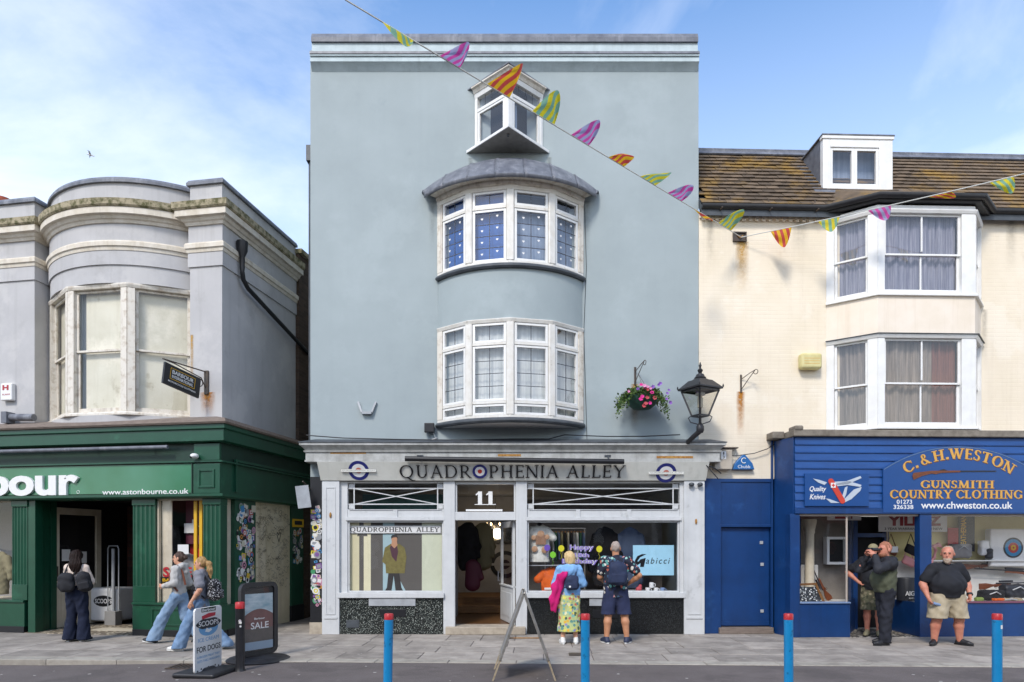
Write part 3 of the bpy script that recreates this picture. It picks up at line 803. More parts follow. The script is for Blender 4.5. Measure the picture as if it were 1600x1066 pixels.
def bow(zs, curt, hearts, old):
 fr = MB()
 pad = 0.085
 frs = MB().sweep(V4, [(-0.09, zs['bot']), (0.03, zs['bot']), (0.03, zs['bot'] + 0.05), (-0.09, zs['bot'] + 0.05)])
 hd_ = MB().sweep(V4, [(-0.09, zs['top'] - 0.07), (0.03, zs['top'] - 0.07), (0.05, zs['top'] - 0.015), (0.05, zs['top']), (-0.09, zs['top'])])
 root = frs.build('bow_window_frame', M['white_frame'], MAIN, bevel=0.004)
 hd_.build('head_rail', M['white_frame'], root, bevel=0.004)
 MB().extr([(XC + (x - XC) * .985, y * .96, zs['sill'] + .002) for x, y in arcN], (0, 0, .02)).build('bay_soffit', M['white'], root)
 levels = [zs['bot'] + 0.05] + zs['tr'] + [zs['top'] - 0.07]
 for i in range(4):
  p, q = V4[i], V4[i + 1]; u, n, L_ = facet(p, q)
  a0 = 0.13 if i == 0 else 0.072; a1 = L_ - (0.13 if i == 3 else 0.072)
  # posts
  if i == 0:
   MB().fbox(p, u, n, 0.0, a0 - 0.002, -0.08, 0.035, zs['bot'] + 0.052, zs['top'] - 0.072).build('jamb', M['white_old'], root, bevel=0.004)
  if i == 3:
   MB().fbox(p, u, n, a1 + 0.002, L_, -0.08, 0.035, zs['bot'] + 0.052, zs['top'] - 0.072).build('jamb', M['white_old'], root, bevel=0.004)
  for k in range(len(levels) - 1):
   z0, z1 = levels[k], levels[k + 1]
   h0 = 0.0 if k == 0 else 0.025; h1 = 0.0 if k == len(levels) - 2 else 0.025
   if k < len(levels) - 2:
    MB().fbox(p, u, n, a0 + 0.002, a1 - 0.002, -0.06, 0.03, z1 - 0.024, z1 + 0.024).build('transom', M['white_frame'], root, bevel=0.003)
   # casement frame
   w_ = 0.05
   c = MB(); f0, f1 = z0 + h0 + 0.004, z1 - h1 - 0.004
   c.fbox(p, u, n, a0 + 0.004, a0 + w_, -0.04, 0.018, f0, f1); c.fbox(p, u, n, a1 - w_, a1 - 0.004, -0.04, 0.018, f0, f1)
   c.fbox(p, u, n, a0 + w_ + .001, a1 - w_ - .001, -0.04, 0.018, f0, f0 + w_ * .85); c.fbox(p, u, n, a0 + w_ + .001, a1 - w_ - .001, -0.04, 0.018, f1 - w_ * .85, f1)
   c.build('casement', M['white_clean'], root, bevel=0.004)
   g0, g1, y0, y1 = a0 + w_ + .002, a1 - w_ - .002, f0 + w_ * .85 + .001, f1 - w_ * .85 - .001
   nr = zs['rows'][k]; ld = MB()
   for r_ in range(nr):
    for c_ in range(2):
     aa, ab = g0 + (g1 - g0) * c_ / 2, g0 + (g1 - g0) * (c_ + 1) / 2; za, zb = y0 + (y1 - y0) * r_ / nr, y0 + (y1 - y0) * (r_ + 1) / nr
     pane_obj(p, u, n, aa, ab, -0.012, za, zb, M['glass_up'], root, 0.0012)
     if hearts and nr > 1:
      ca = (aa + ab) / 2 + (0.01 if c_ else -0.01)
      cc = (p[0] + u[0] * ca + n[0] * -0.012, p[1] + u[1] * ca + n[1] * -0.012)
      MB().poly(heart(cc, u, n, 0.024, (za + zb) / 2 + (0.04 if c_ else 0.0))).build('heart_sticker', M['white'], root, fix=False)
   mid = (g0 + g1) / 2
   ld.fbox(p, u, n, mid - 0.006, mid + 0.006, -0.016, -0.006, y0, y1)
   for r_ in range(1, nr):
    zz = y0 + (y1 - y0) * r_ / nr; ld.fbox(p, u, n, g0, g1, -0.0165, -0.0065, zz - 0.006, zz + 0.006)
   ld.build('leading', M['leading'], root)
  # hanging behind the glass: curtains, and blue sheets standing in for reflected sky
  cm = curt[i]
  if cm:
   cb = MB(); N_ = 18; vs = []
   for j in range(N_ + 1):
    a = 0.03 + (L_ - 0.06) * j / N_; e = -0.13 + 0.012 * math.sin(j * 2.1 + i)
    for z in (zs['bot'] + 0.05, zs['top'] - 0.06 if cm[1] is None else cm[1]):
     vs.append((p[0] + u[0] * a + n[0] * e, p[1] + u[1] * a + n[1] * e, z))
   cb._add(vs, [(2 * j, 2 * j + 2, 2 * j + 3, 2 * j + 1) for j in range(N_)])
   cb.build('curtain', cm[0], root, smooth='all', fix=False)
 for i in (1, 2, 3):
  p = V4[i]; d0, n0, _ = facet(V4[i - 1], p); d1, n1, _ = facet(p, V4[i + 1])
  mb = MB(); z0, z1 = zs['bot'] + 0.052, zs['top'] - 0.072
  def P(d, n, a, e): return (p[0] + d[0] * a + n[0] * e, p[1] + d[1] * a + n[1] * e)
  pl = [P(d0, n0, -0.07, -0.07), P(d0, n0, -0.07, 0.03), P(d0, n0, -0.045, 0.045), P(d1, n1, 0.045, 0.045), P(d1, n1, 0.07, 0.03), P(d1, n1, 0.07, -0.07)]
  mb.extr([(x, y, z0) for x, y in pl], (0, 0, z1 - z0)); mb.build('mullion', M['white_frame'], root, bevel=0.005)
 b_ = MB()
 b_.sweep([arcp(-1.0, -.2)] + [arcp(i / 10, -.2) for i in range(-9, 10)] + [arcp(1.0, -.2)], [(0, zs['bot'] + .05), (0.01, zs['bot'] + .05), (0.01, zs['top'] - .08), (0, zs['top'] - .08)])
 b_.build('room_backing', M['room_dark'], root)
 # leaded sill
 MB().sweep(arcN, [(-0.03, zs['sill']), (0.05, zs['sill']), (0.075, zs['sill'] + 0.03), (0.075, zs['sill'] + 0.055), (0.04, zs['bot'] - 0.003), (-0.03, zs['bot'] - 0.003)]).build('sill', M['lead_dark'], root, smooth=30)
 return root
bow1 = bow(zs1, [(M['curtain_blue'], None), (M['curtain_blue'], None), (M['curtain_pale'], zs1['tr'][0]), (M['curtain_pale'], zs1['tr'][0])], True, True)  # left two lights get the painted sky reflection, right two real curtains
bow2 = bow(zs2, [(M['curtain_white'], None)] * 4, False, True)
# rendered apron between the two bows, frieze over the upper one
MB().sweep(arcN, [(-0.3, zs2['top'] + 0.002), (0.0, zs2['top'] + 0.002), (0.0, zs1['sill'] - 0.002), (-0.3, zs1['sill'] - 0.002)]).build('apron', M['wall_blue'], MAIN, smooth=30)
ZE = W.z(309)
MB().sweep(arcN, [(-0.3, zs1['top'] + 0.002), (0.03, zs1['top'] + 0.002), (0.06, zs1['top'] + 0.05), (0.06, ZE - 0.03), (-0.3, ZE - 0.03)]).build('frieze', M['white_old'], MAIN, smooth=30)
MB().sweep([arcp(i / 12 * 2 - 1, 0.0) for i in range(13)], [(-0.2, ZE - 0.028), (0.2, ZE - 0.028), (0.2, ZE - 0.008), (-0.2, ZE - 0.008)]).build('eaves_board', M['white_old'], MAIN)
def roofpt(t, v, lift=0.0):
 xw = XC + 1.70 * t; zw = ZE + 0.07 + 0.66 * (1 - abs(t) ** 2.2)
 ex, ey = arcp(t * 1.0, 0.245); ex += 0.06 * t; ey = min(ey, -0.03)
 ze = ZE - 0.02
 bulge = 0.10 * math.sin(math.pi * v) * (1 - 0.6 * abs(t))
 return (xw + (ex - xw) * v, 0.0 + (ey) * v - 0.35 * bulge - lift * 0.7, zw + (ze - zw) * v + bulge + lift * 0.7)
ns = 7
for k in range(ns):
 t0, t1 = -1 + 2 * k / ns, -1 + 2 * (k + 1) / ns
 mb = MB(); vs = []
 nu, nv = 8, 7
 for i in range(nu + 1):
  t = t0 + (t1 - t0) * i / nu
  for j in range(nv + 1):
   lf = 0.006 * mnoise.noise((t * 5, j * 0.7, k)) + (0.018 if i == 0 else 0.0)
   vs.append(roofpt(t, j / nv, lf))
 for i in range(nu + 1):
  t = t0 + (t1 - t0) * i / nu
  q = roofpt(t, 1.0); vs.append((q[0], q[1] + 0.012, q[2] - 0.06)); 
 fs = [(i * (nv + 1) + j, (i + 1) * (nv + 1) + j, (i + 1) * (nv + 1) + j + 1, i * (nv + 1) + j + 1) for i in range(nu) for j in range(nv)]
 bse = (nu + 1) * (nv + 1)
 fs += [(i * (nv + 1) + nv, (i + 1) * (nv + 1) + nv, bse + i + 1, bse + i) for i in range(nu)]
 mb._add(vs, fs)
 o = mb.build('lead_sheet', M['lead'], MAIN, smooth=35, fix=False)
 md = o.modifiers.new('thickness', 'SOLIDIFY'); md.thickness = 0.012; md.offset = -1
b = MB()
for t in [-1 + 2 * k / ns for k in range(ns + 1)]:
 b.tube([roofpt(max(min(t, .995), -.995), j / 8, 0.012) for j in range(9)], 0.016, 6)
b.build('lead_roll', M['lead'], MAIN, smooth=True)

# --- pointed oriel window under the cornice
OA = W.x(795); hw = (W.x(844) - W.x(741)) / 2; dp = 0.57
zb, zt = W.z(235), W.z(150)
pl = [(OA - hw, 0), (OA, -dp), (OA + hw, 0)]
ori = MB().sweep(pl, [(-0.06, zt - 0.08), (0.03, zt - 0.08), (0.05, zt), (-0.06, zt)]).build('oriel_window_frame', M['white_clean'], MAIN, bevel=0.004)
MB().sweep(pl, [(-0.06, zb), (0.03, zb), (0.03, zb + 0.05), (-0.06, zb + 0.05)]).build('bottom_rail', M['white_clean'], ori, bevel=0.004)
MB().sweep(pl, [(-0.05, zt + 0.002), (0.06, zt + 0.002), (0.09, zt + 0.06), (0.13, zt + 0.075), (0.13, zt + 0.10), (-0.05, zt + 0.10)]).build('eaves_moulding', M['white_old'], ori)
b = MB(); e = 0.24
rp_ = [(OA - hw - 0.16, 0.0), (OA, -dp - 0.2), (OA + hw + 0.16, 0.0)]
b._add([(x, y, zt + 0.103) for x, y in rp_] + [(OA, 0.0, zt + 0.28)] + [(x, y, zt + 0.125) for x, y in rp_], [(0, 2, 1), (0, 1, 5, 4), (1, 2, 6, 5), (4, 5, 3), (5, 6, 3), (0, 4, 3, 6, 2)])
b.build('oriel_roof', M['lead'], ori)
sp_ = [(W.x(730), 0.0), (OA, -0.83), (W.x(857), 0.0)]
b = MB(); b.extr([(x, y, zb - 0.055) for x, y in sp_], (0, 0, 0.03)); b.build('oriel_soffit', M['soffit'], ori)
MB().sweep(sp_, [(-0.04, zb - 0.02), (0.002, zb - 0.06), (0.02, zb - 0.06), (0.02, zb - 0.012), (-0.04, zb - 0.008)]).build('oriel_sill', M['white_clean'], ori)
for i in range(2):
 p, q = pl[i], pl[i + 1]; u, n, L_ = facet(p, q)
 a0, a1 = (0.07, L_ - 0.09) if i == 0 else (0.09, L_ - 0.07)
 zm = zt - 0.33
 MB().fbox(p, u, n, a0 - .002, a1 + .002, -0.05, 0.025, zm - 0.03, zm + 0.03).build('transom', M['white_clean'], ori, bevel=0.004)
 e0, e1 = (0.0, a0 - .004) if i == 0 else (a1 + .004, L_)
 MB().fbox(p, u, n, e0, e1, -0.05, 0.03, zb + 0.052, zt - 0.082).build('jamb', M['white_clean'], ori, bevel=0.004)
 c = MB()
 for (s0, s1) in ((a0, a0 + 0.045), (a1 - 0.045, a1)): c.fbox(p, u, n, s0, s1, -0.03, 0.015, zb + 0.055, zm - 0.034)
 c.fbox(p, u, n, a0 + .046, a1 - .046, -0.03, 0.015, zb + 0.055, zb + 0.095); c.fbox(p, u, n, a0 + .046, a1 - .046, -0.03, 0.015, zm - 0.074, zm - 0.034)
 c.build('casement', M['white_clean'], ori, bevel=0.003)
 pane_obj(p, u, n, a0 + .046, a1 - .046, -0.01, zb + 0.095, zm - 0.074, M['glass_up'], ori, 0.002)
 pane_obj(p, u, n, a0, a1, -0.01, zm + 0.03, zt - 0.08, M['glass_up'], ori, 0.002)
 ld = MB()
 for k in (1, 2, 3): aa = a0 + (a1 - a0) * k / 4; ld.fbox(p, u, n, aa - .004, aa + .004, -.013, -.006, zm + .03, zt - .08)
 ld.build('leading', M['leading'], ori)
 if i == 1: MB().fbox(p, u, n, 0.06, 0.27, -0.09, -0.07, zb + .06, zm).build('curtain', M['curtain_pale'], ori)
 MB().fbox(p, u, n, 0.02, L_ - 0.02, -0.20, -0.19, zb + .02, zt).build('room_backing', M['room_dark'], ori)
b = MB(); b.extr([(OA - 0.075, -dp + 0.055, zb + .052), (OA - 0.075, -dp + 0.03, zb + .052), (OA, -dp - 0.035, zb + .052), (OA + 0.075, -dp + 0.03, zb + .052), (OA + 0.075, -dp + 0.055, zb + .052)], (0, 0, zt - zb - .134)); b.build('corner_post', M['white_clean'], ori)
b = MB(); b.lathe([(0.02, 0), (0.025, 0.03), (0.01, 0.05)], (OA - 0.01, -0.62, zb - 0.10), 8); b.build('hook', M['lead_dark'], ori)

# --- shopfront
YP = -0.14                                     # pilaster faces
def sx(x, y=YP): return W.x(x, y)
def sz(y, d=YP): return W.z(y, d)
SL, SR = sx(503), sx(1102)
# crowning cornice and frieze
cp = [(W.x(490, -.3), 0.0), (W.x(490, -.3) - 0.0, -0.13), (W.x(1112, -.3), -0.13), (W.x(1112, -.3), 0.0)]
zA, zB_, zC, zD = W.z(689, -.36), W.z(706, -.36), W.z(719, -.3), W.z(751, -.16)
MB().sweep(cp, [(-0.125, zB_), (0.18, zB_), (0.19, zB_ + .025), (0.16, zB_ + .035), (0.19, zB_ + .075), (0.235, zB_ + .115), (0.25, zB_ + .125), (0.25, zA - .035), (-0.125, zA - .035)]).build('shop_cornice', M['cornice_grey'], MAIN, smooth=30)
MB().sweep(cp, [(-0.127, zA - .034), (0.265, zA - .034), (0.265, zA - .02), (0.02, zA + .06), (-0.127, zA + .075)]).build('cornice_flashing', M['lead_dark'], MAIN)
MB().sweep(cp, [(-0.12, zC), (0.155, zC), (0.155, zB_ - .002), (-0.12, zB_ - .002)]).build('frieze', M['cornice_grey'], MAIN)
MB().sweep(cp, [(-0.12, zC - .03), (0.17, zC - .03), (0.17, zC - .002), (-0.12, zC - .002)]).build('frieze_ledge', M['cornice_grey'], MAIN)
fx0, fx1 = W.x(495, -.31), W.x(1109, -.31); gx0, gx1 = W.x(501, -.16), W.x(1103, -.16)
fas = MB().hexa([(gx0, -0.16, zD), (gx1, -0.16, zD), (gx1, -0.03, zD), (gx0, -0.03, zD)], [(fx0, -0.31, zC - .032), (fx1, -0.31, zC - .032), (fx1, -0.03, zC - .032), (fx0, -0.03, zC - .032)]).build('fascia_sign', M['fascia'], MAIN, bevel=0.004)
TL = -(0.31 - 0.16) / (zC - .032 - zD)          # how the sign leans out
def fy(z): return -0.16 + TL * (z - zD)
def roundel(cx, cz, r, y, parent, bars=True, tilt=TL, cols=('navy', 'white', 'orange_red'), rr=(1, .68, .30)):
 def dsk(ra, rb, e, m, nm):
  mb = MB(); N_ = 36; vs = []
  for i in range(N_):
   a = 2 * math.pi * i / N_
   for q in (ra, rb):
    dz = q * math.sin(a) * 0.9; vs.append((cx + q * math.cos(a), y + tilt * dz - e, cz + dz))
  if rb > 0: mb._add(vs, [(2 * i, 2 * i + 1, 2 * ((i + 1) % N_) + 1, 2 * ((i + 1) % N_)) for i in range(N_)])
  else: mb._add([vs[2 * i] for i in range(N_)], [tuple(range(N_))])
  return mb.build(nm, M[m], parent, fix=False)
 dsk(r * rr[0], 0, 0.004, cols[0], 'roundel'); dsk(r * rr[1], 0, 0.006, cols[1], 'roundel'); dsk(r * rr[2], 0, 0.008, cols[2], 'roundel')
for px_ in (560.5, 1041):
 cx, cz = W.x(px_, -.24), W.z(735.5 if px_ < 800 else 739, -.24)
 roundel(cx, cz, 0.195, fy(cz), fas)
 b = MB(); y_ = fy(cz) - 0.012
 b.box(cx - .33, cx + .33, y_ - 0.004, y_, cz - .03, cz + .03); b.build('roundel_bar', M['fascia'], fas)
 b = MB()
 for s_ in (-1, 1): b.box(cx - .33, cx + .33, y_ - .0055, y_ - .004, cz + s_ * .028 - .003, cz + s_ * .028 + .003)
 b.build('roundel_bar_edge', M['room_grey'], fas)
 lettering('QUADROPHENIA ALLEY', cx - .31, cx + .31, y_ - .0045, cz - .014, cz + .014, M['room_grey'], fas, depth=0.001)
tx0, tx1 = W.x(624, -.24), W.x(977, -.24); tz0, tz1 = W.z(746.5, -.2), W.z(727.5, -.27)
_, pos = serif_lettering('QUADR@PHENIA ALLEY', tx0, tx1, fy(tz0), tz0, tz1, M['black_letter'], fas, depth=0.025, tilt=TL, thick=0.115, thin=0.05, gap=0.13, space=0.4)
rc = (pos[0][0] + pos[0][1]) / 2
roundel(rc, (tz0 + tz1) / 2, (pos[0][1] - pos[0][0]) / 2 * 1.04, fy((tz0 + tz1) / 2) - .02, fas, cols=('navy', 'white', 'red'), rr=(1, .66, .30))
# light tube over the sign, rusty slots where brackets were
y_ = -0.42
b = MB().tube([(W.x(633, y_), y_, W.z(717, y_)), (W.x(975, y_), y_, W.z(721.5, y_))], 0.048, 12)
b.build('sign_light_tube', M['black'], MAIN, smooth=True)
b = MB()
for px_ in (655, 951):
 x_ = W.x(px_, y_); b.bar((x_, -0.28, zB_ - .06), (x_, y_, W.z(718, y_)), 0.025); b.box(x_ - .06, x_ + .06, -0.295, -0.287, zB_ - .09, zB_ - .05)
b.build('tube_bracket', M['lead_dark'], MAIN)
for a_, c_, yy in ((516, 572, 707.5), (778, 814, 711.5), (1026, 1083, 714.5)):
 z_ = W.z(yy, -.29); MB().box(W.x(a_, -.29), W.x(c_, -.29), -0.2885, -0.284, z_ - .022, z_ + .022).build('rusty_slot', M['rust'], MAIN, bevel=0.002)

# pilasters with sunk panels
zP = zD - 0.003
for a_, c_ in ((503, 530), (1069, 1101)):
 x0, x1 = sx(a_), sx(c_)
 pil = MB().box(x0, x1, YP, 0.1, 0.0, zP).build('pilaster', M['shop_grey'], MAIN, bevel=0.006)
 b = MB(); e = 0.07; z0, z1 = 0.38, zP - .12
 for q in ((x0 + e, x0 + e + .018, z0, z1), (x1 - e - .018, x1 - e, z0, z1), (x0 + e + .019, x1 - e - .019, z0, z0 + .018), (x0 + e + .019, x1 - e - .019, z1 - .018, z1)):
  b.box(q[0], q[1], YP - .010, YP - .001, q[2], q[3])
 b.build('panel_moulding', M['shop_grey'], pil)
 MB().box(x0 + .04, x1 - .04, YP - .016, YP - .001, 0.30, 0.33).build('foot_moulding', M['shop_grey'], pil)
 b = MB(); b.sphere(((x0 + x1) / 2 + (0.0 if a_ < 800 else .03), YP - .012, sz(815 if a_ > 800 else 805)), (.022, .02, .055), 8, 6); b.build('rusty_hook', M['rust'], pil)
# posts, rails and transom lights
YF = -0.07
def fxx(x): return W.x(x, YF)
def fzz(y): return W.z(y, YF)
posts = [(530.5, 543), (693, 711), (806, 823.5), (1062, 1068.7)]
for a_, c_ in posts:
 MB().box(fxx(a_), fxx(c_), YF - (.03 if 600 < a_ < 900 else 0), 0.06, 0.0 if 600 < a_ < 900 else fzz(934), zP - .002).build('post', M['shop_grey'], MAIN, bevel=0.005)
def transom_light(x0, x1, parent):
 z0, z1 = fzz(796), fzz(755)
 rl = MB(); rl.box(x0, x1, YF + .005, 0.05, fzz(808), z0); rl.box(x0 - .03, x1 + .03, YF - .035, 0.05, fzz(813.5), fzz(808.2)); rl.box(x0, x1, YF + .01, .05, z1, zP - .004)
 rail = rl.build('transom_rail', M['shop_grey'], parent, bevel=0.004)
 MB().box(x0 + .04, x1 - .04, YF - .012, YF + .004, fzz(797), fzz(796) + .0).build('bead', M['shop_grey'], rail)
 n_ = 2 if x1 < 0 else 3
 for i in range(1, n_):
  xx = x0 + (x1 - x0) * i / n_; MB().box(xx - .04, xx + .04, YF - .02, YF + .004, fzz(808.5), fzz(796.5)).build('bracket_block', M['shop_grey'], rail, bevel=.003)
 MB().poly([(x0, -0.012, z0), (x1, -0.012, z0), (x1, -0.012, z1), (x0, -0.012, z1)]).build('pane', M['glass'], rail, fix=False)
 g = MB(); e = .011
 sq = .115
 for xx in (x0 + sq, x1 - sq): g.box(xx - e, xx + e, -.034, -.016, z0, z1)
 for zz in (z0 + .10, z1 - .10): g.box(x0, x1, -.0325, -.0175, zz - e, zz + e)
 g.bar((x0 + sq, -.026, z0 + .1), (x1 - sq, -.026, z1 - .1), .018, .014, (0, 1, 0)); g.bar((x0 + sq, -.0265, z1 - .1), (x1 - sq, -.0265, z0 + .1), .018, .014, (0, 1, 0))
 g.build('lattice', M['shop_grey'], rail)
 for xx in (x0 + sq / 2, x1 - sq / 2):
  for zz in (z0 + .05, z1 - .05):
   o = MB().box(xx - sq / 2 + .012, xx + sq / 2 - .012, -.03, -.019, zz - .038, zz + .038).build('corner_block', M['shop_grey'], rail, bevel=.004)
 return rail
lx0, lx1, rx0, rx1 = fxx(543.2), fxx(692.8), fxx(823.8), fxx(1061.8)
transom_light(lx0, lx1, MAIN); transom_light(rx0, rx1, MAIN)
zsill0, zsill1 = fzz(934), fzz(926)
for x0, x1, m_ in ((fxx(530.5), fxx(692.8), 'granite'), (fxx(823.8), fxx(1068.7), 'granite_dark')):
 o = MB().box(x0, x1, -0.10, 0.06, 0.0, zsill0 - .002).build('stallriser', M[m_], MAIN, bevel=.003)
 MB().box(x0 - .02, x1 + .02, -0.155, 0.06, zsill0, zsill1).build('window_sill', M['shop_grey'], MAIN, bevel=.006)
zg0, zg1 = zsill1 + .001, fzz(814)
for x0, x1 in ((lx0, lx1), (rx0, rx1)):
 fr = MB(); e = .03
 fr.box(x0, x0 + e, -.045, .02, zg0, zg1); fr.box(x1 - e, x1, -.045, .02, zg0, zg1); fr.box(x0 + e, x1 - e, -.045, .02, zg0, zg0 + e); fr.box(x0 + e, x1 - e, -.045, .02, zg1 - e, zg1)
 wf = fr.build('display_window_frame', M['shop_grey'], MAIN, bevel=.003)
 MB().poly([(x0 + e, -.01, zg0 + e), (x1 - e, -.01, zg0 + e), (x1 - e, -.01, zg1 - e), (x0 + e, -.01, zg1 - e)]).build('pane', M['glass'], wf, fix=False)
# vents and plates on the stallrisers
M['plate'] = mat('plate', '#a9adb0', 0.4, '#96999c', scale=6)
MB().box(W.x(576, -.13), W.x(649, -.13), -.13, -.103, W.z(947, -.13), W.z(935, -.13)).build('vent_cover', M['plate'], MAIN, bevel=.004)
MB().box(W.x(594, -.11), W.x(634, -.11), -.115, -.1025, W.z(964, -.11), W.z(952, -.11)).build('dark_vent', M['black'], MAIN, bevel=.003)
MB().box(W.x(541, -.11), W.x(561, -.11), -.112, -.1025, W.z(981, -.11), W.z(969, -.11)).build('air_brick', M['lead_dark'], MAIN, bevel=.003)
MB().box(W.x(921, -.13), W.x(983, -.13), -.13, -.103, W.z(947, -.13), W.z(935, -.13)).build('vent_cover', M['plate'], MAIN, bevel=.004)
MB().box(W.x(926, -.11), W.x(966, -.11), -.115, -.1025, W.z(966, -.11), W.z(953, -.11)).build('dark_vent', M['black'], MAIN, bevel=.003)
# doorway
dx0, dx1 = fxx(711.2), fxx(805.8)
zt0, zt1, zh = fzz(800), fzz(757), fzz(813)
b = MB(); b.box(dx0, dx1, YF - .02, .06, zh, zt0 - .001); b.box(dx0, dx1, YF + .02, .06, zt1 + .002, zP - .004); b.box(dx0, dx0 + .035, YF + .01, .06, zt0, zt1); b.box(dx1 - .035, dx1, YF + .01, .06, zt0, zt1)
head = b.build('door_head', M['shop_grey'], MAIN, bevel=.004)
MB().poly([(dx0 + .035, -.01, zt0), (dx1 - .035, -.01, zt0), (dx1 - .035, -.01, zt1), (dx0 + .035, -.01, zt1)]).build('pane', M['glass'], head, fix=False)
n0, n1 = W.x(743, -.02), W.x(772, -.02)
serif_lettering('11', n0, n1, -.013, W.z(789, -.02), W.z(768, -.02), M['white'], head, name='house_number', depth=.003, thick=.2, thin=.07, gap=.12)
b = MB(); b.box(W.x(728, -.03), W.x(785, -.03), -.05, -.018, W.z(799, -.03), W.z(796, -.03)); b.build('letter_flap', M['white'], head)
MB().box(fxx(697), fxx(821), -0.20, 0.30, 0.0, W.z(980, -.2)).build('doorstep', M['step_stone'], MAIN, bevel=.012)
zst = W.z(980, -.2)
# door leaf standing open inwards on its right jamb
lf = MB(); LW = dx1 - dx0 - .08; LH = zh - zst - .02
for q in ((0, .1, 0, LH), (LW - .1, LW, 0, LH), (.101, LW - .101, 0, .72), (.101, LW - .101, LH - .12, LH)): lf.box(-q[0], -q[1], -.022, .022, q[2], q[3])
lf.box(-.13, -LW + .13, -.03, .03, .12, .60); lf.box(-.0, -LW, -.045, .045, .715, .745)
leaf = lf.build('door', M['shop_grey'], MAIN, bevel=.004, loc=(dx1 - .03, .05, zst + .01), rot=(0, 0, R(-76)))
MB().poly([(-.1, 0, .72), (-LW + .1, 0, .72), (-LW + .1, 0, LH - .12), (-.1, 0, LH - .12)]).build('pane', M['glass'], leaf, fix=False)
b = MB(); b.tube([(-LW + .05, -.03, 1.0), (-LW + .05, -.08, 1.0), (-LW + .05, -.08, .8), (-LW + .05, -.03, .8)], .012); b.build('handle', M['lead'], leaf, smooth=True)
# inside: floor, steps, walls, ceiling
XI0, XI1 = XL + .15, XR - .13; YB = 4.2
M['shop_wall'] = mat('shop_wall', '#b7b7ba', 0.7, '#a5a5a8', scale=3)
MB().box(XI0, XI1, .07, YB, -0.05, zst - .004).build('shop_floor', M['wood_floor'], MAIN)
MB().box(XI0, XI1, YB, YB + .1, 0, ZSF - .67).build('back_wall', M['shop_wall'], MAIN)
MB().box(XI0, XI1, .07, YB, ZSF - .75, ZSF - .66).build('shop_ceiling', M['room_grey'], MAIN)
for i in range(2):
 MB().box(dx0 - .9, dx1 + .4, 2.3 + .32 * i, 4.19, zst, zst + .17 * (i + 1)).build('stair', M['wood'], MAIN, bevel=.01)
MB().box(lx1 + .02, lx1 + .10, .10, 2.2, zst, 2.6).build('partition', M['shop_wall'], MAIN)
roundel((dx0 + dx1) / 2 + .33, zst + 1.05, .38, 4.18, MAIN, tilt=0, cols=('black', 'shop_wall', 'black'), rr=(1, .72, .34))
MB().box((dx0 + dx1) / 2 - .3, (dx0 + dx1) / 2 + .95, 4.16, 4.17, zst + 1.02, zst + 1.08).build('roundel_bar', M['shop_wall'], MAIN)
# framed mirror and coats in the hall
mir = thing('wall_mirror', 'black framed mirror hanging on the back wall seen through the open shop door', 'mirror', (dx1 - .25, 4.12, 1.75))
b = MB()
for q in ((-.36, -.29, -.02, .75), (.29, .36, -.02, .75), (-.289, .289, -.02, .05), (-.289, .289, .68, .75)): b.box(q[0], q[1], -.04, 0, q[2], q[3])
b.build('frame', M['black'], mir)
M['mirror'] = mat('mirror', '#c9c9c6', 0.06, metal=1.0)
MB().box(-.288, .288, -.02, -.01, .051, .679).build('mirror_glass', M['mirror'], mir)

# lit chandelier in the hall
ch_ = thing('chandelier', 'small lit chandelier with warm candle bulbs seen through the open shop door', 'chandelier', ((dx0 + dx1) / 2 + .12, 2.9, 2.1))
MB().tube([(0, 0, .1), (0, 0, .7)], .006, 6).build('chain', M['lead'], ch_)
b = MB()
for k in range(6):
 a = R(60 * k); b.tube([(0, 0, .1), (.1 * math.cos(a), .1 * math.sin(a), -.02), (.2 * math.cos(a), .2 * math.sin(a), .04)], .008, 6)
b.build('arm_ring', M['lead'], ch_, smooth=True)
M['bulb_lit'] = mat('bulb_lit', '#ffd9a0', .4, emit=5.0)
for k in range(6):
 a = R(60 * k); MB().sphere((.2 * math.cos(a), .2 * math.sin(a), .085), (.016, .016, .035), 8, 6).build('bulb', M['bulb_lit'], ch_, smooth=True)
lp = bpy.data.lights.new('chandelier_light', 'POINT'); lp.energy = 7; lp.color = (1, .82, .6); lp.shadow_soft_size = .15
lo_ = bpy.data.objects.new('chandelier_light', lp); COL.objects.link(lo_); lo_.parent = ch_; lo_.location = (0, 0, -.1)
# ------------------------------------------------------------------ the corner building on the left: grey bow-fronted upper floor over a green shop
LF = Frame(-5.355, -0.62, -10.0)
def at_side(F, x, y, xl=0.0):
 """local (y, z) on the plane local x = xl"""
 dx = (x - 800) / FPX; dz = (HZ - y) / FPX; e = (F.c, F.s)
 t = (xl + e[0] * F.o[0] + e[1] * (F.o[1] + D)) / (e[0] * dx + e[1]); p = (t * dx, -D + t)
 return (-(p[0] - F.o[0]) * F.s + (p[1] - F.o[1]) * F.c, H + t * dz)
LEFT = thing('corner_shop_building', 'grey bow-fronted corner building with cream mouldings above a dark green shop', 'building', (LF.o[0], LF.o[1], 0), LF.a)
M['wall_grey'] = mat('wall_grey', '#b6b5b5', 0.75, '#aaa9a9', scale=1.2, detail=8, bump=0.12, bscale=90, streak=('#8f8d89', 0.4))
M['cream_mould'] = mat('cream_mould', '#d6cfc2', 0.7, '#c3b9a6', scale=6, detail=8, bump=0.1, streak=('#968a74', 0.55))
M['moss'] = mat('moss', '#a59a80', 0.95, '#5c5a3c', scale=9, detail=9, bump=0.8, bscale=45, ramp=(0.42, 0.62))
M['green'] = mat('green', '#1a4c37', 0.32, '#164330', scale=2.5, detail=6, bump=0.03, streak=('#153f2c', 0.4))
M['green_sign'] = mat('green_sign', '#467f63', 0.16, '#38704f', scale=0.8, detail=3)
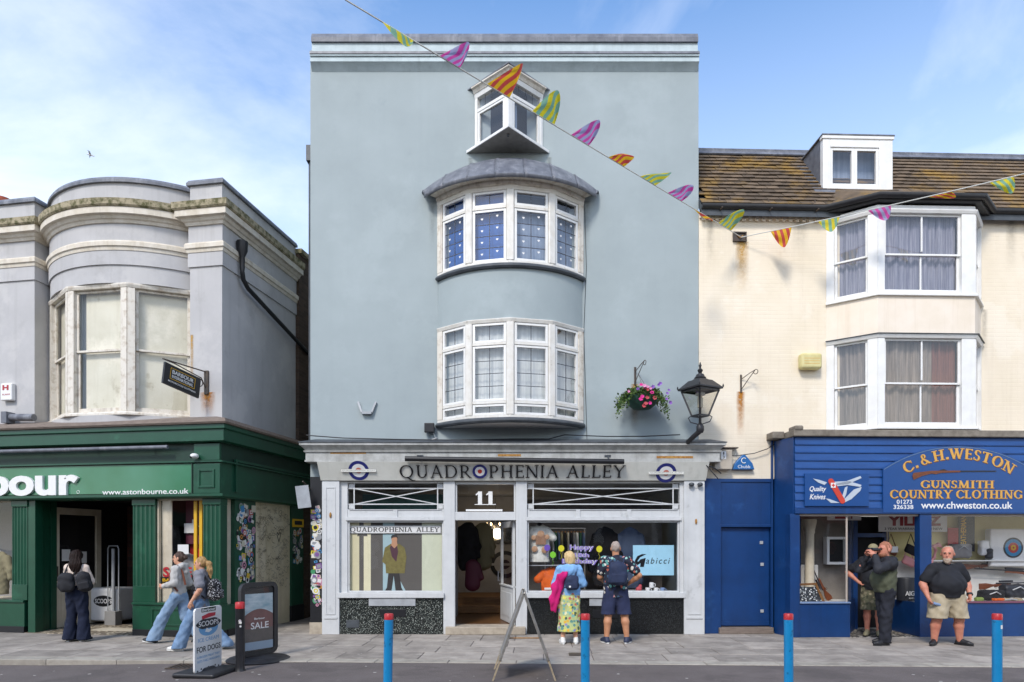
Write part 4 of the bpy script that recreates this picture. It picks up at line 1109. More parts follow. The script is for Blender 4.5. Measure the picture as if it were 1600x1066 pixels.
M['green_dark'] = mat('green_dark', '#16382a', 0.5, '#122e23', scale=3)
M['cream_paint'] = mat('cream_paint', '#cfc6b2', 0.5, '#bdb29b', scale=4, detail=7)
M['old_wood'] = mat('old_wood', '#82756b', 0.85, '#6a5e55', scale=6, stretch=(1, 6, 6), bump=0.3)
M['brown_wall'] = brickbump(mat('brown_wall', '#5d4d41', 0.9, '#45392f', scale=2.5, detail=8), cols=('#75604f', '#5b493c', '#6b6157'))
M['graffiti_wall'] = mat('graffiti_wall', '#ded2b8', 0.8, '#cbbd9d', scale=2.5, detail=9, bump=0.15, streak=('#9b8a66', 0.5))
M['blind'] = mat('blind', '#d9d5c2', 0.85, '#cbc6b0', scale=1.5, streak=('#b0a98f', 0.5))
wear(M['green'], '#2f6a50', 2.5, .58, .72, .5); wear(M['green'], '#0f3023', 6, .62, .72, .5); wear(M['wall_grey'], '#8d8a86', 1.5, .58, .74, .5); wear(M['wall_grey'], '#c6c4c1', .6, .54, .6, .4)
wear(M['blind'], '#a0967a', 2.2, .60, .68, .6); wear(M['blind'], '#efe9d8', .9, .52, .6, .5)
YU = 0.22; YW = 0.58
CX = LF.x(347, YU); PRX = LF.x(297, YU); PLX = LF.x(54, YU); FAR = -9.0
def lz(y, x=330, yl=YU): return LF.z(y, yl, x)
zcop1, zcop0 = lz(278.5, 346), lz(287, 346)
zc2, zc1, zc0 = lz(316, 346), lz(341, 346), lz(351, 346)
zb2, zb1 = lz(378, 346), lz(393, 346)
zstep = lz(415, 346); zroof = LF.z(652, -.1, 338)
ahw = (PRX - PLX) / 2 - .01; axc = (PRX + PLX) / 2; ad = YW - (-0.19)
aR = (ahw ** 2 + ad ** 2) / (2 * ad); aT = math.asin(ahw / aR)
def larc(t, ex=0.0): a = aT * t; return (axc + (aR + ex) * math.sin(a), YW + (aR - ad) - (aR + ex) * math.cos(a))
lA = [larc(-1 + 2 * i / 28) for i in range(29)]
SIDE_END = at_side(LF, 462, 400, CX)[0]
paths = [[(FAR, YU), (PLX, YU), (PLX, YW + .1)], lA, [(PRX, YW + .1), (PRX, YU), (CX, YU), (CX, SIDE_END)]]
zwt, zwb = LF.z(452, .2, 245), LF.z(648, .2, 245)
def run(prof, name, m, smooth=30, which=(0, 1, 2), lo=None):
 for i in which:
  MB().sweep(paths[i], prof).build(name, M[m], LEFT, smooth=smooth)
zend = zstep
run([(-.3, zroof - .2), (0.0, zroof - .2), (0.0, zstep), (-.3, zstep)], 'wall', 'wall_grey', which=(0, 2))
run([(-.25, zwt + .03), (0.0, zwt + .03), (0.0, zstep), (-.25, zstep)], 'wall', 'wall_grey', which=(1,))
run([(-.28, zstep + .001), (.028, zstep + .001), (.028, zb1), (-.28, zb1)], 'wall_band', 'wall_grey')
run([(-.28, zb1 + .001), (.04, zb1 + .001), (.05, zb1 + .06), (.075, zb1 + .075), (.075, zb2 - .03), (.055, zb2), (-.28, zb2)], 'string_course', 'cream_mould')
run([(-.28, zb2 + .001), (.02, zb2 + .001), (.02, zc0), (-.28, zc0)], 'wall_band', 'wall_grey')
run([(-.28, zc0 + .001), (.05, zc0 + .001), (.07, zc0 + .05), (.10, zc0 + .065), (.13, zc1), (.19, zc1 + .005), (.19, zc1 + .12), (-.28, zc1 + .12)], 'cornice', 'cream_mould')
run([(-.28, zc1 + .121), (.205, zc1 + .121), (.23, zc1 + .15), (.235, zc2 - .04), (.0, zc2 + .02), (-.28, zc2 + .02)], 'cornice_top', 'moss')
run([(-.28, zc2 - .03), (.0, zc2 - .03), (.0, zcop0), (-.28, zcop0)], 'parapet', 'wall_grey')
run([(-.3, zcop0 + .001), (.05, zcop0 + .001), (.05, zcop0 + .05), (.02, zcop1), (-.3, zcop1)], 'coping', 'lead')
MB().box(FAR, CX - .3, YW + .25, 5.5, zroof - .2, zcop0 - .4).build('rear_wall', M['wall_grey'], LEFT)
MB().box(FAR, CX - .28, YU + .1, 5.5, zcop0 - .5, zcop0 - .35).build('roof', M['lead'], LEFT)
# bow sashes
MB().sweep(lA, [(-.3, zroof - .2), (0.0, zroof - .2), (0.0, zwb - .05), (-.3, zwb - .05)]).build('apron', M['wall_grey'], LEFT, smooth=30)
LV = [larc(t) for t in (-1, -1 / 3, 1 / 3, 1)]
lw = MB().sweep(LV, [(-.12, zwt - .05), (.03, zwt - .05), (.05, zwt), (.05, zwt + .03), (-.12, zwt + .03)]).build('bow_window_frame', M['white_old'], LEFT, bevel=.005)
MB().sweep(LV, [(-.12, zwb - .05), (.07, zwb - .05), (.07, zwb - .01), (.03, zwb + .02), (-.12, zwb + .02)]).build('sill', M['white_old'], lw, bevel=.005)
for i in range(3):
 p, q = LV[i], LV[i + 1]; u, n, L_ = facet(p, q)
 j0 = .16 if i == 0 else .13; j1 = L_ - (.2 if i == 2 else .13)
 for (a, c) in (((0.0 if i == 0 else .0), j0), (j1, L_)):
  MB().fbox(p, u, n, a + .001, c - .001, -.1, .025, zwb + .022, zwt - .052).build('jamb', M['white_old'], lw, bevel=.006)
 zm = zwb + (zwt - zwb) * .5
 for k, (z0, z1, dpt) in enumerate(((zwb + .025, zm + .02, -.075), (zm - .02, zwt - .055, -.04))):
  s_ = MB(); e = .05
  s_.fbox(p, u, n, j0, j0 + e, dpt - .03, dpt, z0, z1); s_.fbox(p, u, n, j1 - e, j1, dpt - .03, dpt, z0, z1)
  s_.fbox(p, u, n, j0 + e, j1 - e, dpt - .03, dpt, z0, z0 + (.09 if k == 0 else .04)); s_.fbox(p, u, n, j0 + e, j1 - e, dpt - .03, dpt, z1 - .04, z1)
  s_.build('sash', M['white_old'], lw, bevel=.003)
  pane_obj(p, u, n, j0 + e, j1 - e, dpt - .015, z0 + .04, z1 - .04, M['glass'], lw, .002)
 MB().fbox(p, u, n, j0 + (.12 if i == 1 else .0), j1, -.16, -.15, zwb + .02, zwt - .06).build('blind', M['blind'], lw)
 MB().fbox(p, u, n, 0, L_, -.24, -.23, zwb, zwt - .06).build('room_backing', M['curtain_white'], lw)
# hopper and sloping waste pipe on the flank
hy, hz1 = at_side(LF, 377, 378, CX + .1); _, hz0 = at_side(LF, 377, 432, CX + .1)
ey, ez = at_side(LF, 481, 553, CX + .1)
b = MB(); b.lathe([(.035, -.62), (.05, -.5), (.05, -.3), (.10, -.18), (.11, 0), (.09, 0), (.06, -.15), (.0, -.16)], (CX + .12, hy, hz1), 10)
b.build('hopper', M['black'], LEFT, smooth=True)
MB().tube([(CX + .12, hy, hz1 - .58), (CX + .12, hy + .04, hz0 - .05), (CX + .12, hy + .2, hz0 - .16), (CX + .12, ey, ez)], .045, 10).build('waste_pipe', M['black'], LEFT, smooth=True)
# rear wing down the alley
rw = MB(); rw.box(CX - 2, CX + .08, SIDE_END + .002, 12, 0, lz(283, 346) - .18); rw.build('rear_wing', M['brown_wall'], LEFT)
MB().box(CX - 2, CX + .16, SIDE_END - .03, 12, lz(283, 346) - .178, lz(283, 346) - .08).build('rear_eaves', M['moss'], LEFT)

# --- green shopfront
YG = 0.0
def gz(y, x=335, yl=-.1): return LF.z(y, yl, x)
gp = [(FAR, 0.0), (0.0, 0.0), (0.0, 5.6)]
z_l1, z_l0 = gz(652), gz(664)
zco0 = gz(689, 335, -.25); zs1_, zs0_ = gz(722), gz(776)
MB().sweep(gp, [(-.5, z_l0), (.27, z_l0), (.29, z_l0 + .03), (.27, z_l0 + .09), (-.3, z_l1 + .1), (-.5, z_l1 + .1)]).build('canopy_lead', M['old_wood'], LEFT)
MB().sweep(gp, [(-.4, zco0), (.15, zco0), (.19, zco0 + .02), (.19, z_l0 - .10), (.23, z_l0 - .08), (.23, z_l0 - .002), (-.4, z_l0 - .002)]).build('shop_cornice', M['green'], LEFT, smooth=25)
MB().sweep(gp, [(-.4, zs1_ + .03), (.03, zs1_ + .03), (.03, zco0 - .001), (-.4, zco0 - .001)]).build('awning_recess', M['green_dark'], LEFT)
MB().sweep(gp, [(-.4, zs1_), (.13, zs1_), (.13, zs1_ + .028), (-.4, zs1_ + .028)]).build('ledge', M['green'], LEFT)
MB().sweep(gp, [(-.4, zs0_ + .06), (.06, zs0_ + .06), (.06, zs1_ - .001), (-.4, zs1_ - .001)]).build('fascia_board', M['green'], LEFT)
MB().sweep(gp, [(-.4, zs0_ - .02), (.09, zs0_ - .02), (.13, zs0_ + .01), (.13, zs0_ + .058), (-.4, zs0_ + .058)]).build('lower_moulding', M['green'], LEFT)
sgx = LF.x(300, -.08)
sgn = MB().box(FAR, sgx, -.085, -.061, zs0_ + .075, zs1_ - .02).build('sign_board', M['green_sign'], LEFT, bevel=.003)
MB().box(sgx - .002, sgx + .02, -.1, -.062, zs0_ + .06, zs1_ - .002).build('sign_edge', M['green_dark'], LEFT)
lettering('Barbour', LF.x(-112, -.1), LF.x(124, -.1), -.086, LF.z(775, -.1, 60), LF.z(730, -.1, 60), M['white'], sgn, depth=.05, bold=.035)
lettering('www.astonbourne.co.uk', LF.x(159, -.1), LF.x(294, -.1), -.086, LF.z(772.5, -.1, 225), LF.z(764, -.1, 225), M['white'], sgn, depth=.004, bold=.012)
b = MB(); q = LF.at(122, 769, -.09); b.tube([(q[0] + .03 * math.cos(a), -.088, q[1] + .03 * math.sin(a)) for a in [k * math.pi / 6 for k in range(13)]], .005, 5)
b.build('registered_mark', M['white'], sgn)
# end block with raised panel, security camera, awning tube
ebx0, ebx1 = LF.x(303, -.1), .07
MB().box(ebx0, ebx1, -.12, -.062, zs0_ + .06, zs1_ - .03).build('end_block', M['green'], LEFT, bevel=.006)
b = MB(); e0, e1, f0, f1 = ebx0 + .1, ebx1 - .1, zs0_ + .16, zs1_ - .13
for qq in ((e0, e0 + .04, f0, f1), (e1 - .04, e1, f0, f1), (e0 + .041, e1 - .041, f0, f0 + .04), (e0 + .041, e1 - .041, f1 - .04, f1)): b.box(qq[0], qq[1], -.14, -.121, qq[2], qq[3])
b.build('end_block_panel', M['green'], LEFT, bevel=.006)
MB().box(ebx0, ebx1 - .02, -.10, -.035, zs1_ + .035, zco0 - .02).build('end_block_upper', M['green'], LEFT, bevel=.005)
a1 = LF.at(262, 698.5, -.2); a0 = LF.at(-40, 706, -.2)
MB().tube([(FAR, -.2, a1[1]), (a1[0], -.2, a1[1])], .035, 12).build('awning_tube', M['lead'], LEFT, smooth=True)
b = MB(); 
for xx in (a1[0] - .4, a1[0] - 1.6, a1[0] - 2.8): b.bar((xx, -.03, a1[1] + .05), (xx, -.19, a1[1]), .03)
b.build('awning_bracket', M['green_dark'], LEFT)
q = LF.at(305, 713, -.16)
cc = thing('security_camera', 'white dome security camera on the green shop fascia corner', 'camera', (*LF.world(q[0], -.12), q[1]), LF.a)
Soft(.008, .02).ell((0, -.06, 0), (.07, .085, .05)).limb((0, -.02, .01), (0, .03, .0), .025, .03).build('housing', M['white'], cc)
MB().sphere((-.03, -.11, -.015), .03, 10, 8).build('lens', M['black'], cc, smooth=True)
# flank fascia panel
b = MB(); x_ = .062
for qq in ((.35, .41, zs0_ + .12, zs1_ + .1), (.42, 4.6, zs1_ + .05, zs1_ + .1)): b.box(x_, x_ + .04, qq[0], qq[1], qq[2], qq[3])
b.build('flank_moulding', M['green'], LEFT)
# ground floor front
zsg = LF.z(946, 0, 280); zpl = LF.z(985, 0, 280); ztp = zs0_ - .022
def front_block(xa, xb, name, parent=LEFT):
 x0, x1 = LF.x(xa), min(LF.x(xb), 0.0)
 MB().box(x0 - .0, x1, -.012, .25, 0, zpl - .001).build('plinth', M['black'], parent, bevel=.004)
 sr = MB().box(x0, x1, 0.0, .25, zpl, zsg).build('stallriser', M['green'], parent)
 MB().box(x0, x1, -.03, .24, zsg + .001, zsg + .045).build('sill_moulding', M['green'], parent, bevel=.006)
 return x0, x1, sr
def pilaster(xa, xb, flutes=5):
 x0, x1 = LF.x(xa), min(LF.x(xb), 0.0); fl = MB()
 N_ = flutes * 6; w_ = x1 - x0; pts = []
 for i in range(N_ + 1):
  t = i / N_; ph = (t * flutes) % 1
  on = .06 < t < .94
  pts.append((x0 + w_ * t, .012 + (.016 * max(0, math.sin(math.pi * ph)) ** .6 if on else 0)))
 prof = [(x, y, zsg + .35) for x, y in pts] + [(x1, .22, zsg + .35), (x0, .22, zsg + .35)]
 fl.extr(prof, (0, 0, ztp - .12 - zsg - .35))
 p = fl.build('pilaster', M['green'], LEFT)
 MB().box(x0, x1, .004, .22, zsg + .046, zsg + .349).build('pilaster_base', M['green'], p, bevel=.004)
 MB().box(x0 - .01, x1 + .01, -.006, .22, ztp - .119, ztp).build('pilaster_capital', M['green'], p, bevel=.006)
x0, x1, sr = front_block(207, 344, 'right')
b = MB(); p0, p1 = LF.x(237), LF.x(318)
for qq in ((p0, p0 + .03, zpl + .08, zsg - .06), (p1 - .03, p1, zpl + .08, zsg - .06), (p0 + .031, p1 - .031, zpl + .08, zpl + .11), (p0 + .031, p1 - .031, zsg - .09, zsg - .06)): b.box(qq[0], qq[1], -.018, -.001, qq[2], qq[3])
b.build('panel_moulding', M['green'], sr, bevel=.004)
front_block(-420, 38, 'left')
pilaster(207, 242); pilaster(317, 344, 4); pilaster(18, 42); 
wx0, wx1 = LF.x(242.3), LF.x(316.7)
def shop_window(x0, x1, y=.1):
 f_ = MB(); z0, z1 = zsg + .047, ztp
 f_.box(x0, x0 + .03, y - .04, y + .03, z0, z1); f_.box(x1 - .03, x1, y - .04, y + .03, z0, z1); f_.box(x0 + .031, x1 - .031, y - .04, y + .03, z1 - .03, z1)
 w_ = f_.build('display_window_frame', M['cream_paint'], LEFT)
 MB().poly([(x0, y, z0), (x1, y, z0), (x1, y, z1), (x0, y, z1)]).build('pane', M['glass'], w_, fix=False)
shop_window(wx0, wx1); shop_window(FAR, LF.x(17.5))
# display boxes behind the glass
M['maroon'] = flat('maroon', '#5d2236', 0.6); M['yellow'] = flat('yellow', '#e0b023', 0.45); M['sale_red'] = flat('sale_red', '#b5232b', 0.5)
for x0, x1 in ((wx0, wx1), (FAR, LF.x(17))):
 MB().box(x0 - .05, x1 + .05, .12, 1.1, 0, zsg + .02).build('display_floor', M['cream_paint'], LEFT)
 MB().box(x0 - .05, x1 + .15, 1.1, 1.16, 0, ztp + .3).build('display_back', M['room_grey'], LEFT)
b = MB(); b.box(wx0 + .03, wx0 + .24, .15, .17, zsg + .05, ztp); b.build('side_blind', M['cream_paint'], LEFT)
pb = MB().box(wx0 + .28, LF.x(300), .5, .53, LF.z(850, .5, 270), ztp).build('window_banner', M['maroon'], LEFT)
lettering('LE', wx0 + .42, wx0 + .85, .5, LF.z(824, .5, 270), LF.z(812, .5, 270), M['white'], pb, bold=.03)
b = MB().box(wx0 + .28, LF.x(285), .45, .47, LF.z(833, .45, 270), LF.z(818, .45, 270)).build('window_notice', M['white'], LEFT)
b = MB().box(LF.x(270), LF.x(287), .14, .145, LF.z(866, .1, 270), LF.z(851, .1, 270)).build('window_notice', M['white'], LEFT)
rb = MB().box(wx0 + .3, wx1 - .1, .6, .62, LF.z(900, .6, 270), LF.z(838, .6, 270)).build('window_banner', M['sale_red'], LEFT)
lettering('SALE', LF.x(255, .13), LF.x(300, .13), .13, LF.z(902, .13, 270), LF.z(886, .13, 270), M['sale_red'], LEFT, depth=.006, bold=.03, name='window_lettering')
bs = MB().box(LF.x(250, .12), LF.x(302, .12), .115, .13, LF.z(917, .12, 270), LF.z(902, .12, 270)).build('brand_sign', M['black'], LEFT)
lettering('BARBOUR', LF.x(254, .11), LF.x(298, .11), .114, LF.z(909, .11, 270), LF.z(904, .11, 270), M['yellow'], bs, bold=.02)
lettering('INTERNATIONAL', LF.x(254, .11), LF.x(298, .11), .114, LF.z(914.5, .11, 270), LF.z(911, .11, 270), M['yellow'], bs, bold=.01)
for px_ in (305.5, 314):
 MB().box(LF.x(px_ - 2.3, .16), LF.x(px_ + 2.3, .16), .15, .19, zsg + .05, ztp).build('yellow_post', M['yellow'], LEFT)  # reflection of yellow poles in the glass, built as solid bars behind it
# clothed torso form in the window
M['cloth_grey'] = flat('cloth_grey', '#8d8b8a', 0.9); M['cloth_black'] = mat('cloth_black', '#1b1b1f', 0.9, '#121215', scale=6); M['cloth_lilac'] = flat('cloth_lilac', '#a08bb0', 0.9)
M['cloth_khaki'] = flat('cloth_khaki', '#8c8466', 0.9)
def torso_form(parent_name, label, F, lx, ly, z, h, m, sleeves=True, inner=None, group=None):
 """a dressed display torso, h tall, standing at z"""
 t_ = thing(parent_name, label, 'mannequin', (*F.world(lx, ly), z), F.a, group)
 s = Soft(.014, .05)
 s.chain([(0, 0, .05), (0, 0, h * .45), (0, 0, h * .82)], [.15 * h / .7, .145 * h / .7, .16 * h / .7], (1.15, .72, 1))
 if sleeves:
  for sd in (-1, 1): s.chain([(sd * .17 * h / .7, 0, h * .86), (sd * .25 * h / .7, -.02, h * .6), (sd * .26 * h / .7, -.03, h * .42)], [.06 * h / .7, .055 * h / .7, .05 * h / .7])
 s.noise = (.004, 22, 22, 16, rnd.random() * 9); s.cut((0, 0, -1), -.02)
 s.build('garment', m, t_)
 Soft(.012, .03).limb((0, 0, h * .85), (0, 0, h * 1.02), .05, .045).build('neck_stand', M['white'] if inner is None else inner, t_)
 return t_
torso_form('display_torso', 'dressed dummy in a grey jacket behind the green shop window', LF, LF.x(292, .45), .36, zsg + .25, .72, M['cloth_grey'])
torso_form('display_torso', 'dummy dressed in camouflage and black bag in the far left window', LF, LF.x(4, .5), .42, zsg + .1, .85, M['cloth_khaki'])
# entrance: recess walls, tiled lobby, cream door standing open, dark room behind
ex0, ex1 = LF.x(42.3), LF.x(206.8)
def post_flutes(x0, x1, y0, y1, nm='entrance_post'):
 MB().box(x0, x1, y0, y1, 0, ztp).build(nm, M['green'], LEFT, bevel=.006)
post_flutes(ex0, LF.x(55, .02), .02, .2); post_flutes(ex0 - .1, LF.x(63, .201), .201, .32); post_flutes(ex0 - .2, LF.x(70, .33), .33, .45); post_flutes(ex0 - .3, LF.x(80, .46), .46, .6)
M['lobby_tiles'] = pattern('lobby_tiles', '#6e6354', ['#c0b49a', '#a79b83', '#d0c6ae', '#8d8170'], scale=14, size=.45, rough=.6)
MB().box(ex0 - .2, ex1 + .3, -.005, 1.5, -.05, .006).build('lobby_floor', M['lobby_tiles'], LEFT)
MB().box(ex0 + .9, ex1 - .02, .5, .95, .0065, .010).build('door_mat', M['cream_paint'], LEFT)
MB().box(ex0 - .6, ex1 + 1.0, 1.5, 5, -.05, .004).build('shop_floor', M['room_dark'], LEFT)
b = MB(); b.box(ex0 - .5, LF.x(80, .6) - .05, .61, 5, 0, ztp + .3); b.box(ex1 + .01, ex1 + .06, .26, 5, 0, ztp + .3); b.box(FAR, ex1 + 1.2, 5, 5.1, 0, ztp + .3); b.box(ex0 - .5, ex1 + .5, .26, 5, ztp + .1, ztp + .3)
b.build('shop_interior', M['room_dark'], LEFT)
hx_, hx2 = LF.x(83, .55), LF.x(157, 1.75); dw = math.hypot(hx2 - hx_, 1.2); dh = ztp - .12
dl = MB()
for q in ((0, .13, 0, dh), (dw - .13, dw, 0, dh), (.131, dw - .131, 0, .85), (.131, dw - .131, dh - .14, dh)): dl.box(q[0], q[1], -.025, .025, q[2], q[3])
dl.box(.2, dw - .2, -.032, .032, .2, .7)
door = dl.build('door', M['cream_paint'], LEFT, bevel=.005, loc=(hx_, .55, .02), rot=(0, 0, math.atan2(1.2, hx2 - hx_)))
MB().poly([(.13, 0, .85), (dw - .13, 0, .85), (dw - .13, 0, dh - .14), (.13, 0, dh - .14)]).build('pane', M['glass'], door, fix=False)
for nx, nzz in ((.2, 1.35), (.62, 1.3)): MB().box(nx, nx + .2, -.012, -.006, nzz, nzz + .24).build('door_notice', M['white'], door)
MB().box(.03, .09, -.035, -.026, .95, 1.25).build('push_plate', M['iron'], door)
M['brick_in'] = brickbump(mat('brick_in', '#6b4436', 0.9), cols=('#6b4133', '#50332a', '#4a443e'))
MB().box(ex0 + .3, ex0 + 1.0, 2.3, 2.35, 0, ztp).build('brick_pier', M['brick_in'], LEFT)
# anti-theft gate and freezer just inside
gt = thing('security_gate', 'slim grey anti-theft gate just inside the green shop entrance', 'gate', (*LF.world(LF.x(177, 1.4), 1.4), 0), LF.a)
MB().tube([(0, 0, .28), (0, 0, 1.62)], .035, 10).build('post', M['plate'], gt, smooth=True)
MB().box(-.13, .13, -.1, .1, 0, .3).build('base', M['room_grey'], gt, bevel=.01)
MB().tube([(-.13, 0, .3), (-.13, 0, 1.62), (-.1, 0, 1.68), (.1, 0, 1.68), (.13, 0, 1.62), (.13, 0, .3)], .012, 6).build('loop', M['plate'], gt, smooth=True)
fz = thing('ice_cream_freezer', 'white chest freezer with a dark lettered badge inside the green shop doorway', 'freezer', (*LF.world(LF.x(178, 1.75), 1.75), 0), LF.a)
Soft(.02, .02).rbox((0, 0, .42), (.34, .3, .36), .06).build('cabinet', M['white'], fz)
b = MB().sphere((0, -.302, .5), (.24, .004, .12), 20, 8); o = b.build('badge', M['black'], fz)
lettering('SCOOPS', -.2, .2, -.306, .45, .55, M['white'], o, bold=.02)

# --- flank on the alley: narrow window, sticker-covered pilasters, scribbled wall
def sy(x, y=900): return at_side(LF, x, y, 0.0)[0]
y1_, y2_, y3_, y4_, y5_ = sy(367), sy(399.5), sy(455), sy(474), sy(484)
b = MB().box(-.25, 0.0, .251, y1_, zpl, zsg); b.build('stallriser', M['green'], LEFT)
MB().box(-.25, .012, .239, y1_, 0, zpl - .001).build('plinth', M['black'], LEFT)
MB().poly([(-.08, .24, zsg), (-.08, y1_, zsg), (-.08, y1_, ztp), (-.08, .24, ztp)]).build('pane', M['glass'], LEFT, fix=False)
MB().box(-.10, -.085, sy(357), y1_, zsg, ztp).build('side_blind', M['cream_paint'], LEFT)
p2 = MB().box(-.3, .0, y1_ + .001, y2_, 0, ztp).build('flank_pilaster', M['green'], LEFT)
gw = MB().box(-.3, -.035, y2_ + .001, y3_, 0, ztp).build('scribbled_panel', M['graffiti_wall'], LEFT)
p3 = MB().box(-.3, .0, y3_ + .001, y4_, .0, ztp).build('flank_pilaster', M['green'], LEFT)
MB().box(-.2, .012, y3_ - .01, y4_ + .01, 0, .35).build('plinth', M['black'], LEFT)
gw2 = MB().box(-.3, -.035, y4_ + .001, 5.4, 0, ztp).build('scribbled_panel', M['graffiti_wall'], LEFT)
# stickers
SC = [flat('sticker_%s' % n_, c_, .5) for n_, c_ in (('white', '#d9d9d6'), ('cream', '#cfc9b4'), ('yellow', '#d3c13a'), ('blue', '#3f86b8'), ('pink', '#c98fa5'), ('red', '#b04a42'), ('green', '#3f8a5c'), ('grey', '#8b8d90'), ('purple', '#77508c'), ('orange', '#c98a3a'), ('black', '#1c1d20'))]
wts = [9, 5, 2, 3, 2, 2, 1, 5, 2, 1, 5]
def stickers(parent, o, u, v, wd, ht, n, smin=.05, smax=.13, seed=1):
 rr = random.Random(seed); u = Vector(u); v = Vector(v); nrm = u.cross(v); o = Vector(o)
 for i in range(n):
  s = rr.uniform(smin, smax); a = rr.uniform(s / 2, wd - s / 2); c = rr.uniform(0, ht); e = .001 + .00012 * i
  m1, m2 = rr.choices(SC, wts, k=2); mb = MB(); ce = o + u * a + v * c + nrm * e
  round_ = rr.random() < .5; ang = rr.uniform(-.3, .3); cu, su = math.cos(ang), math.sin(ang); U = u * cu + v * su; V_ = v * cu - u * su
  asp = rr.uniform(.55, 1.0)
  def ring_(k, q):
   if round_: return [ce + nrm * q + (U * math.cos(t) + V_ * math.sin(t)) * s / 2 * k for t in [j * math.pi / 6 for j in range(12)]]
   return [ce + nrm * q + U * x_ * s / 2 * k + V_ * y_ * s / 2 * k * asp for x_, y_ in ((-1, -1), (1, -1), (1, 1), (-1, 1))]
  mb.poly(ring_(1, 0)); mb.cur = 1; mb.poly(ring_(.62, .00004)); mb.cur = 0
  if rr.random() < .5: mb.poly(ring_(.3, .00008))
  mb.build('sticker', [m1, m2], parent, fix=False)
stickers(p2, (0, y1_ + .02, 1.0), (0, 1, 0), (0, 0, 1), y2_ - y1_ - .04, 1.45, 125, .06, .16, seed=3)
stickers(p3, (0, y3_ + .02, 1.3), (0, 1, 0), (0, 0, 1), y4_ - y3_ - .04, .75, 40, .06, .15, seed=4)
ys_ = MB().box(.001, .02, y3_ + .05, y4_ - .02, 2.1, 2.28).build('yellow_notice', M['yellow'], p3)
MB().box(.0205, .022, y3_ + .12, y4_ - .1, 2.15, 2.24).build('notice_print', M['black'], ys_)
# marker-pen scribbles
def scribble(parent, o, u, v, wd, ht, n, seed, wmin=.004, wmax=.008, s0=.05, s1=.22):
 rr = random.Random(seed); mb = MB(); o = Vector(o); u = Vector(u); v = Vector(v); nrm = u.cross(v)
 for i in range(n):
  c = Vector((rr.uniform(.05, wd - .05), ht * rr.random() ** .8)); s = rr.uniform(s0, s1); w_ = rr.uniform(wmin, wmax)
  pts = []; a = rr.uniform(-.5, .5); x_ = c.x - s / 2; kind_ = rr.random()
  if kind_ < .2:
   pts = [Vector((c.x + s * .5 * math.cos(t), c.y + s * .4 * math.sin(t) + s * .15 * math.sin(2 * t))) for t in [k * math.pi / 6 for k in range(13)]]
  else:
   m_ = rr.randint(5, 11)
   for k in range(m_):
    t = k / (m_ - 1); pts.append(Vector((c.x + (t - .5) * s, c.y + a * (t - .5) * s + rr.uniform(-.28, .28) * s * .8)))
  for p_, q_ in zip(pts, pts[1:]):
   if (q_ - p_).length < 1e-4: continue
   nn_ = Vector((-(q_ - p_).y, (q_ - p_).x)).normalized() * w_ / 2; e = .001 + .00002 * len(mb.f)
   mb.poly([tuple(o + u * z_.x + v * z_.y + nrm * e) for z_ in (p_ - nn_, q_ - nn_, q_ + nn_, p_ + nn_)])
 return mb.build('graffiti', M['pen'], parent, fix=False, kind='stuff')
M['pen'] = flat('pen', '#57524b', .8); 
scribble(gw, (-.035, y2_ + .02, .75), (0, 1, 0), (0, 0, 1), y3_ - y2_ - .04, ztp - .85, 260, 5, .003, .007, .04, .16)
scribble(gw2, (-.035, y4_ + .02, .8), (0, 1, 0), (0, 0, 1), .8, ztp - .9, 30, 6)
b = MB(); yy, z_ = (y2_ + y3_) / 2 + .25, LF.z(836, 0, 445)
for (a, c), (d_, e) in (((-.08, .04), (0, -.12)), ((0, -.12), (.09, .06)), ((.09, .06), (.03, .08)), ((.03, .08), (0, .02)), ((0, .02), (-.05, .08)), ((-.05, .08), (-.08, .04))):
 b.bar((-.034, yy + a, z_ + c), (-.034, yy + d_, z_ + e), .02, .004, (1, 0, 0))
b.build('heart_graffiti', M['black'], gw)
# sticker-plastered black pier at the left corner of the middle building
pier = MB().box(XL + .012, sx(502.5) , -.05, .010, 0, ZSF - .66).build('corner_pier', M['black'], MAIN)
MB().box(XL + .004, sx(502.5) - .001, -.075, .009, 0, .22).build('pier_foot', M['step_stone'], MAIN)
stickers(pier, (XL + .02, -.05, .5), (1, 0, 0), (0, 0, 1), sx(502.5) - XL - .03, 1.95, 95, .05, .14, seed=11)

# hanging bracket sign, alarm box, rust, far-left awning end, chimney pot
q = LF.at(322, 603, YU - .01)
hs = thing('bracket_sign', 'small dark hanging sign lettered BARBOUR INTERNATIONAL on an iron bracket', 'sign', (*LF.world(q[0], YU), q[1]), LF.a)
b = MB(); b.box(-.03, .06, -.03, 0, -.16, .28); b.build('wall_plate', M['iron'], hs)
b = MB(); b.tube([(0, -.02, .26), (0, -1.0, .26)], .012, 6); b.tube([(0, -.02, -.05), (0, -.12, .12), (0, -.75, .24), (0, -1.0, .26)], .010, 6)
b.tube([(0, -.16 - .07 * math.cos(t), .03 + .07 * math.sin(t)) for t in [k * .5 for k in range(14)]], .009, 6)
b.build('scroll_bracket', M['iron'], hs, smooth=True)
bd = MB().box(-.02, .02, -.98, -.16, -.30, .08).build('board', M['black'], hs, bevel=.003)
pl_ = ((.021, -.16, 0), (0, -1, 0), (0, 0, 1), (1, 0, 0))
pr_ = ((.0215, -.98, 0), (0, 1, 0), (0, 0, 1), (1, 0, 0))
for s_, a, c, d_, e in (('BARBOUR', .17, .65, -.07, -.0), ('INTERNATIONAL', .17, .65, -.145, -.09), ('MOTORCYCLE CLOTHING', .1, .72, -.235, -.205)):
 lettering(s_, a, c, 0, d_, e, M['white'], bd, depth=.002, plane=pr_, bold=.01)
b = MB()
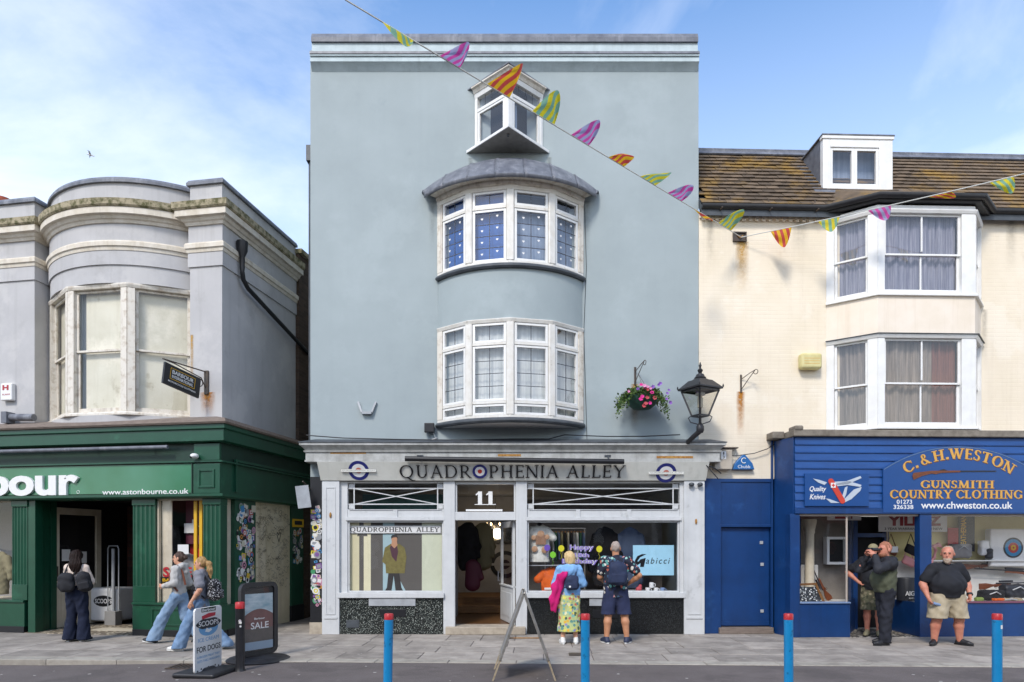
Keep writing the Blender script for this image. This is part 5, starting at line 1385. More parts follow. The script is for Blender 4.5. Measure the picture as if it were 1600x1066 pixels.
for (a, c, d_, e) in ((.13, .69, .02, .028), (.13, .69, -.172, -.164), (.13, .138, -.164, .02), (.682, .69, -.164, .02)): b.box(.0205, .0225, -.98 + a, -.98 + c, d_, e)
b.build('border', M['yellow'], bd)
hs.rotation_euler = (0, 0, LF.a - R(10)); bd.rotation_euler = (R(-8), 0, 0)
M['rust_run'] = stain('rust_run', '#b5772a', 1.0); M['rust_pale'] = stain('rust_pale', '#c2984a', .8); M['dirt_run'] = stain('dirt_run', '#6d6a62', .3)
def run_stain(name, x0, x1, y, z0, z1, m, parent): return MB().poly([(x0, y, z0), (x1, y, z0), (x1, y, z1), (x0, y, z1)]).build(name, M[m], parent, fix=False)
run_stain('rust_stain', q[0] - .14, q[0] + .2, YU - .004, zroof + .05, q[1] - .12, 'rust_run', LEFT)
run_stain('dirt_stain', PRX + .0, PRX + .08, YU - .0045, zwb + .1, zwt - .9, 'rust_pale', LEFT)
q = LF.at(13, 613, YU - .05)
ab = thing('alarm_box', 'white alarm box with a red letter on the left grey wall', 'alarm box', (*LF.world(q[0], YU - .001), q[1]), LF.a)
Soft(.008, .0).rbox((0, -.05, 0), (.13, .05, .17), .02).build('case', M['white'], ab)
M['alarm_red'] = flat('alarm_red', '#a8323a', .5)
lettering('H', -.08, .06, -.101, 0.03, .13, M['alarm_red'], ab, depth=.003, bold=.05)
lettering('ALARM', -.09, .09, -.101, -.07, -.04, M['alarm_red'], ab, depth=.003)
q = LF.at(22, 652, -.05)
aw = MB(); aw.tube([(0, 0, 0), (.55, .0, -.02)], .07, 10); aw.box(-.1, .02, -.1, .1, -.12, .1); o = aw.build('awning_end', M['lead'], LEFT, smooth=True, loc=(q[0] - .2, .05, q[1] + .02))
cpx = LF.at(3, 318, 2.5)
cp_ = thing('chimney_pot', 'terracotta chimney pot peeping over the left parapet', 'chimney', (*LF.world(cpx[0], 2.5), zcop0 - .4), 0)
M['terracotta'] = mat('terracotta', '#a8553c', .8, '#8c4431', scale=8)
MB().lathe([(.19, 0), (.18, cpx[1] - zcop0 + .25), (.21, cpx[1] - zcop0 + .3), (.20, cpx[1] - zcop0 + .5), (.05, cpx[1] - zcop0 + .54)], n=16).build('pot', M['terracotta'], cp_, smooth=True)
# white projecting board in the alley mouth
q = W.at(481, 775, -.12)
wb = thing('projecting_board', 'small grey-white board projecting over the alley beside the stickered pier', 'sign', (XL, .0, q[1]), 0)
MB().box(-.26, -.02, -.30, -.27, -.22, .2).build('board', M['plate'], wb, rot=(0, R(-8), R(18)))
MB().bar((0.02, -.02, .12), (-.05, -.32, .26), .02).build('bracket', M['iron'], wb)
lettering('ALLEY', -.24, -.05, -.302, -.02, .03, M['plate'], wb, depth=.002) if False else None
# ------------------------------------------------------------------ the cream building on the right with its blue gun shop
RF = Frame(W.x(1091.5) + .004, 0.0, 2.0)
RIGHT = thing('gun_shop_building', 'cream painted brick building with mossy tiled roof and canted bays over a blue shop', 'building', (RF.o[0], RF.o[1], 0), RF.a)
M['cream'] = brickbump(mat('cream', '#e8dcc7', 0.8, '#dfd2ba', scale=1.2, detail=8, bump=0.1, bscale=120, streak=('#c2b299', 0.25)), bw=.45, strength=0.3, depth=.01)
M['cream_smooth'] = mat('cream_smooth', '#e8dccc', 0.75, '#dfd2be', scale=2, detail=8, bump=0.08, streak=('#b9a686', 0.35))
M['tile'] = mat('tile', '#6c5b48', 0.92, '#4e4336', scale=5, detail=9, bump=0.5, bscale=40, rand=0.36)
M['blue'] = mat('blue', '#103b71', 0.38, '#0d3364', scale=2.5, detail=7, bump=0.04, streak=('#122b4e', 0.5))
M['blue_board'] = mat('blue_board', '#164b8c', 0.42, '#12407b', scale=3, stretch=(.5, 3, 3), detail=7, bump=0.1, bscale=60, rand=0.05, streak=('#16386f', 0.4))
M['blue_sign'] = flat('blue_sign', '#144683', 0.35)
M['concrete'] = mat('concrete', '#8b8377', 0.9, '#655d52', scale=6, detail=9, bump=0.4, bscale=60)
M['gutter'] = mat('gutter', '#1d1d20', 0.45, '#2a2a2d', scale=6)
M['gold'] = flat('gold', '#d2a04a', 0.4); M['gold_dark'] = flat('gold_dark', '#7a4a2a', 0.5)
M['lace'] = mat('lace', '#93939f', 0.9, '#5c5d70', scale=3, stretch=(14, 14, .5), detail=4)
M['lace_warm'] = mat('lace_warm', '#8f8479', 0.9, '#5a5149', scale=3, stretch=(12, 12, .5), detail=4)
M['curtain_red'] = mat('curtain_red', '#7c5145', 0.9, '#583a33', scale=3, stretch=(12, 12, .5))
# lichen on the tiles: broad ochre patches laid over the whole roof
t_ = M['tile'].node_tree; b_ = t_.nodes['Principled BSDF']; src_ = b_.inputs['Base Color'].links[0].from_socket
ge_ = t_.nodes.new('ShaderNodeNewGeometry'); nn_ = t_.nodes.new('ShaderNodeTexNoise'); nn_.inputs['Scale'].default_value = 1.1; nn_.inputs['Detail'].default_value = 7; nn_.inputs['Roughness'].default_value = .68
mr_ = t_.nodes.new('ShaderNodeMapRange'); mr_.inputs['From Min'].default_value = .49; mr_.inputs['From Max'].default_value = .64; mr_.inputs['To Max'].default_value = .8
mx_ = t_.nodes.new('ShaderNodeMixRGB'); mx_.inputs['Color2'].default_value = (*lin('#96742c'), 1)
t_.links.new(ge_.outputs['Position'], nn_.inputs['Vector']); t_.links.new(nn_.outputs['Fac'], mr_.inputs['Value']); t_.links.new(mr_.outputs['Result'], mx_.inputs['Fac'])
t_.links.new(src_, mx_.inputs['Color1']); t_.links.new(mx_.outputs['Color'], b_.inputs['Base Color'])
wear(M['blue'], '#2a5a94', 2.2, .58, .72, .45); wear(M['blue'], '#0c2a52', 6, .60, .72, .5); wear(M['blue_board'], '#3566a3', 3, .6, .72, .45, (.4, 1, 1)); wear(M['cream'], '#b8a88c', 1.6, .60, .76, .45); wear(M['cream'], '#eee6d6', .6, .54, .6, .4)
RX = 8.6
zev = RF.z(331, -.1, 1180)
zbl = RF.z(748, 0, 1160)                       # the cream wall stops over the blue door
shx = RF.x(1213, 0.0)
YS = -0.62
MB().box(0.002, RX, 0.0, 6, zbl, zev).build('wall', M['cream'], RIGHT)
MB().box(shx + .03, RX, .3, 6, 3.0, zbl + .5).build('inner_wall', M['cream_smooth'], RIGHT)
# eaves: dentil course, black boxed gutter following the bay
bl, bfl = RF.x(1291, 0), RF.x(1371.5, -.57); bfr, br = RF.x(1523.6, -.57), RF.x(1532.5, 0)
YBY = -0.57
dn = MB().box(0.01, bl - .05, -.035, -.001, zev - .10, zev - .06)
dent = dn.build('dentil_band', M['cream_smooth'], RIGHT)
i = 0
while .05 + i * .13 < bl - .1:
 MB().box(.05 + i * .13, .115 + i * .13, -.055, -.0355, zev - .15, zev - .062).build('dentil', M['cream_smooth'], dent); i += 1
gpth = [(0.004, -.12), (bl - .1, -.12), (bfl - .03, YBY - .08), (bfr + .05, YBY - .08), (br + .1, -.12), (RX, -.12)]
MB().sweep(gpth, [(-.10, zev - .03), (.0, zev - .03), (.02, zev + .03), (-.10, zev + .03)]).build('fascia_board', M['gutter'], RIGHT)
MB().sweep(gpth, [(.0, zev + .031), (.0, zev + .05), (.02, zev + .015), (.055, zev - .0), (.09, zev + .015), (.11, zev + .05), (.11, zev + .09), (.095, zev + .09), (.09, zev + .05), (.055, zev + .02), (.02, zev + .05), (.012, zev + .09), (.0, zev + .09)]).build('gutter', M['gutter'], RIGHT, smooth=40)
b = MB()
for xx in (.35, 1.3, 2.2): b.box(xx, xx + .02, -.29, -.1, zev - .02, zev + .0); b.box(xx, xx + .02, -.14, -.12, zev + .11, zev + .22)
b.build('gutter_bracket', M['iron'], RIGHT)
# roof slope with single tiles
PR = R(50); ze_ = zev + .09; run_ = 1.60
def slope(d): return ze_ + d * math.tan(PR)
b = MB(); b.hexa([(0.004, -.16, ze_ - .2), (RX, -.16, ze_ - .2), (RX, run_ - .16, slope(run_) - .2), (0.004, run_ - .16, slope(run_) - .2)], [(0.004, -.16, ze_ - .03), (RX, -.16, ze_ - .03), (RX, run_ - .16, slope(run_) - .03), (0.004, run_ - .16, slope(run_) - .03)])
roof = b.build('roof', M['lead_dark'], RIGHT)
# the skirt of roof that comes forward over the bay
b = MB(); ft = .98
sk = [(bl - .12, -.13), (bfl - .03, YBY - .12), (bfr + .05, YBY - .12), (br + .12, -.13)]
b._add([(x, y, ze_ - .02) for x, y in sk] + [(bl + .2, ft * .55, ze_ + .72), (br - .1, ft * .55, ze_ + .72)], [(0, 1, 4), (1, 2, 5, 4), (2, 3, 5)])
skirt = b.build('bay_roof', M['tile'], roof, fix=False)
SLn = run_ / math.cos(PR); NC = 15; g_ = SLn / NC; tw = .24
tme = MB(); th = .016
vs = []
for (u_, v_) in ((0, 0), (tw - .009, 0), (tw - .009, g_ * 1.28), (0, g_ * 1.28)): vs.append((u_, v_))
zz0 = lambda v_: .034 * (1 - v_ / (g_ * 1.28))
tme._add([(u_, v_, zz0(v_)) for u_, v_ in vs] + [(u_, v_, zz0(v_) + th) for u_, v_ in vs], [(3, 2, 1, 0), (4, 5, 6, 7), (0, 1, 5, 4), (1, 2, 6, 5), (2, 3, 7, 6), (3, 0, 4, 7)])
proto = tme.build('roof_tile', M['tile'], roof)
first = True; rest = MB()
for c in range(NC):
 d0 = c * g_ * math.cos(PR); off = -(tw / 2) * (c % 2)
 k = 0
 while True:
  x = .006 + off + k * tw; k += 1
  if x > RX - tw: break
  if x < 0: continue
  yy, zz = -.16 + d0, slope(d0)
  if x < 4.75:
   o = proto if first else copy_obj(proto, roof); first = False
   o.location = (x, yy, zz + rnd.uniform(-.003, .004)); o.rotation_euler = (PR + R(rnd.uniform(-1.5, 1.5)), R(rnd.uniform(-1, 1)), R(rnd.uniform(-.8, .8)))
  else:
   cs, sn = math.cos(PR), math.sin(PR)
   pts = [(x + u_, yy + v_ * cs - (z_) * sn, zz + v_ * sn + z_ * cs) for u_, v_, z_ in [(a, b2, zz0(b2)) for a, b2 in vs] + [(a, b2, zz0(b2) + th) for a, b2 in vs]]
   rest.hexa(pts[:4], pts[4:])
rest.build('roof_tile_field', M['tile'], roof, kind='stuff')
zrd = slope(run_)
b = MB(); b.box(.004, RX, run_ - .24, run_ + .5, zrd + .0, zrd + .035); b.bar((.004, run_ - .28, zrd - .06), (RX, run_ - .28, zrd - .06), .03, .15, (0, 1, 1)); b.build('ridge_flashing', M['lead'], roof)
MB().tube([(.004, run_ - .2, zrd + .05), (RX, run_ - .2, zrd + .05)], .03, 8).build('ridge_roll', M['lead'], roof, smooth=True)
# nest of dead grass in the gutter
gn = MB(); q = RF.at(1540, 316, -.3)
for i in range(260):
 a = rnd.uniform(0, 6.28); r_ = rnd.uniform(0, .3); x_, y_ = q[0] + r_ * math.cos(a), -.22 + .35 * r_ * math.sin(a); z_ = q[1] - .12 + rnd.uniform(0, .1)
 e_ = Vector((rnd.uniform(-1, 1), rnd.uniform(-.6, .2), rnd.uniform(-.1, .6))).normalized() * rnd.uniform(.08, .18)
 gn.poly([(x_, y_, z_), (x_ + .006, y_, z_), (x_ + e_.x, y_ + e_.y, z_ + e_.z)])
M['straw'] = flat('straw', '#b08a4c', .9)
o = gn.build('straw_nest', M['straw'], fix=False); o.location = (RF.o[0], RF.o[1], 0); o.rotation_euler = (0, 0, RF.a)
tag(o, 'tuft of dry straw like a nest lying on the gutter above the bay', 'nest')
# dormer
YD = .27; d0x, d1x = RF.x(1286, YD), RF.x(1395, YD); dz1, dz0 = RF.z(213, YD, 1340), RF.z(298, YD, 1340)
dm = MB(); e = .15
dm.box(d0x, d0x + e, YD, YD + .12, dz0, dz1); dm.box(d1x - e - .12, d1x, YD, YD + .12, dz0, dz1); dm.box(d0x + e, d1x - e - .12, YD, YD + .12, dz0, dz0 + .09); dm.box(d0x + e, d1x - e - .12, YD, YD + .12, dz1 - .22, dz1)
dor = dm.build('dormer_frame', M['white_clean'], RIGHT, bevel=.008)
xm = (d0x + e + d1x - e - .12) / 2
for x0, x1 in ((d0x + e + .002, xm - .001), (xm + .001, d1x - e - .122)):
 c = MB(); f_ = .055; z0, z1 = dz0 + .092, dz1 - .222
 c.box(x0, x0 + f_, YD + .02, YD + .08, z0, z1); c.box(x1 - f_, x1, YD + .02, YD + .08, z0, z1); c.box(x0 + f_, x1 - f_, YD + .02, YD + .08, z0, z0 + f_); c.box(x0 + f_, x1 - f_, YD + .02, YD + .08, z1 - f_, z1)
 c.build('casement', M['white_clean'], dor, bevel=.004)
 pane_obj((0, 0), (1, 0), (0, -1), x0 + f_, x1 - f_, -(YD + .05), z0 + f_, z1 - f_, M['glass_up'], dor, .002)
MB().box(d0x + .05, d1x - .05, YD + .3, YD + .32, dz0, dz1 - .1).build('room_backing', M['curtain_pale'], dor)
MB().box(d0x - .03, d1x + .03, YD - .03, 1.6, dz1 + .002, dz1 + .03).build('dormer_roof', M['lead'], dor, bevel=.006)
MB().box(d0x - .02, d1x + .02, YD - .02, YD + .1, dz1 - .06, dz1 + .001).build('dormer_cornice', M['white_clean'], dor, bevel=.006)
for xx, s_ in ((d0x + .002, -1), (d1x - .032, 1)): MB().extr([(xx, YD + .121, dz0 - .1), (xx, YD + .121, dz1), (xx, 1.55, dz1), (xx, 1.3, dz1 - .35)], (.03, 0, 0)).build('dormer_cheek', M['lead'], dor)
b = MB(); b.hexa([(d0x - .2, YD - .12, slope(YD + .04) + .045), (d1x + .2, YD - .12, slope(YD + .04) + .045), (d1x + .2, YD + .0, slope(YD + .16) + .05), (d0x - .2, YD + .0, slope(YD + .16) + .05)], [(d0x - .2, YD - .12, slope(YD + .04) + .06), (d1x + .2, YD - .12, slope(YD + .04) + .06), (d1x + .2, YD, slope(YD + .16) + .065), (d0x - .2, YD, slope(YD + .16) + .065)])
b.build('dormer_apron', M['lead'], dor)
for k in range(7):
 z_ = dz0 + .02 + k * .13; y_ = -.16 + (z_ - ze_) / math.tan(PR); MB().box(d0x - .2 + .0, d0x + .0, y_ - .02, y_ + .16, z_ + .03, z_ + .045).build('soaker', M['lead'], dor)

# canted bays
BV = [(bl, 0.0), (bfl, YBY), (bfr, YBY), (br, 0.0)]
def canted(zt, zb, nm, mats):
 u0, n0, L0 = facet(BV[0], BV[1]); 
 root = MB().sweep(BV, [(-.12, zt - .07), (.02, zt - .07), (.045, zt - .02), (.045, zt), (-.12, zt)]).build('bay_window_frame', M['white_clean'], RIGHT, bevel=.004)
 MB().sweep(BV, [(-.12, zb), (.05, zb), (.05, zb + .035), (.02, zb + .06), (-.12, zb + .06)]).build('sill', M['white_clean'], root, bevel=.004)
 zm = zb + (zt - zb) * .49
 for i in range(3):
  p, q = BV[i], BV[i + 1]; u, n, L_ = facet(p, q)
  j0, j1 = ((.14, L_ - .17) if i == 0 else (.13, L_ - .26) if i == 1 else (.1, L_ - .08))
  for a, c in ((.001, j0), (j1, L_ - .001)):
   MB().fbox(p, u, n, a, c, -.1, .012, zb + .062, zt - .072).build('post', M['white_clean'], root, bevel=.006)
  if i == 2 and L_ < .3: continue
  for k, (z0, z1, dp_) in enumerate(((zb + .064, zm + .02, -.07), (zm - .02, zt - .074, -.035))):
   s_ = MB(); e = .045
   s_.fbox(p, u, n, j0, j0 + e, dp_ - .03, dp_, z0, z1); s_.fbox(p, u, n, j1 - e, j1, dp_ - .03, dp_, z0, z1)
   s_.fbox(p, u, n, j0 + e, j1 - e, dp_ - .03, dp_, z0, z0 + (.08 if k == 0 else .035)); s_.fbox(p, u, n, j0 + e, j1 - e, dp_ - .03, dp_, z1 - .035, z1)
   s_.build('sash', M['white_clean'], root, bevel=.003)
   cuts = [j0 + e, (j0 + j1) / 2, j1 - e] if i == 1 else [j0 + e, j1 - e]
   if i == 1: MB().fbox(p, u, n, (j0 + j1) / 2 - .014, (j0 + j1) / 2 + .014, dp_ - .028, dp_ - .004, z0 + .08, z1 - .036).build('glazing_bar', M['white_clean'], root)
   for a, c in zip(cuts, cuts[1:]): pane_obj(p, u, n, a, c, dp_ - .016, z0 + .035, z1 - .035, M['glass_up'], root, .002)
  # net curtain in folds
  parts_ = [(j0, j1, mats[0])] if i != 1 else [(j0, j0 + (j1 - j0) * .7, mats[0]), (j0 + (j1 - j0) * .68, j1, mats[1])]
  for a, c, m_ in parts_:
   N_ = 40; vs_ = []
   for jj in range(N_ + 1):
    aa = a + (c - a) * jj / N_; ee = -.17 + .018 * math.sin(jj * 1.15 + 1.4 * math.sin(jj * .31) + i) + .016 * math.sin(jj * .47 + 2 * math.sin(jj * .13))
    for z_ in (zb + .07, zt - .07): vs_.append((p[0] + u[0] * aa + n[0] * ee, p[1] + u[1] * aa + n[1] * ee, z_))
   MB()._add(vs_, [(2 * jj, 2 * jj + 2, 2 * jj + 3, 2 * jj + 1) for jj in range(N_)]).build('curtain', m_, root, smooth='all', fix=False)
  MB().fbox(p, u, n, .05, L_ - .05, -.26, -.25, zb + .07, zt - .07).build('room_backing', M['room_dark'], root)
 return root
zu1, zu0 = RF.z(328, YBY, 1450), RF.z(463, YBY, 1450)
zl1, zl0 = RF.z(523, YBY, 1450), RF.z(671, YBY, 1450)
canted(zu1, zu0, 'upper', (M['lace'], M['lace']))
canted(zl1, zl0, 'lower', (M['lace_warm'], M['curtain_red']))
MB().sweep(BV, [(-.25, zl1 + .001), (0.0, zl1 + .001), (0.0, zu0 - .001), (-.25, zu0 - .001)]).build('bay_apron', M['cream_smooth'], RIGHT)
MB().sweep(BV, [(-.25, zu1 + .001), (0.0, zu1 + .001), (0.0, zev - .061), (-.25, zev - .061)]).build('bay_head', M['white_clean'], RIGHT)
b = MB().sweep(BV, [(-.2, zl1 + .0012), (.07, zl1 + .0012), (.07, zl1 + .012), (-.2, zl1 + .02)]); b.build('drip_flashing', M['lead_dark'], RIGHT)
# wall furniture: dark box with rust run, alarm bell, empty basket bracket
q = RF.at(1155, 371, -.0)
vb = thing('dark_wall_box', 'small dark square box high on the cream wall where the bunting is tied', 'box', (*RF.world(q[0], 0), q[1]), RF.a)
b = MB(); b.box(-.13, .13, -.05, -.001, -.09, -.07); b.box(-.13, .13, -.05, -.001, .07, .09); b.box(-.13, -.11, -.05, -.001, -.069, .069); b.box(.11, .13, -.05, -.001, -.069, .069); b.box(-.11, .11, -.02, -.001, -.07, .07); b.build('case', M['iron'], vb)
b = MB().tube([(-.05, -.03, .03), (.0, -.05, -.03), (.06, -.03, .02)], .012); b.build('hook', M['rust'], vb)
run_stain('rust_stain', q[0] - .09, q[0] + .2, -.003, q[1] - 1.15, q[1] - .08, 'rust_pale', RIGHT)
q = RF.at(1266, 565, -.1)
yb = thing('yellow_alarm_bell', 'faded yellow alarm bell box on the cream wall left of the lower bay', 'alarm box', (*RF.world(q[0], 0), q[1]), RF.a)
M['faded_yellow'] = mat('faded_yellow', '#d3ca94', .6, '#c2b67c', scale=6)
Soft(.01, .02).rbox((0, -.09, 0), (.205, .09, .15), .05).build('case', M['faded_yellow'], yb)
b = MB()
for k in range(3): b.box(-.15, .15, -.182, -.179, -.06 + k * .05, -.052 + k * .05)
b.build('louvre', M['gold'], yb)
def scroll_bracket(name, label, F, x, y, reach, ht, rz, stain_h, stain_m, host):
 q = F.at(x, y, 0.0)
 t_ = thing(name, label, 'bracket', (*F.world(q[0], -.001), q[1]), rz); t_.scale = (.62,) * 3
 MB().box(-.03, .03, -.035, 0, -.28, .28).build('wall_plate', M['iron'], t_, bevel=.004)
 b = MB(); c_ = reach
 b.tube([(0, -.03, .14), (0, -c_ * .6, .28), (0, -c_, .36)] + [(0, -c_ + .0 - .07 * math.sin(t), .29 + .07 * math.cos(t)) for t in [k * .45 for k in range(1, 12)]], .012, 6)
 b.tube([(0, -.03, -.18), (0, -c_ * .55, .12), (0, -c_ * .95, .34)], .012, 6)
 b.build('scroll_arm', M['iron'], t_, smooth=True)
 run_stain('rust_stain', q[0] - .09, q[0] + .09, -.003, q[1] - .17 - stain_h, q[1] - .15, stain_m, host)
 return t_, q
scroll_bracket('basket_bracket', 'empty iron scroll bracket on the cream wall above a rust run', RF, 1157, 600, .5, .4, RF.a + R(42), .95, 'rust_run', RIGHT)

# --- blue door beside the grey shopfront
ddx0, ddx1 = RF.x(1124, .06), RF.x(1202, .06)
zdt, zdb, zdh = RF.z(749, 0, 1160), RF.z(980, 0, 1160), RF.z(824, .05, 1160)
MB().box(.004, ddx0 - .001, -.04, .2, 0, zbl - .001).build('door_surround', M['blue'], RIGHT, bevel=.006)
MB().box(ddx0, ddx1, -.01, .2, zdh, zbl - .002).build('over_panel', M['blue'], RIGHT, bevel=.006)
b = MB(); b.box(ddx0, ddx1, -.03, -.011, zbl - .07, zbl - .004); b.box(ddx0, ddx1, -.03, -.011, zdh + .002, zdh + .05); b.build('over_panel_moulding', M['blue'], RIGHT, bevel=.005)
fd = MB().box(ddx0 + .01, ddx1 - .01, .05, .1, zdb + .01, zdh - .006).build('door', M['blue'], RIGHT, bevel=.004)
MB().box(ddx0 + .01, ddx1 - .01, .035, .0495, zdb + .03, zdb + .1).build('kick_rail', M['blue'], fd)
for yy in (848, 882, 955):
 q = RF.at(1191 if yy > 850 else 1190, yy, .04); MB().box(q[0] - .035, q[0] + .03, .035, .0497, q[1] - .03, q[1] + .03).build('lock_plate', M['plate'], fd, bevel=.004)
MB().box(ddx0 - .05, ddx1 + .02, -.1, .2, 0, zdb).build('threshold', M['old_wood'], RIGHT, bevel=.008)
# --- the shop projecting forward
MB().box(ddx0 - .1, RF.x(1250, .25), .21, .26, 0, zbl + .4).build('closing_wall', M['blue'], RIGHT)
sl = RF.x(1242, YS); zs_t = RF.z(683, YS, 1300); zs_b = RF.z(803, YS, 1300)
shl = RF.x(1234, YS)
MB().box(ddx1 + .001, sl - .16, -.045, .2, 0, zbl + .75).build('shop_return_post', M['blue'], RIGHT, bevel=.006)
b = MB(); b.hexa([(sl - .14, -.044, 0), (sl - .02, YS + .02, 0), (sl + .0, YS + .02, 0), (sl + .0, -.044, 0)], [(sl - .14, -.044, zs_t), (sl - .02, YS + .02, zs_t), (sl + .0, YS + .02, zs_t), (sl + .0, -.044, zs_t)]); b.build('shop_return', M['blue'], RIGHT)
MB().box(sl - .05, RX, YS - .07, .0 - .002, zs_t + .004, zs_t + .13).build('coping', M['concrete'], RIGHT, bevel=.015)
MB().box(sl - .28, sl - .052, -.3, .0 - .002, zs_t + .02, zs_t + .15).build('coping', M['concrete'], RIGHT, bevel=.015)
MB().box(sl - .04, sl + .13, YS - .09, YS + .2, zs_t + .11, zs_t + .20).build('coping_knob', M['concrete'], RIGHT, bevel=.03)
MB().box(sl - .0, RX, YS + .03, YS + .1, zs_b + .001, zs_t).build('fascia_backing', M['blue'], RIGHT)
nb = 9; bh = (zs_t - zs_b - .1) / nb
for k in range(nb):
 z0 = zs_b + .1 + k * bh
 b = MB(); b.extr([(sl + .002, YS + .029, z0), (sl + .002, YS - .012, z0), (sl + .002, YS - .012, z0 + .02), (sl + .002, YS + .012, z0 + bh + .012), (sl + .002, YS + .029, z0 + bh + .012)], (RX - sl - .002, 0, 0)); b.build('weatherboard', M['blue_board'], RIGHT)
MB().box(sl - .012, RX, YS - .04, YS + .1, zs_b, zs_b + .095).build('fascia_rail', M['blue'], RIGHT, bevel=.006)
# boards with lettering
q0, q1 = RF.at(1257.5, 791, YS - .04), RF.at(1357.5, 740, YS - .04)
kb = MB().box(q0[0], q1[0], YS - .05, YS - .016, q0[1], q1[1]).build('knife_sign', M['blue_sign'], RIGHT, bevel=.004)
ky = YS - .051
lettering('Quality', RF.x(1265, ky), RF.x(1291, ky), ky, RF.z(770, ky, 1280), RF.z(760, ky, 1280), M['white'], kb, depth=.002, shear=.3, bold=.012)
lettering('Knives', RF.x(1265, ky), RF.x(1290, ky), ky, RF.z(780.5, ky, 1280), RF.z(772, ky, 1280), M['white'], kb, depth=.002, shear=.3, bold=.012)
def kpt(x, y): a = RF.at(x, y, ky); return (a[0], ky - .003, a[1])
def blade(pts, m, nm, d=.004):
 MB().extr([kpt(*p) for p in pts], (0, -d, 0)).build(nm, m, kb)
M['knife_red'] = flat('knife_red', '#c8402f', .4); M['steel'] = flat('steel', '#b9c2cc', .4); M['steel_dark'] = flat('steel_dark', '#5d7694', .4)
a_, c_ = Vector((1298, 752)), Vector((1316, 783)); dr_ = (c_ - a_).normalized(); nr_ = Vector((-dr_.y, dr_.x)) * 4.2
pts = [a_ + nr_ * math.cos(t) - dr_ * 4.2 * math.sin(t) for t in [k * math.pi / 6 for k in range(7)]] + [c_ - nr_ * math.cos(t) + dr_ * 4.2 * math.sin(t) for t in [k * math.pi / 6 for k in range(7)]]
blade([tuple(p) for p in pts], M['knife_red'], 'knife_handle', .008)
for pp in ([(1302, 753), (1322, 752), (1344, 744), (1346, 747), (1324, 757), (1306, 758)], [(1306, 756), (1326, 752), (1346, 758), (1344, 761), (1324, 758), (1308, 760)],
   [(1318, 781), (1334, 765), (1346, 761), (1344, 767), (1330, 780), (1320, 785)], [(1315, 778), (1320, 762), (1324, 760), (1322, 772), (1318, 781)],
   [(1292, 754), (1280, 750), (1270, 748), (1278, 754), (1288, 758)], [(1312, 786), (1298, 786), (1290, 779), (1296, 780), (1304, 783)]):
 blade(pp, M['steel'], 'knife_blade', .005)
b = MB()
for pp in (((1300.3, 755.2), (1304.8, 762.2)), ((1306.2, 756.6), (1298.9, 760.9))): pass
q = kpt(1301.5, 758.5); b.box(q[0] - .045, q[0] + .045, q[1] - .011, q[1] - .0085, q[2] - .045, q[2] + .045); b.build('knife_emblem', M['white'], kb, )
b = MB(); b.box(q[0] - .03, q[0] + .03, q[1] - .0125, q[1] - .0112, q[2] - .011, q[2] + .011); b.box(q[0] - .011, q[0] + .011, q[1] - .013, q[1] - .0116, q[2] - .03, q[2] + .03); b.build('knife_cross', M['knife_red'], kb)
# arched shop sign
wy = YS - .045
wl, wr = RF.x(1380, wy), RF.x(1614, wy); wz0, wzs, wz1 = RF.z(801, wy, 1490), RF.z(733, wy, 1490), RF.z(697, wy, 1490)
wc = (wl + wr) / 2; wh = (wr - wl) / 2; rise = wz1 - wzs; ar = (wh ** 2 + rise ** 2) / (2 * rise); at_ = math.asin(wh / ar)
pts = [(wl, wy, wz0), (wr, wy, wz0)] + [(wc + ar * math.sin(t), wy, wz1 - ar + ar * math.cos(t)) for t in [at_ - 2 * at_ * k / 24 for k in range(25)]]
ws = MB().extr(pts, (0, .03, 0)).build('shop_sign', M['blue_sign'], RIGHT)
b = MB()
for k in range(24):
 t0, t1 = at_ - 2 * at_ * k / 24, at_ - 2 * at_ * (k + 1) / 24; e_ = ar - .02
 b.bar((wc + e_ * math.sin(t0), wy - .002, wz1 - ar + e_ * math.cos(t0)), (wc + e_ * math.sin(t1), wy - .002, wz1 - ar + e_ * math.cos(t1)), .012, .004, (0, 1, 0))
b.build('sign_lining', M['steel_dark'], ws)
# C. & H. WESTON bent round the arch, shadow letters behind gold ones
span = 1.12; rad = 1.86; zA0 = RF.z(717, wy, 1490)
def arcword(m_, dx_, dz_, dep):
 return serif_lettering('C. & H.WESTON', 0, 1, wy, 0, .195, m_, ws, depth=dep, arc=(wc + .0 + dx_, zA0 - rad + dz_, rad, span), thick=.2, thin=.08, gap=.12, space=.16)
arcword(M['gold_dark'], .012, -.014, .003); arcword(M['gold'], 0, 0, .007)
for s_, xa, xb, ya, yb_ in (('GUNSMITH', 1438, 1552, 763, 751), ('COUNTRY CLOTHING', 1390, 1597, 779, 766)):
 for m_, o_, dep in ((M['gold_dark'], .01, .003), (M['gold'], 0, .007)):
  serif_lettering(s_, RF.x(xa, wy) + o_, RF.x(xb, wy) + o_, wy, RF.z(ya, wy, 1490) - o_, RF.z(yb_, wy, 1490) - o_, m_, ws, depth=dep, thick=.2, thin=.085, gap=.1, space=.3)
lettering('01273', RF.x(1401, wy), RF.x(1425, wy), wy, RF.z(787.5, wy, 1410), RF.z(781, wy, 1410), M['white'], ws, depth=.003, bold=.012)
lettering('326338', RF.x(1396, wy), RF.x(1427, wy), wy, RF.z(795.5, wy, 1410), RF.z(789, wy, 1410), M['white'], ws, depth=.003, bold=.012)
lettering('www.chweston.co.uk', RF.x(1439, wy), RF.x(1582, wy), wy, RF.z(795, wy, 1500), RF.z(784, wy, 1500), M['white'], ws, depth=.003, bold=.014)
M['gun_wood'] = mat('gun_wood', '#7a4326', .4, '#5c3019', scale=8, stretch=(1, 8, 8)); M['gun_steel'] = mat('gun_steel', '#3a3a3e', .35, metal=.6)
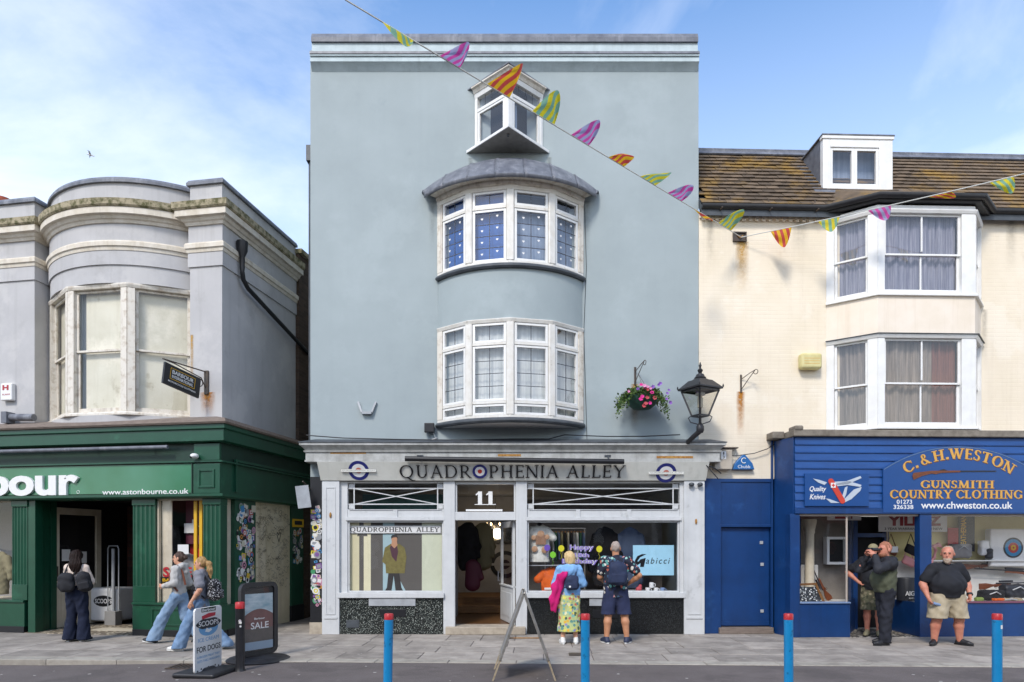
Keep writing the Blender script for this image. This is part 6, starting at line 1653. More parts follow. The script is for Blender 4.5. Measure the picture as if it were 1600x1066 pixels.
def sgp(x, y, e=.006): a = RF.at(x, y, wy); return (a[0], wy - e, a[1])
MB().extr([sgp(*p) for p in ((1425, 744), (1427, 739), (1445, 737), (1452, 736), (1470, 735.5), (1500, 735.5), (1500, 738), (1470, 739), (1462, 741), (1455, 740), (1440, 744), (1427, 750))], (0, -.006, 0)).build('painted_stock', M['gun_wood'], ws)
MB().extr([sgp(*p) for p in ((1500, 735.6), (1556, 735.6), (1556, 737), (1500, 737.4))], (0, -.006, 0)).build('painted_barrel', M['gun_steel'], ws)
MB().extr([sgp(*p) for p in ((1466, 735.4), (1474, 733), (1480, 735.4))], (0, -.006, 0)).build('painted_lock', M['gun_steel'], ws)
# shopfront proper
zgs = RF.z(943, YS, 1300); zgt = zs_b - .002
def rx(x, y=YS): return RF.x(x, y)
def rpost(xa, xb, y0=YS, y1=YS + .12, nm='post', z1=None): return MB().box(rx(xa), rx(xb), y0, y1, 0, z1 or zgt).build(nm, M['blue'], RIGHT, bevel=.006)
rpost(1234.5, 1249.5, YS - .01, YS + .2); rpost(1436.5, 1455, YS - .015, YS + .15)
sxl, sxr = rx(1249.7), rx(1329)
MB().box(sxl, sxr, YS + .01, YS + .12, 0, zgs).build('stallriser', M['blue'], RIGHT, bevel=.005)
MB().box(rx(1455.2), RX, YS + .01, YS + .12, 0, zgs).build('stallriser', M['blue'], RIGHT, bevel=.005)
M['plum'] = flat('plum', '#7a4a5e', .6); M['pale_blue'] = flat('pale_blue', '#7d94b8', .4)
MB().box(sxl, sxr, YS - .015, YS + .13, zgs + .001, zgs + .025).build('window_sill', M['pale_blue'], RIGHT)
MB().box(rx(1455.2), RX, YS - .015, YS + .13, zgs + .001, zgs + .025).build('window_sill', M['plum'], RIGHT)
M['steel_frame'] = flat('steel_frame', '#b3a79c', .4)
b = MB(); b.box(sxl, RX, YS + .03, YS + .09, zgt - .04, zgt); b.build('window_head', M['steel_frame'], RIGHT)
MB().tube([(rx(1325), YS + .05, zgs), (rx(1325), YS + .05, zgt - .04)], .018, 8).build('corner_mullion', M['steel_frame'], RIGHT, smooth=True)
def gpane(x0, y0, x1, y1, z0=None, z1=None): MB().poly([(x0, y0, z0 or zgs), (x1, y1, z0 or zgs), (x1, y1, z1 or zgt), (x0, y0, z1 or zgt)]).build('pane', M['glass'], RIGHT, fix=False)
gpane(sxl, YS + .05, rx(1325), YS + .05); gpane(rx(1455.2), YS + .05, RX, YS + .05)
# lobby: left return glass, splayed right window, recessed door
LBX = RF.x(1344, .5); RBX = RF.x(1386, .5)
gpane(rx(1325), YS + .05, LBX - .15, .5)
b = MB(); b.hexa([(sxr - .02, YS + .12, 0), (sxr, YS + .12, 0), (LBX - .1, .5, 0), (LBX - .14, .5, 0)], [(sxr - .02, YS + .12, zgs), (sxr, YS + .12, zgs), (LBX - .1, .5, zgs), (LBX - .14, .5, zgs)]); b.build('lobby_riser', M['blue'], RIGHT)
px0 = rx(1437); 
b = MB(); b.hexa([(RBX, .5, 0), (px0, YS + .15, 0), (px0 + .04, YS + .15, 0), (RBX + .06, .5, 0)], [(RBX, .5, zgs), (px0, YS + .15, zgs), (px0 + .04, YS + .15, zgs), (RBX + .06, .5, zgs)]); b.build('lobby_riser', M['blue'], RIGHT)
gpane(RBX, .5, px0, YS + .15)
MB().tube([(RBX, .5, zgs), (RBX, .5, zgt)], .02, 8).build('lobby_mullion', M['steel_frame'], RIGHT, smooth=True)
M['mosaic'] = pattern('mosaic', '#3a3633', ['#b9b2a4', '#9b9486', '#c7c1b4'], scale=16, size=.42, rough=.6)
MB().box(sxr + .001, px0, YS + .0, .62, -.05, .006).build('lobby_floor', M['mosaic'], RIGHT)
fd = MB()
for qx in (LBX - .14, RBX - .05): fd.box(qx, qx + .09, .5, .58, 0, zgt)
fd.box(LBX - .05, RBX - .05, .5, .58, zgt - .42, zgt - .34); fd.build('door_frame', M['blue'], RIGHT)
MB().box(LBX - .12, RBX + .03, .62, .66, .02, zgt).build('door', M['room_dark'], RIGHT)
# display spaces: pale back walls, floors, ceiling
M['yellow_wall'] = mat('yellow_wall', '#e6da9e', .8, '#d9cb88', scale=2); M['grey_wall'] = flat('grey_wall', '#d3d1cb', .8); M['dim_wall'] = mat('dim_wall', '#8a837b', .8, '#6d665f', scale=2)
MB().box(sxl - .05, LBX - .16, .55, .6, 0, zgt).build('display_back', M['dim_wall'], RIGHT)
MB().box(sxl - .06, sxl - .01, YS + .12, .55, 0, zgt).build('display_side', M['dim_wall'], RIGHT)
MB().extr([(sxl, YS + .13, zgs - .1), (sxr - .04, YS + .13, zgs - .1), (LBX - .19, .54, zgs - .1), (sxl, .54, zgs - .1)], (0, 0, .08)).build('display_floor', M['grey_wall'], RIGHT)
MB().box(RBX + .06, RX, .55, .6, zgs + .75, zgt).build('display_back', M['yellow_wall'], RIGHT)
MB().box(RBX + .06, RX, .54, .6, 0, zgs + .749).build('display_back', M['grey_wall'], RIGHT)
b = MB(); b.extr([(RBX + .2, .54, zgs - .1), (px0 + .12, YS + .16, zgs - .1), (RX, YS + .14, zgs - .1), (RX, .54, zgs - .1)], (0, 0, .08)); b.build('display_floor', M['grey_wall'], RIGHT)
MB().box(sl, RX, YS + .12, .6, zgt + .001, zgt + .05).build('display_ceiling', M['grey_wall'], RIGHT)
# ------------------------------------------------------------------ the other side of the street (seen only as reflections)
M['stucco'] = mat('stucco', '#a39c8f', .8, '#8f887b', scale=1.5, streak=('#938b7c', .5)); M['stucco_red'] = mat('stucco_red', '#8f4a3c', .85, '#7a3d32', scale=2); M['stucco_white'] = mat('stucco_white', '#a9a9a4', .8, '#989893', scale=1.5)
M['dark_glass'] = mat('dark_glass', '#2b3036', .1)
M['shop_red'] = flat('shop_red', '#9c2f2f', .4)
def opposite(x0, x1, h, m, label, shopm):
 t_ = thing('terraced_house', label, 'house', ((x0 + x1) / 2, -17.0, 0), math.pi, 'terraced houses across the street')
 w_ = (x1 - x0) / 2 - .01
 MB().box(-w_, w_, 0, 5, 3.3, h).build('wall', M[m], t_)
 MB().sweep([(-w_, 0), (w_, 0)], [(-.1, h - .5), (.05, h - .5), (.25, h - .2), (.25, h - .05), (-.1, h - .05)]).build('cornice', M['stucco_white'], t_)
 MB().box(-w_, w_, .3, 5, 0, 3.29).build('shop_wall', M['dark_glass'], t_)
 MB().box(-w_, w_, -.15, .3, 2.6, 3.29).build('fascia', M[shopm], t_)
 MB().box(-w_, w_, -.02, .29, 0, .6).build('stallriser', M[shopm], t_)
 for k in range(4): xx = -w_ + .1 + (2 * w_ - .35) * k / 3; MB().box(xx, xx + .2, -.05, .29, .601, 2.599).build('post', M['white_clean'], t_)
 n_ = max(2, int(2 * w_ / 2.4))
 for r_ in range(2):
  for k in range(n_):
   xx = -w_ + 2 * w_ * (k + .5) / n_; z0 = 3.9 + r_ * 2.5
   if z0 + 1.8 > h - .5: continue
   b = MB(); b.box(xx - .6, xx - .5, -.06, -.001, z0, z0 + 1.7); b.box(xx + .5, xx + .6, -.06, -.001, z0, z0 + 1.7); b.box(xx - .499, xx + .499, -.06, -.001, z0, z0 + .1); b.box(xx - .499, xx + .499, -.06, -.001, z0 + 1.6, z0 + 1.7); b.box(xx - .499, xx + .499, -.05, -.001, z0 + .82, z0 + .88)
   f_ = b.build('window', M['white_clean'], t_)
   MB().box(xx - .499, xx + .499, -.02, -.0012, z0 + .101, z0 + 1.599).build('pane', M['dark_glass'], f_)
for x0, x1, h, m_, sh, lb in ((-24, -14.5, 6.4, 'stucco_red', 'green', 'red fronted terraced house mirrored at the left in the green shop glass'), (-14.5, -6.3, 6.2, 'stucco_white', 'maroon', 'white terraced house with plum shopfront mirrored in the left windows'), (-6.3, 1.2, 6.6, 'stucco', 'black', 'stone coloured terraced house mirrored in the middle shop windows'),
        (1.2, 9.0, 6.3, 'stucco_white', 'blue', 'white terraced house with blue shopfront mirrored in the right windows'), (9.0, 18, 6.5, 'stucco', 'shop_red', 'stone coloured terraced house mirrored in the gun shop glass')):
 opposite(x0, x1, h, m_, lb, sh)

# ------------------------------------------------------------------ street lantern on the corner bracket
YLn = -.62
lx_, _ = W.at(1094, 600, YLn)
zE_, zF_, zG_, zS_ = W.z(611, YLn), W.z(566, YLn), W.z(650, YLn), W.z(668, YLn)
lan = thing('wall_lantern', 'black four-sided street lantern with finial on a wall bracket between two buildings', 'lantern', (lx_, YLn, 0), R(28))
s2 = .235; s1 = .105
def sqr(h_, z): return [(-h_, -h_, z), (h_, -h_, z), (h_, h_, z), (-h_, h_, z)]
cage = MB()
T4, B4 = sqr(s2, zE_), sqr(s1, zG_)
for i in range(4):
 cage.bar(T4[i], B4[i], .032); cage.bar(T4[i], T4[(i + 1) % 4], .03, .03); cage.bar(B4[i], B4[(i + 1) % 4], .03, .03)
cage.build('cage', M['gutter'], lan)
M['lamp_glass'] = glass('lamp_glass', tint=(.93, .92, .88), boost=1.4, base=.06, rough=.08)
for i in range(4): MB().poly([B4[i], B4[(i + 1) % 4], T4[(i + 1) % 4], T4[i]]).build('pane', M['lamp_glass'], lan, fix=False)
rf = MB(); ring0, ring1, ring2 = sqr(s2 + .05, zE_ + .02), sqr(.15, zE_ + .19), sqr(s2 + .05, zE_ + .045)
rf._add(ring0 + ring2 + ring1, [(3, 2, 1, 0)] + [(i, (i + 1) % 4, 4 + (i + 1) % 4, 4 + i) for i in range(4)] + [(4 + i, 4 + (i + 1) % 4, 8 + (i + 1) % 4, 8 + i) for i in range(4)] + [(8, 9, 10, 11)])
lr = rf.build('lantern_roof', M['gutter'], lan)
for p in ring2: MB().lathe([(.012, 0), (.016, .03), (.004, .06)], p, 6).build('corner_spike', M['gutter'], lr)
MB().lathe([(.15, .19), (.13, .21), (.10, .215), (.11, .24), (.085, .26), (.07, .3), (.05, .31), (.028, .33), (.045, .36), (.05, .385), (.02, .41), (.018, .44), (.028, .46), (.006, zF_ - zE_)], (0, 0, zE_), 14).build('finial', M['gutter'], lr, smooth=True)
MB().lathe([(.05, 0), (.085, -.02), (.09, -.06), (.03, -.08)], (0, 0, zE_ - .02), 14).build('lamp_holder', M['white'], lan, smooth=True)
MB().lathe([(.0, -.3), (.05, -.28), (.055, -.12), (.03, -.08)], (0, 0, zE_ - .02), 12).build('bulb', M['cream_paint'], lan, smooth=True)
st = MB(); st.lathe([(.05, zS_ - .1), (.07, zS_ - .06), (.07, zS_ + .02), (.05, zS_ + .05), (.025, zS_ + .09), (.025, zG_)], (0, 0, 0), 12); st.build('stem', M['gutter'], lan, smooth=True)
fk = MB()
for i in range(4):
 a = R(45 + 90 * i); dx, dy = math.cos(a), math.sin(a)
 fk.tube([(dx * .04, dy * .04, zS_ + .06), (dx * .17, dy * .17, zS_ + .1), (dx * .21, dy * .21, zG_ - .03), (dx * .14, dy * .14, zG_ + .02)], .010, 6)
fk.build('fork', M['gutter'], lan, smooth=True)
iv = Matrix.Rotation(-R(28), 3, 'Z')
def lw_(x, y, z): v = iv @ Vector((x - lx_, y - YLn, 0)); return (v.x, v.y, z)
am = MB(); am.tube([lw_(lx_, YLn, zS_ - .06), lw_(lx_ - .1, YLn + .12, zS_ - .16), lw_(lx_ - .22, -.25, zS_ - .3), lw_(3.34, -.02, zS_ - .42)], [.05, .045, .045, .05], 10); am.build('arm', M['gutter'], lan, smooth=True)
am = MB(); p_ = lw_(3.34, -.03, zS_ - .45); am.box(p_[0] - .07, p_[0] + .07, p_[1] - .05, p_[1] + .05, p_[2] - .12, p_[2] + .15); am.build('wall_plate', M['gutter'], lan, bevel=.01)
M['plug_blue'] = flat('plug_blue', '#2b6da0', .45)
pl = thing('blue_plugs', 'pair of blue weatherproof sockets with wires under the lantern arm', 'sockets', (3.34, -.16, zS_ - .5))
for dx, dz, a in ((-.04, .18, 10), (.34, .20, 60)):
 MB().tube([(dx, 0, dz), (dx + .13 * math.sin(R(a)), -.05, dz + .13 * math.cos(R(a)))], .05, 10).build('socket', M['plug_blue'], pl, smooth=True)
MB().box(.0, .24, -.06, .1, -.22, .06).build('junction_box', M['plate'], pl, bevel=.01)
MB().tube([(-.02, -.03, .2), (-.14, -.05, .05), (-.1, -.06, -.12), (.03, -.06, -.1)], .012, 6).build('wire', M['gutter'], pl, smooth=True)
MB().tube([(.2, -.06, -.02), (.32, -.1, -.14), (.5, -.12, -.22), (.62, -.05, -.3)], .012, 6).build('wire', M['gutter'], pl, smooth=True)
MB().tube([(.3, -.02, .16), (.2, -.1, .0), (.36, -.12, -.2), (.56, -.1, -.42)], .01, 6).build('wire', M['gutter'], pl, smooth=True)
# cables along the shop cornice and across the cream wall
def cable(name, label, pts, r=.011):
 o = MB().tube(pts, r, 6).build(name, M['gutter'], None, smooth=True); return tag(o, label, 'cable')
zz_ = zA + .03
cable('cable', 'black cable lying in slack waves along the top of the grey shop cornice', [(-3.9, -.2, zz_ + .1), (-3.2, -.25, zz_ + .04), (-2.2, -.22, zz_ + .02), (-1, -.24, zz_ - .0), (0, -.26, zz_ + .02), (.7, -.2, zz_ + .03), (1.0, -.12, zz_ + .12), (1.8, -.12, zz_ + .09), (2.5, -.2, zz_ + .08), (3.2, -.14, zz_ + .12)])
q = RF.at(1213, 693, -.1)
cable('cable', 'thin black cable drooping across the cream wall to the blue shop', [(3.95, -.06, W.z(712)), (4.3, -.05, W.z(713)), (4.65, -.05, W.z(709)), (4.9, -.05, W.z(702)), (*RF.world(q[0], -.02), q[1])], .009)
cable('cable', 'cable running down beside the two bow windows', [(W.x(913), -.012, W.z(300)), (W.x(916), -.012, W.z(420)), (W.x(912), -.012, W.z(520)), (W.x(917), -.012, W.z(688))], .005)
# numbered meter box and blue alarm box
q = W.at(1129, 718, -.12)
nb_ = thing('meter_box', 'grey beige metal box numbered 13 beside the end of the grey cornice', 'box', (q[0], 0.0, q[1]), RF.a)
M['beige'] = mat('beige', '#b5ab9c', .6, '#a3998a', scale=5)
MB().box(-.17, .17, -.16, .0, -.19, .18).build('case', M['beige'], nb_, bevel=.01)
MB().box(-.05, .05, -.166, -.161, .0, .15).build('number_plate', M['white'], nb_)
lettering('1', -.01, .012, -.167, .085, .135, M['black'], nb_, depth=.002); lettering('3', -.016, .02, -.167, .012, .065, M['black'], nb_, depth=.002)
MB().box(-.22, .3, -.13, .0, .215, .235).build('shelf', M['iron'], nb_)
q = W.at(1163, 722, -.1)
ab = thing('blue_alarm_box', 'blue triangular burglar alarm box on the cream wall above the blue door', 'alarm box', (q[0], .02, q[1]), RF.a)
M['alarm_blue'] = flat('alarm_blue', '#1f62a0', .35)
MB().extr([(-.21, -.09, -.14), (.21, -.09, -.14), (.17, -.09, -.02), (.03, -.09, .14), (-.03, -.09, .14), (-.17, -.09, -.02)], (0, .09, 0)).build('case', M['alarm_blue'], ab, bevel=.012)
lettering('Chubb', -.12, .12, -.091, -.115, -.055, M['white'], ab, depth=.002)
b = MB(); b.tube([(.05 * math.cos(t), -.093, .03 + .05 * math.sin(t)) for t in [R(50 + k * 26) for k in range(11)]], .009, 6); b.build('emblem', M['white'], ab)
# lights on the blue-grey wall
q = W.at(672, 670, 0)
fl = thing('flood_light', 'small black square flood light below the left end of the lower bow window', 'light', (q[0], 0, q[1]))
MB().box(-.095, .095, -.14, -.05, -.09, .09).build('housing', M['black'], fl, bevel=.012); MB().box(-.04, .04, -.049, -.001, -.05, .05).build('mount', M['gutter'], fl)
MB().tube([(.06, -.03, -.08), (.12, -.03, -.2), (.02, -.03, -.22), (.14, -.02, -.17)], .01, 6).build('wire', M['white'], fl, smooth=True)
q = W.at(574, 640, 0)
fl = thing('bracket_lamp', 'small pale trapezoid lamp fixed to the blue-grey wall on the left', 'light', (q[0], 0, q[1]))
b = MB(); b.bar((-.17, -.02, .14), (-.09, -.05, -.07), .035, .05, (0, 1, 0)); b.bar((.17, -.02, .14), (.09, -.05, -.07), .035, .05, (0, 1, 0)); b.box(-.09, .09, -.09, -.001, -.10, -.05); b.build('frame', M['plate'], fl)
MB().box(-.12, .12, -.06, -.001, -.045, .0).build('tray', M['wall_blue'], fl)
q = W.at(1061, 757, -.16)
for k, dx in enumerate((1080.5, 1094)):
 qq = W.at(dx, 758, -.2)
 o = MB().sphere((0, 0, 0), (.055, .055, .04), 12, 8).build('spot_light', M['lead_dark'], None, smooth=True); o.location = (qq[0], -.2, qq[1] + .01)
 tag(o, 'small round grey spotlight under the right end of the fascia, %s one' % ('inner' if k == 0 else 'outer'), 'light', 'spotlights under the fascia')

# ------------------------------------------------------------------ hanging basket
t_, q = scroll_bracket('basket_bracket', 'iron scroll bracket holding the flower basket on the blue-grey wall', W, 992, 588, .55, .4, R(22), .95, 'rust_pale', MAIN)
YBk = -.40
bx_, bz_ = W.at(1003, 640, YBk)
bk = thing('hanging_basket', 'green hanging basket overflowing with pink and purple petunias', 'flower basket', (bx_, YBk, bz_))
M['basket'] = mat('basket', '#1e4a3c', .6, '#15332a', scale=9); 
MB().lathe([(.02, 0), (.17, .015), (.26, .09), (.295, .19), (.30, .24), (.27, .24), (.0, .22)], n=24).build('bowl', M['basket'], bk, smooth=True)
ch = MB(); top = (-.06, .02, .66)
for k in range(3): a = R(30 + 120 * k); ch.tube([(.28 * math.cos(a), .28 * math.sin(a), .24), top], .004, 5)
ch.build('chain', M['iron'], bk)
M['leaf'] = mat('leaf', '#4d6a2c', .7, '#36521f', scale=20, rand=.1); M['leaf_light'] = flat('leaf_light', '#76883e', .7)
M['pink'] = flat('pink', '#cf2a86', .7); M['purple'] = flat('purple', '#8a5fb0', .7); M['coral'] = flat('coral', '#b5474f', .7); M['pale_pink'] = flat('pale_pink', '#d58fb4', .7)
def leafcloud(n, name, m, seed, size):
 rr = random.Random(seed); mb = MB()
 for i in range(n):
  a = rr.uniform(0, 6.283); r_ = .34 * rr.random() ** .5; x_ = r_ * math.cos(a) * 1.45; y_ = r_ * math.sin(a); z_ = .24 + .14 * rr.random() * (1 - (r_ / .36) ** 2) + .02
  if abs(x_) > .28: z_ -= rr.uniform(0, 1.0) * (abs(x_) - .24) * 1.6 + .02
  if r_ > .28 and y_ < 0: z_ -= rr.uniform(0, .14)
  s = rr.uniform(.6, 1.2) * size; d = Vector((rr.uniform(-1, 1), rr.uniform(-1, .4), rr.uniform(-.3, 1))).normalized(); e = d.cross(Vector((rr.uniform(-1, 1), rr.uniform(-1, 1), rr.uniform(-1, 1)))).normalized()
  c = Vector((x_, y_, z_)); mb.poly([c, c + d * s * .5 + e * s * .3, c + d * s, c + d * s * .5 - e * s * .3])
 return mb.build(name, m, bk, fix=False, kind='stuff')
leafcloud(1500, 'foliage', M['leaf'], 3, .06); leafcloud(420, 'pale_foliage', M['leaf_light'], 4, .045)
rr = random.Random(5)
for m_, lst in ((M['pink'], [(-.06, -.36, .17), (-.09, -.37, .12), (.12, -.33, .25), (.08, -.36, .05), (-.05, -.2, .42), (.0, -.28, .34)]), (M['purple'], [(-.13, -.3, .32), (.3, -.22, .44), (.26, -.26, .40), (.17, -.2, .38), (.42, -.25, .25), (.46, -.2, .32), (.40, -.28, .14), (.5, -.15, .1)]),
    (M['coral'], [(.04, -.34, .3), (.0, -.38, .04), (-.03, -.37, .0), (.03, -.36, .15), (.17, -.33, .15)]), (M['pale_pink'], [(-.01, -.3, .38), (.05, -.3, .36), (.1, -.3, .33), (-.28, -.2, .3)])):
 for c in lst:
  mb = MB(); c = Vector(c); n_ = Vector((c.x * .6, -1, rr.uniform(.1, .6))).normalized(); a_ = n_.cross(Vector((0, 0, 1))).normalized(); b2 = a_.cross(n_); r_ = rr.uniform(.03, .043)
  pts = [c - n_ * .02]
  for k in range(10): t = 2 * math.pi * k / 10; q_ = r_ * (1.0 if k % 2 == 0 else .82); pts.append(c + a_ * q_ * math.cos(t) + b2 * q_ * math.sin(t))
  mb._add(pts, [(0, 1 + k, 1 + (k + 1) % 10) for k in range(10)]); mb.build('flower', m_, bk, fix=False)

# ------------------------------------------------------------------ bunting
FC = {'yt': (flat('flag_yellow', '#d8c92f', .7), flat('flag_green', '#7fae96', .7)), 'pl': (flat('flag_pink', '#cf4fa0', .7), flat('flag_lilac', '#a3a3c6', .7)), 'yr': (flat('flag_gold', '#dfb224', .7), flat('flag_red', '#c04a44', .7))}
for pr2 in FC.values():
 for m_ in pr2:                                   # thin cloth lets light through
  t_ = m_.node_tree; bs = t_.nodes['Principled BSDF']; ou = t_.nodes['Material Output']; tl = t_.nodes.new('ShaderNodeBsdfTranslucent'); ms = t_.nodes.new('ShaderNodeMixShader'); ms.inputs['Fac'].default_value = .5
  t_.links.new(bs.inputs['Base Color'].links[0].from_socket, tl.inputs['Color']); t_.links.new(bs.outputs[0], ms.inputs[1]); t_.links.new(tl.outputs[0], ms.inputs[2]); t_.links.new(ms.outputs[0], ou.inputs['Surface'])
M['string'] = flat('string', '#c9c9c2', .8)
def on_line(A, Bp, xpix):
 """point of the 3-D string that stands over photo column xpix"""
 lo, hi = 0.0, 1.0
 f = lambda t: 800 + FPX * (A[0] + (Bp[0] - A[0]) * t) / (A[1] + (Bp[1] - A[1]) * t + D)
 s_ = 1 if f(1) > f(0) else -1
 for _ in range(50):
  m_ = (lo + hi) / 2
  if (f(m_) - xpix) * s_ < 0: lo = m_
  else: hi = m_
 return Vector(A).lerp(Vector(Bp), (lo + hi) / 2)
def flag(parent, p, q, tip, kind_, seed, nstripe=7):
 """striped pennant: hoist from p to q along the string, tip as given"""
 m1, m2 = FC[kind_]; mb = MB(); rr = random.Random(seed)
 p, q, tip = Vector(p), Vector(q), Vector(tip); mid = (p + q) / 2; fly = tip - mid; side = (q - p).normalized()
 nrm = fly.cross(side).normalized(); Lh = (q - p).length
 nu = 4; nv = 8; ph = rr.uniform(0, 6)
 def pt(u, v):
  h = 1 - abs(2 * u - 1) ** 1.7
  base = p + (q - p) * u
  w_ = .5 * (1 - v) + .5 * 0
  pos = base + fly * (h * v * .94) + side * (.010 * math.sin(4 * v + ph) * h)
  amp = .055 * h * v
  return pos + nrm * (amp * math.sin(5.5 * v + ph + 3 * u)) + fly.normalized() * 0
 for s_ in range(nstripe):
  mb.cur = s_ % 2
  for i in range(nu):
   u0, u1 = (s_ + i / nu) / nstripe, (s_ + (i + 1) / nu) / nstripe
   for j in range(nv): mb.poly([pt(u0, j / nv), pt(u1, j / nv), pt(u1, (j + 1) / nv), pt(u0, (j + 1) / nv)])
 o = mb.build('flag', [m1, m2], parent, smooth=False, fix=False)
 for pl_ in o.data.polygons: pl_.use_smooth = True
 return o
def pixat(x, y, Y): t = D + Y; return Vector(((x - 800) / FPX * t, Y, H + (HZ - y) / FPX * t))
A_ = pixat(1157, 370, -.06)
B_ = pixat(540, 0, -6.6)
far_ = B_ + (B_ - A_) * .0
bt = thing('bunting', 'line of striped bunting sloping down across the tall blue-grey facade', 'bunting', tuple(A_))
end_ = Vector((B_.x - 2.6, -16.9, 8.2))
pts = [A_.lerp(B_, k / 10) for k in range(11)] + [B_.lerp(end_, .25) + Vector((0, 0, -.12)), B_.lerp(end_, .6) + Vector((0, 0, -.25)), end_]
MB().tube([p - A_ for p in pts], .008, 5).build('string', M['string'], bt)
for k, (xa, xb, tx_, ty_, kd) in enumerate(((597, 643, 640, 69, 'yt'), (686, 718, 738, 71, 'pl'), (760, 796, 820, 97, 'yr'), (831, 866, 878, 141, 'yt'), (892, 920, 942, 190, 'pl'), (950, 975, 989, 238, 'yr'), (1000, 1024, 1050, 265, 'yt'), (1043, 1065, 1086, 291, 'pl'), (1084, 1108, 1112, 349, 'yr'), (1122, 1142, 1163, 325, 'yt'))):
 p, q = on_line(A_, B_, xa), on_line(A_, B_, xb); Ym = (p.y + q.y) / 2 - .1
 tip = pixat(tx_, ty_, Ym)
 flag(bt, p - A_, q - A_, tip - A_, kd, k)
A2 = pixat(1158, 371, -.07); B2 = pixat(1640, 262, -2.0)
bt2 = thing('bunting', 'short line of striped bunting rising to the right past the canted bay', 'bunting', tuple(A2))
def sag(t): return A2.lerp(B2, t) + Vector((0, 0, -.03 * 4 * t * (1 - t)))
MB().tube([sag(k / 24) - A2 for k in range(25)], .009, 5).build('string', M['string'], bt2)
def sag_at(x):
 lo, hi = 0.0, 1.0
 for _ in range(40):
  m_ = (lo + hi) / 2; p = sag(m_)
  if 800 + FPX * p.x / (p.y + D) < x: lo = m_
  else: hi = m_
 return sag((lo + hi) / 2)
for k, (xa, xb, tx_, ty_, kd) in enumerate(((1204, 1237, 1226, 388, 'yr'), (1278, 1312, 1300, 366, 'yt'), (1356, 1392, 1386, 346, 'pl'), (1448, 1486, 1492, 310, 'yr'), (1545, 1584, 1582, 302, 'yt'))):
 p, q = sag_at(xa), sag_at(xb); flag(bt2, p - A2, q - A2, pixat(tx_, ty_, (p.y + q.y) / 2 - .05) - A2, kd, 20 + k, 7)

# ------------------------------------------------------------------ bollards
M['bollard_blue'] = mat('bollard_blue', '#1685bd', .35, '#1179ae', scale=5, bump=.03); wear(M['bollard_blue'], '#0b4a6e', 14, .58, .66, .8); wear(M['bollard_blue'], '#c9d3d8', 30, .70, .74, .8); wear(M['bollard_blue'], '#5aa9cf', 9, .62, .7, .5); M['bollard_red'] = flat('bollard_red', '#b3252a', .4)
names = ['on the left, before the speckled stallriser', 'in front of the couple at the window', 'before the blue shop door post', 'at the far right edge, with a white sticker']
proto = None
for k, (xx, yt) in enumerate(((605, 958), (914.5, 959), (1232.5, 961), (1558, 963))):
 t = FPX / 149.5; X_ = (xx - 800) / FPX * t; Y_ = -D + t
 bo = thing('bollard', 'blue bollard with red top ' + names[k], 'bollard', (X_, Y_, road_z(X_)), R(20 * k), 'blue bollards along the street')
 if proto is None:
  hgt = H - (959 - HZ) / 149.5 + .012
  b1 = MB().lathe([(.052, 0), (.047, .05), (.047, hgt - .062)], n=20).build('post', M['bollard_blue'], bo, smooth=40)
  b2 = MB().lathe([(.0485, hgt - .0615), (.0485, hgt - .008), (.042, hgt), (.0, hgt + .001)], n=20).build('cap', M['bollard_red'], bo, smooth=40); proto = (b1, b2)
 else:
  for p_ in proto: copy_obj(p_, bo)
 bo.rotation_euler = (R((-.6, .4, -.3, .5)[k]), R((.9, -.2, .2, .4)[k]), R(20 * k))
 if k == 3:
  bo.rotation_euler = (0, 0, 0)
  pts = [(.0478 * math.sin(t_), -.0478 * math.cos(t_)) for t_ in (.1, .4, .7, .95)]
  sb = MB()
  for (a, c), (d_, e) in zip(pts, pts[1:]): sb.poly([(a, c, hgt - .155), (d_, e, hgt - .155), (d_, e, hgt - .115), (a, c, hgt - .115)])
  sb.build('sticker', M['white'], bo, fix=False)
gx, gy = ground_at(375, 1054, -.075)
bo = thing('black_bollard', 'black bollard with a red band in front of the swing sign', 'bollard', (gx, gy, road_z(gx)))
MB().lathe([(.075, 0), (.064, .03), (.06, .06), (.06, .86), (.062, .865)], n=18).build('post', M['gutter'], bo, smooth=40)
MB().lathe([(.0635, .8655), (.0635, .945), (.055, .955), (0, .956)], n=18).build('red_band', M['bollard_red'], bo, smooth=40)
stickers(bo, (.0, -.066, .6), (1, 0, 0), (0, 0, 1), .05, .2, 3, .03, .05, seed=8)

# ------------------------------------------------------------------ pavement signs
def rounded_rect(w_, h_, r_, n=6):
 pts = []
 for cx, cy, a0 in ((w_ / 2 - r_, h_ - r_, 0), (-w_ / 2 + r_, h_ - r_, 90), (-w_ / 2 + r_, r_, 180), (w_ / 2 - r_, r_, 270)):
  for k in range(n + 1): a = R(a0 + 90 * k / n); pts.append((cx + r_ * math.cos(a), cy + r_ * math.sin(a)))
 return pts
gx, gy = ground_at(404, 1034, -.05)
sg = thing('swing_sign', 'black framed pavement sign with a moorland poster reading SALE', 'sign', (gx, gy, road_z(gx)), R(58))
MB().lathe([(.0, .0), (.46, .0), (.47, .02), (.43, .045), (.2, .075), (0, .08)], n=32).build('base', M['gutter'], sg, smooth=40)
pw, ph, z0 = .66, 1.10, .08
o_ = rounded_rect(pw, ph, .11); i_ = rounded_rect(pw - .13, ph - .13, .05)
b = MB()
N_ = len(o_); vs = [(x, -.035, z0 + z) for x, z in o_] + [(x, -.035, z0 + .065 + z) for x, z in i_] + [(x, .035, z0 + z) for x, z in o_] + [(x, .035, z0 + .065 + z) for x, z in i_]
fs = []
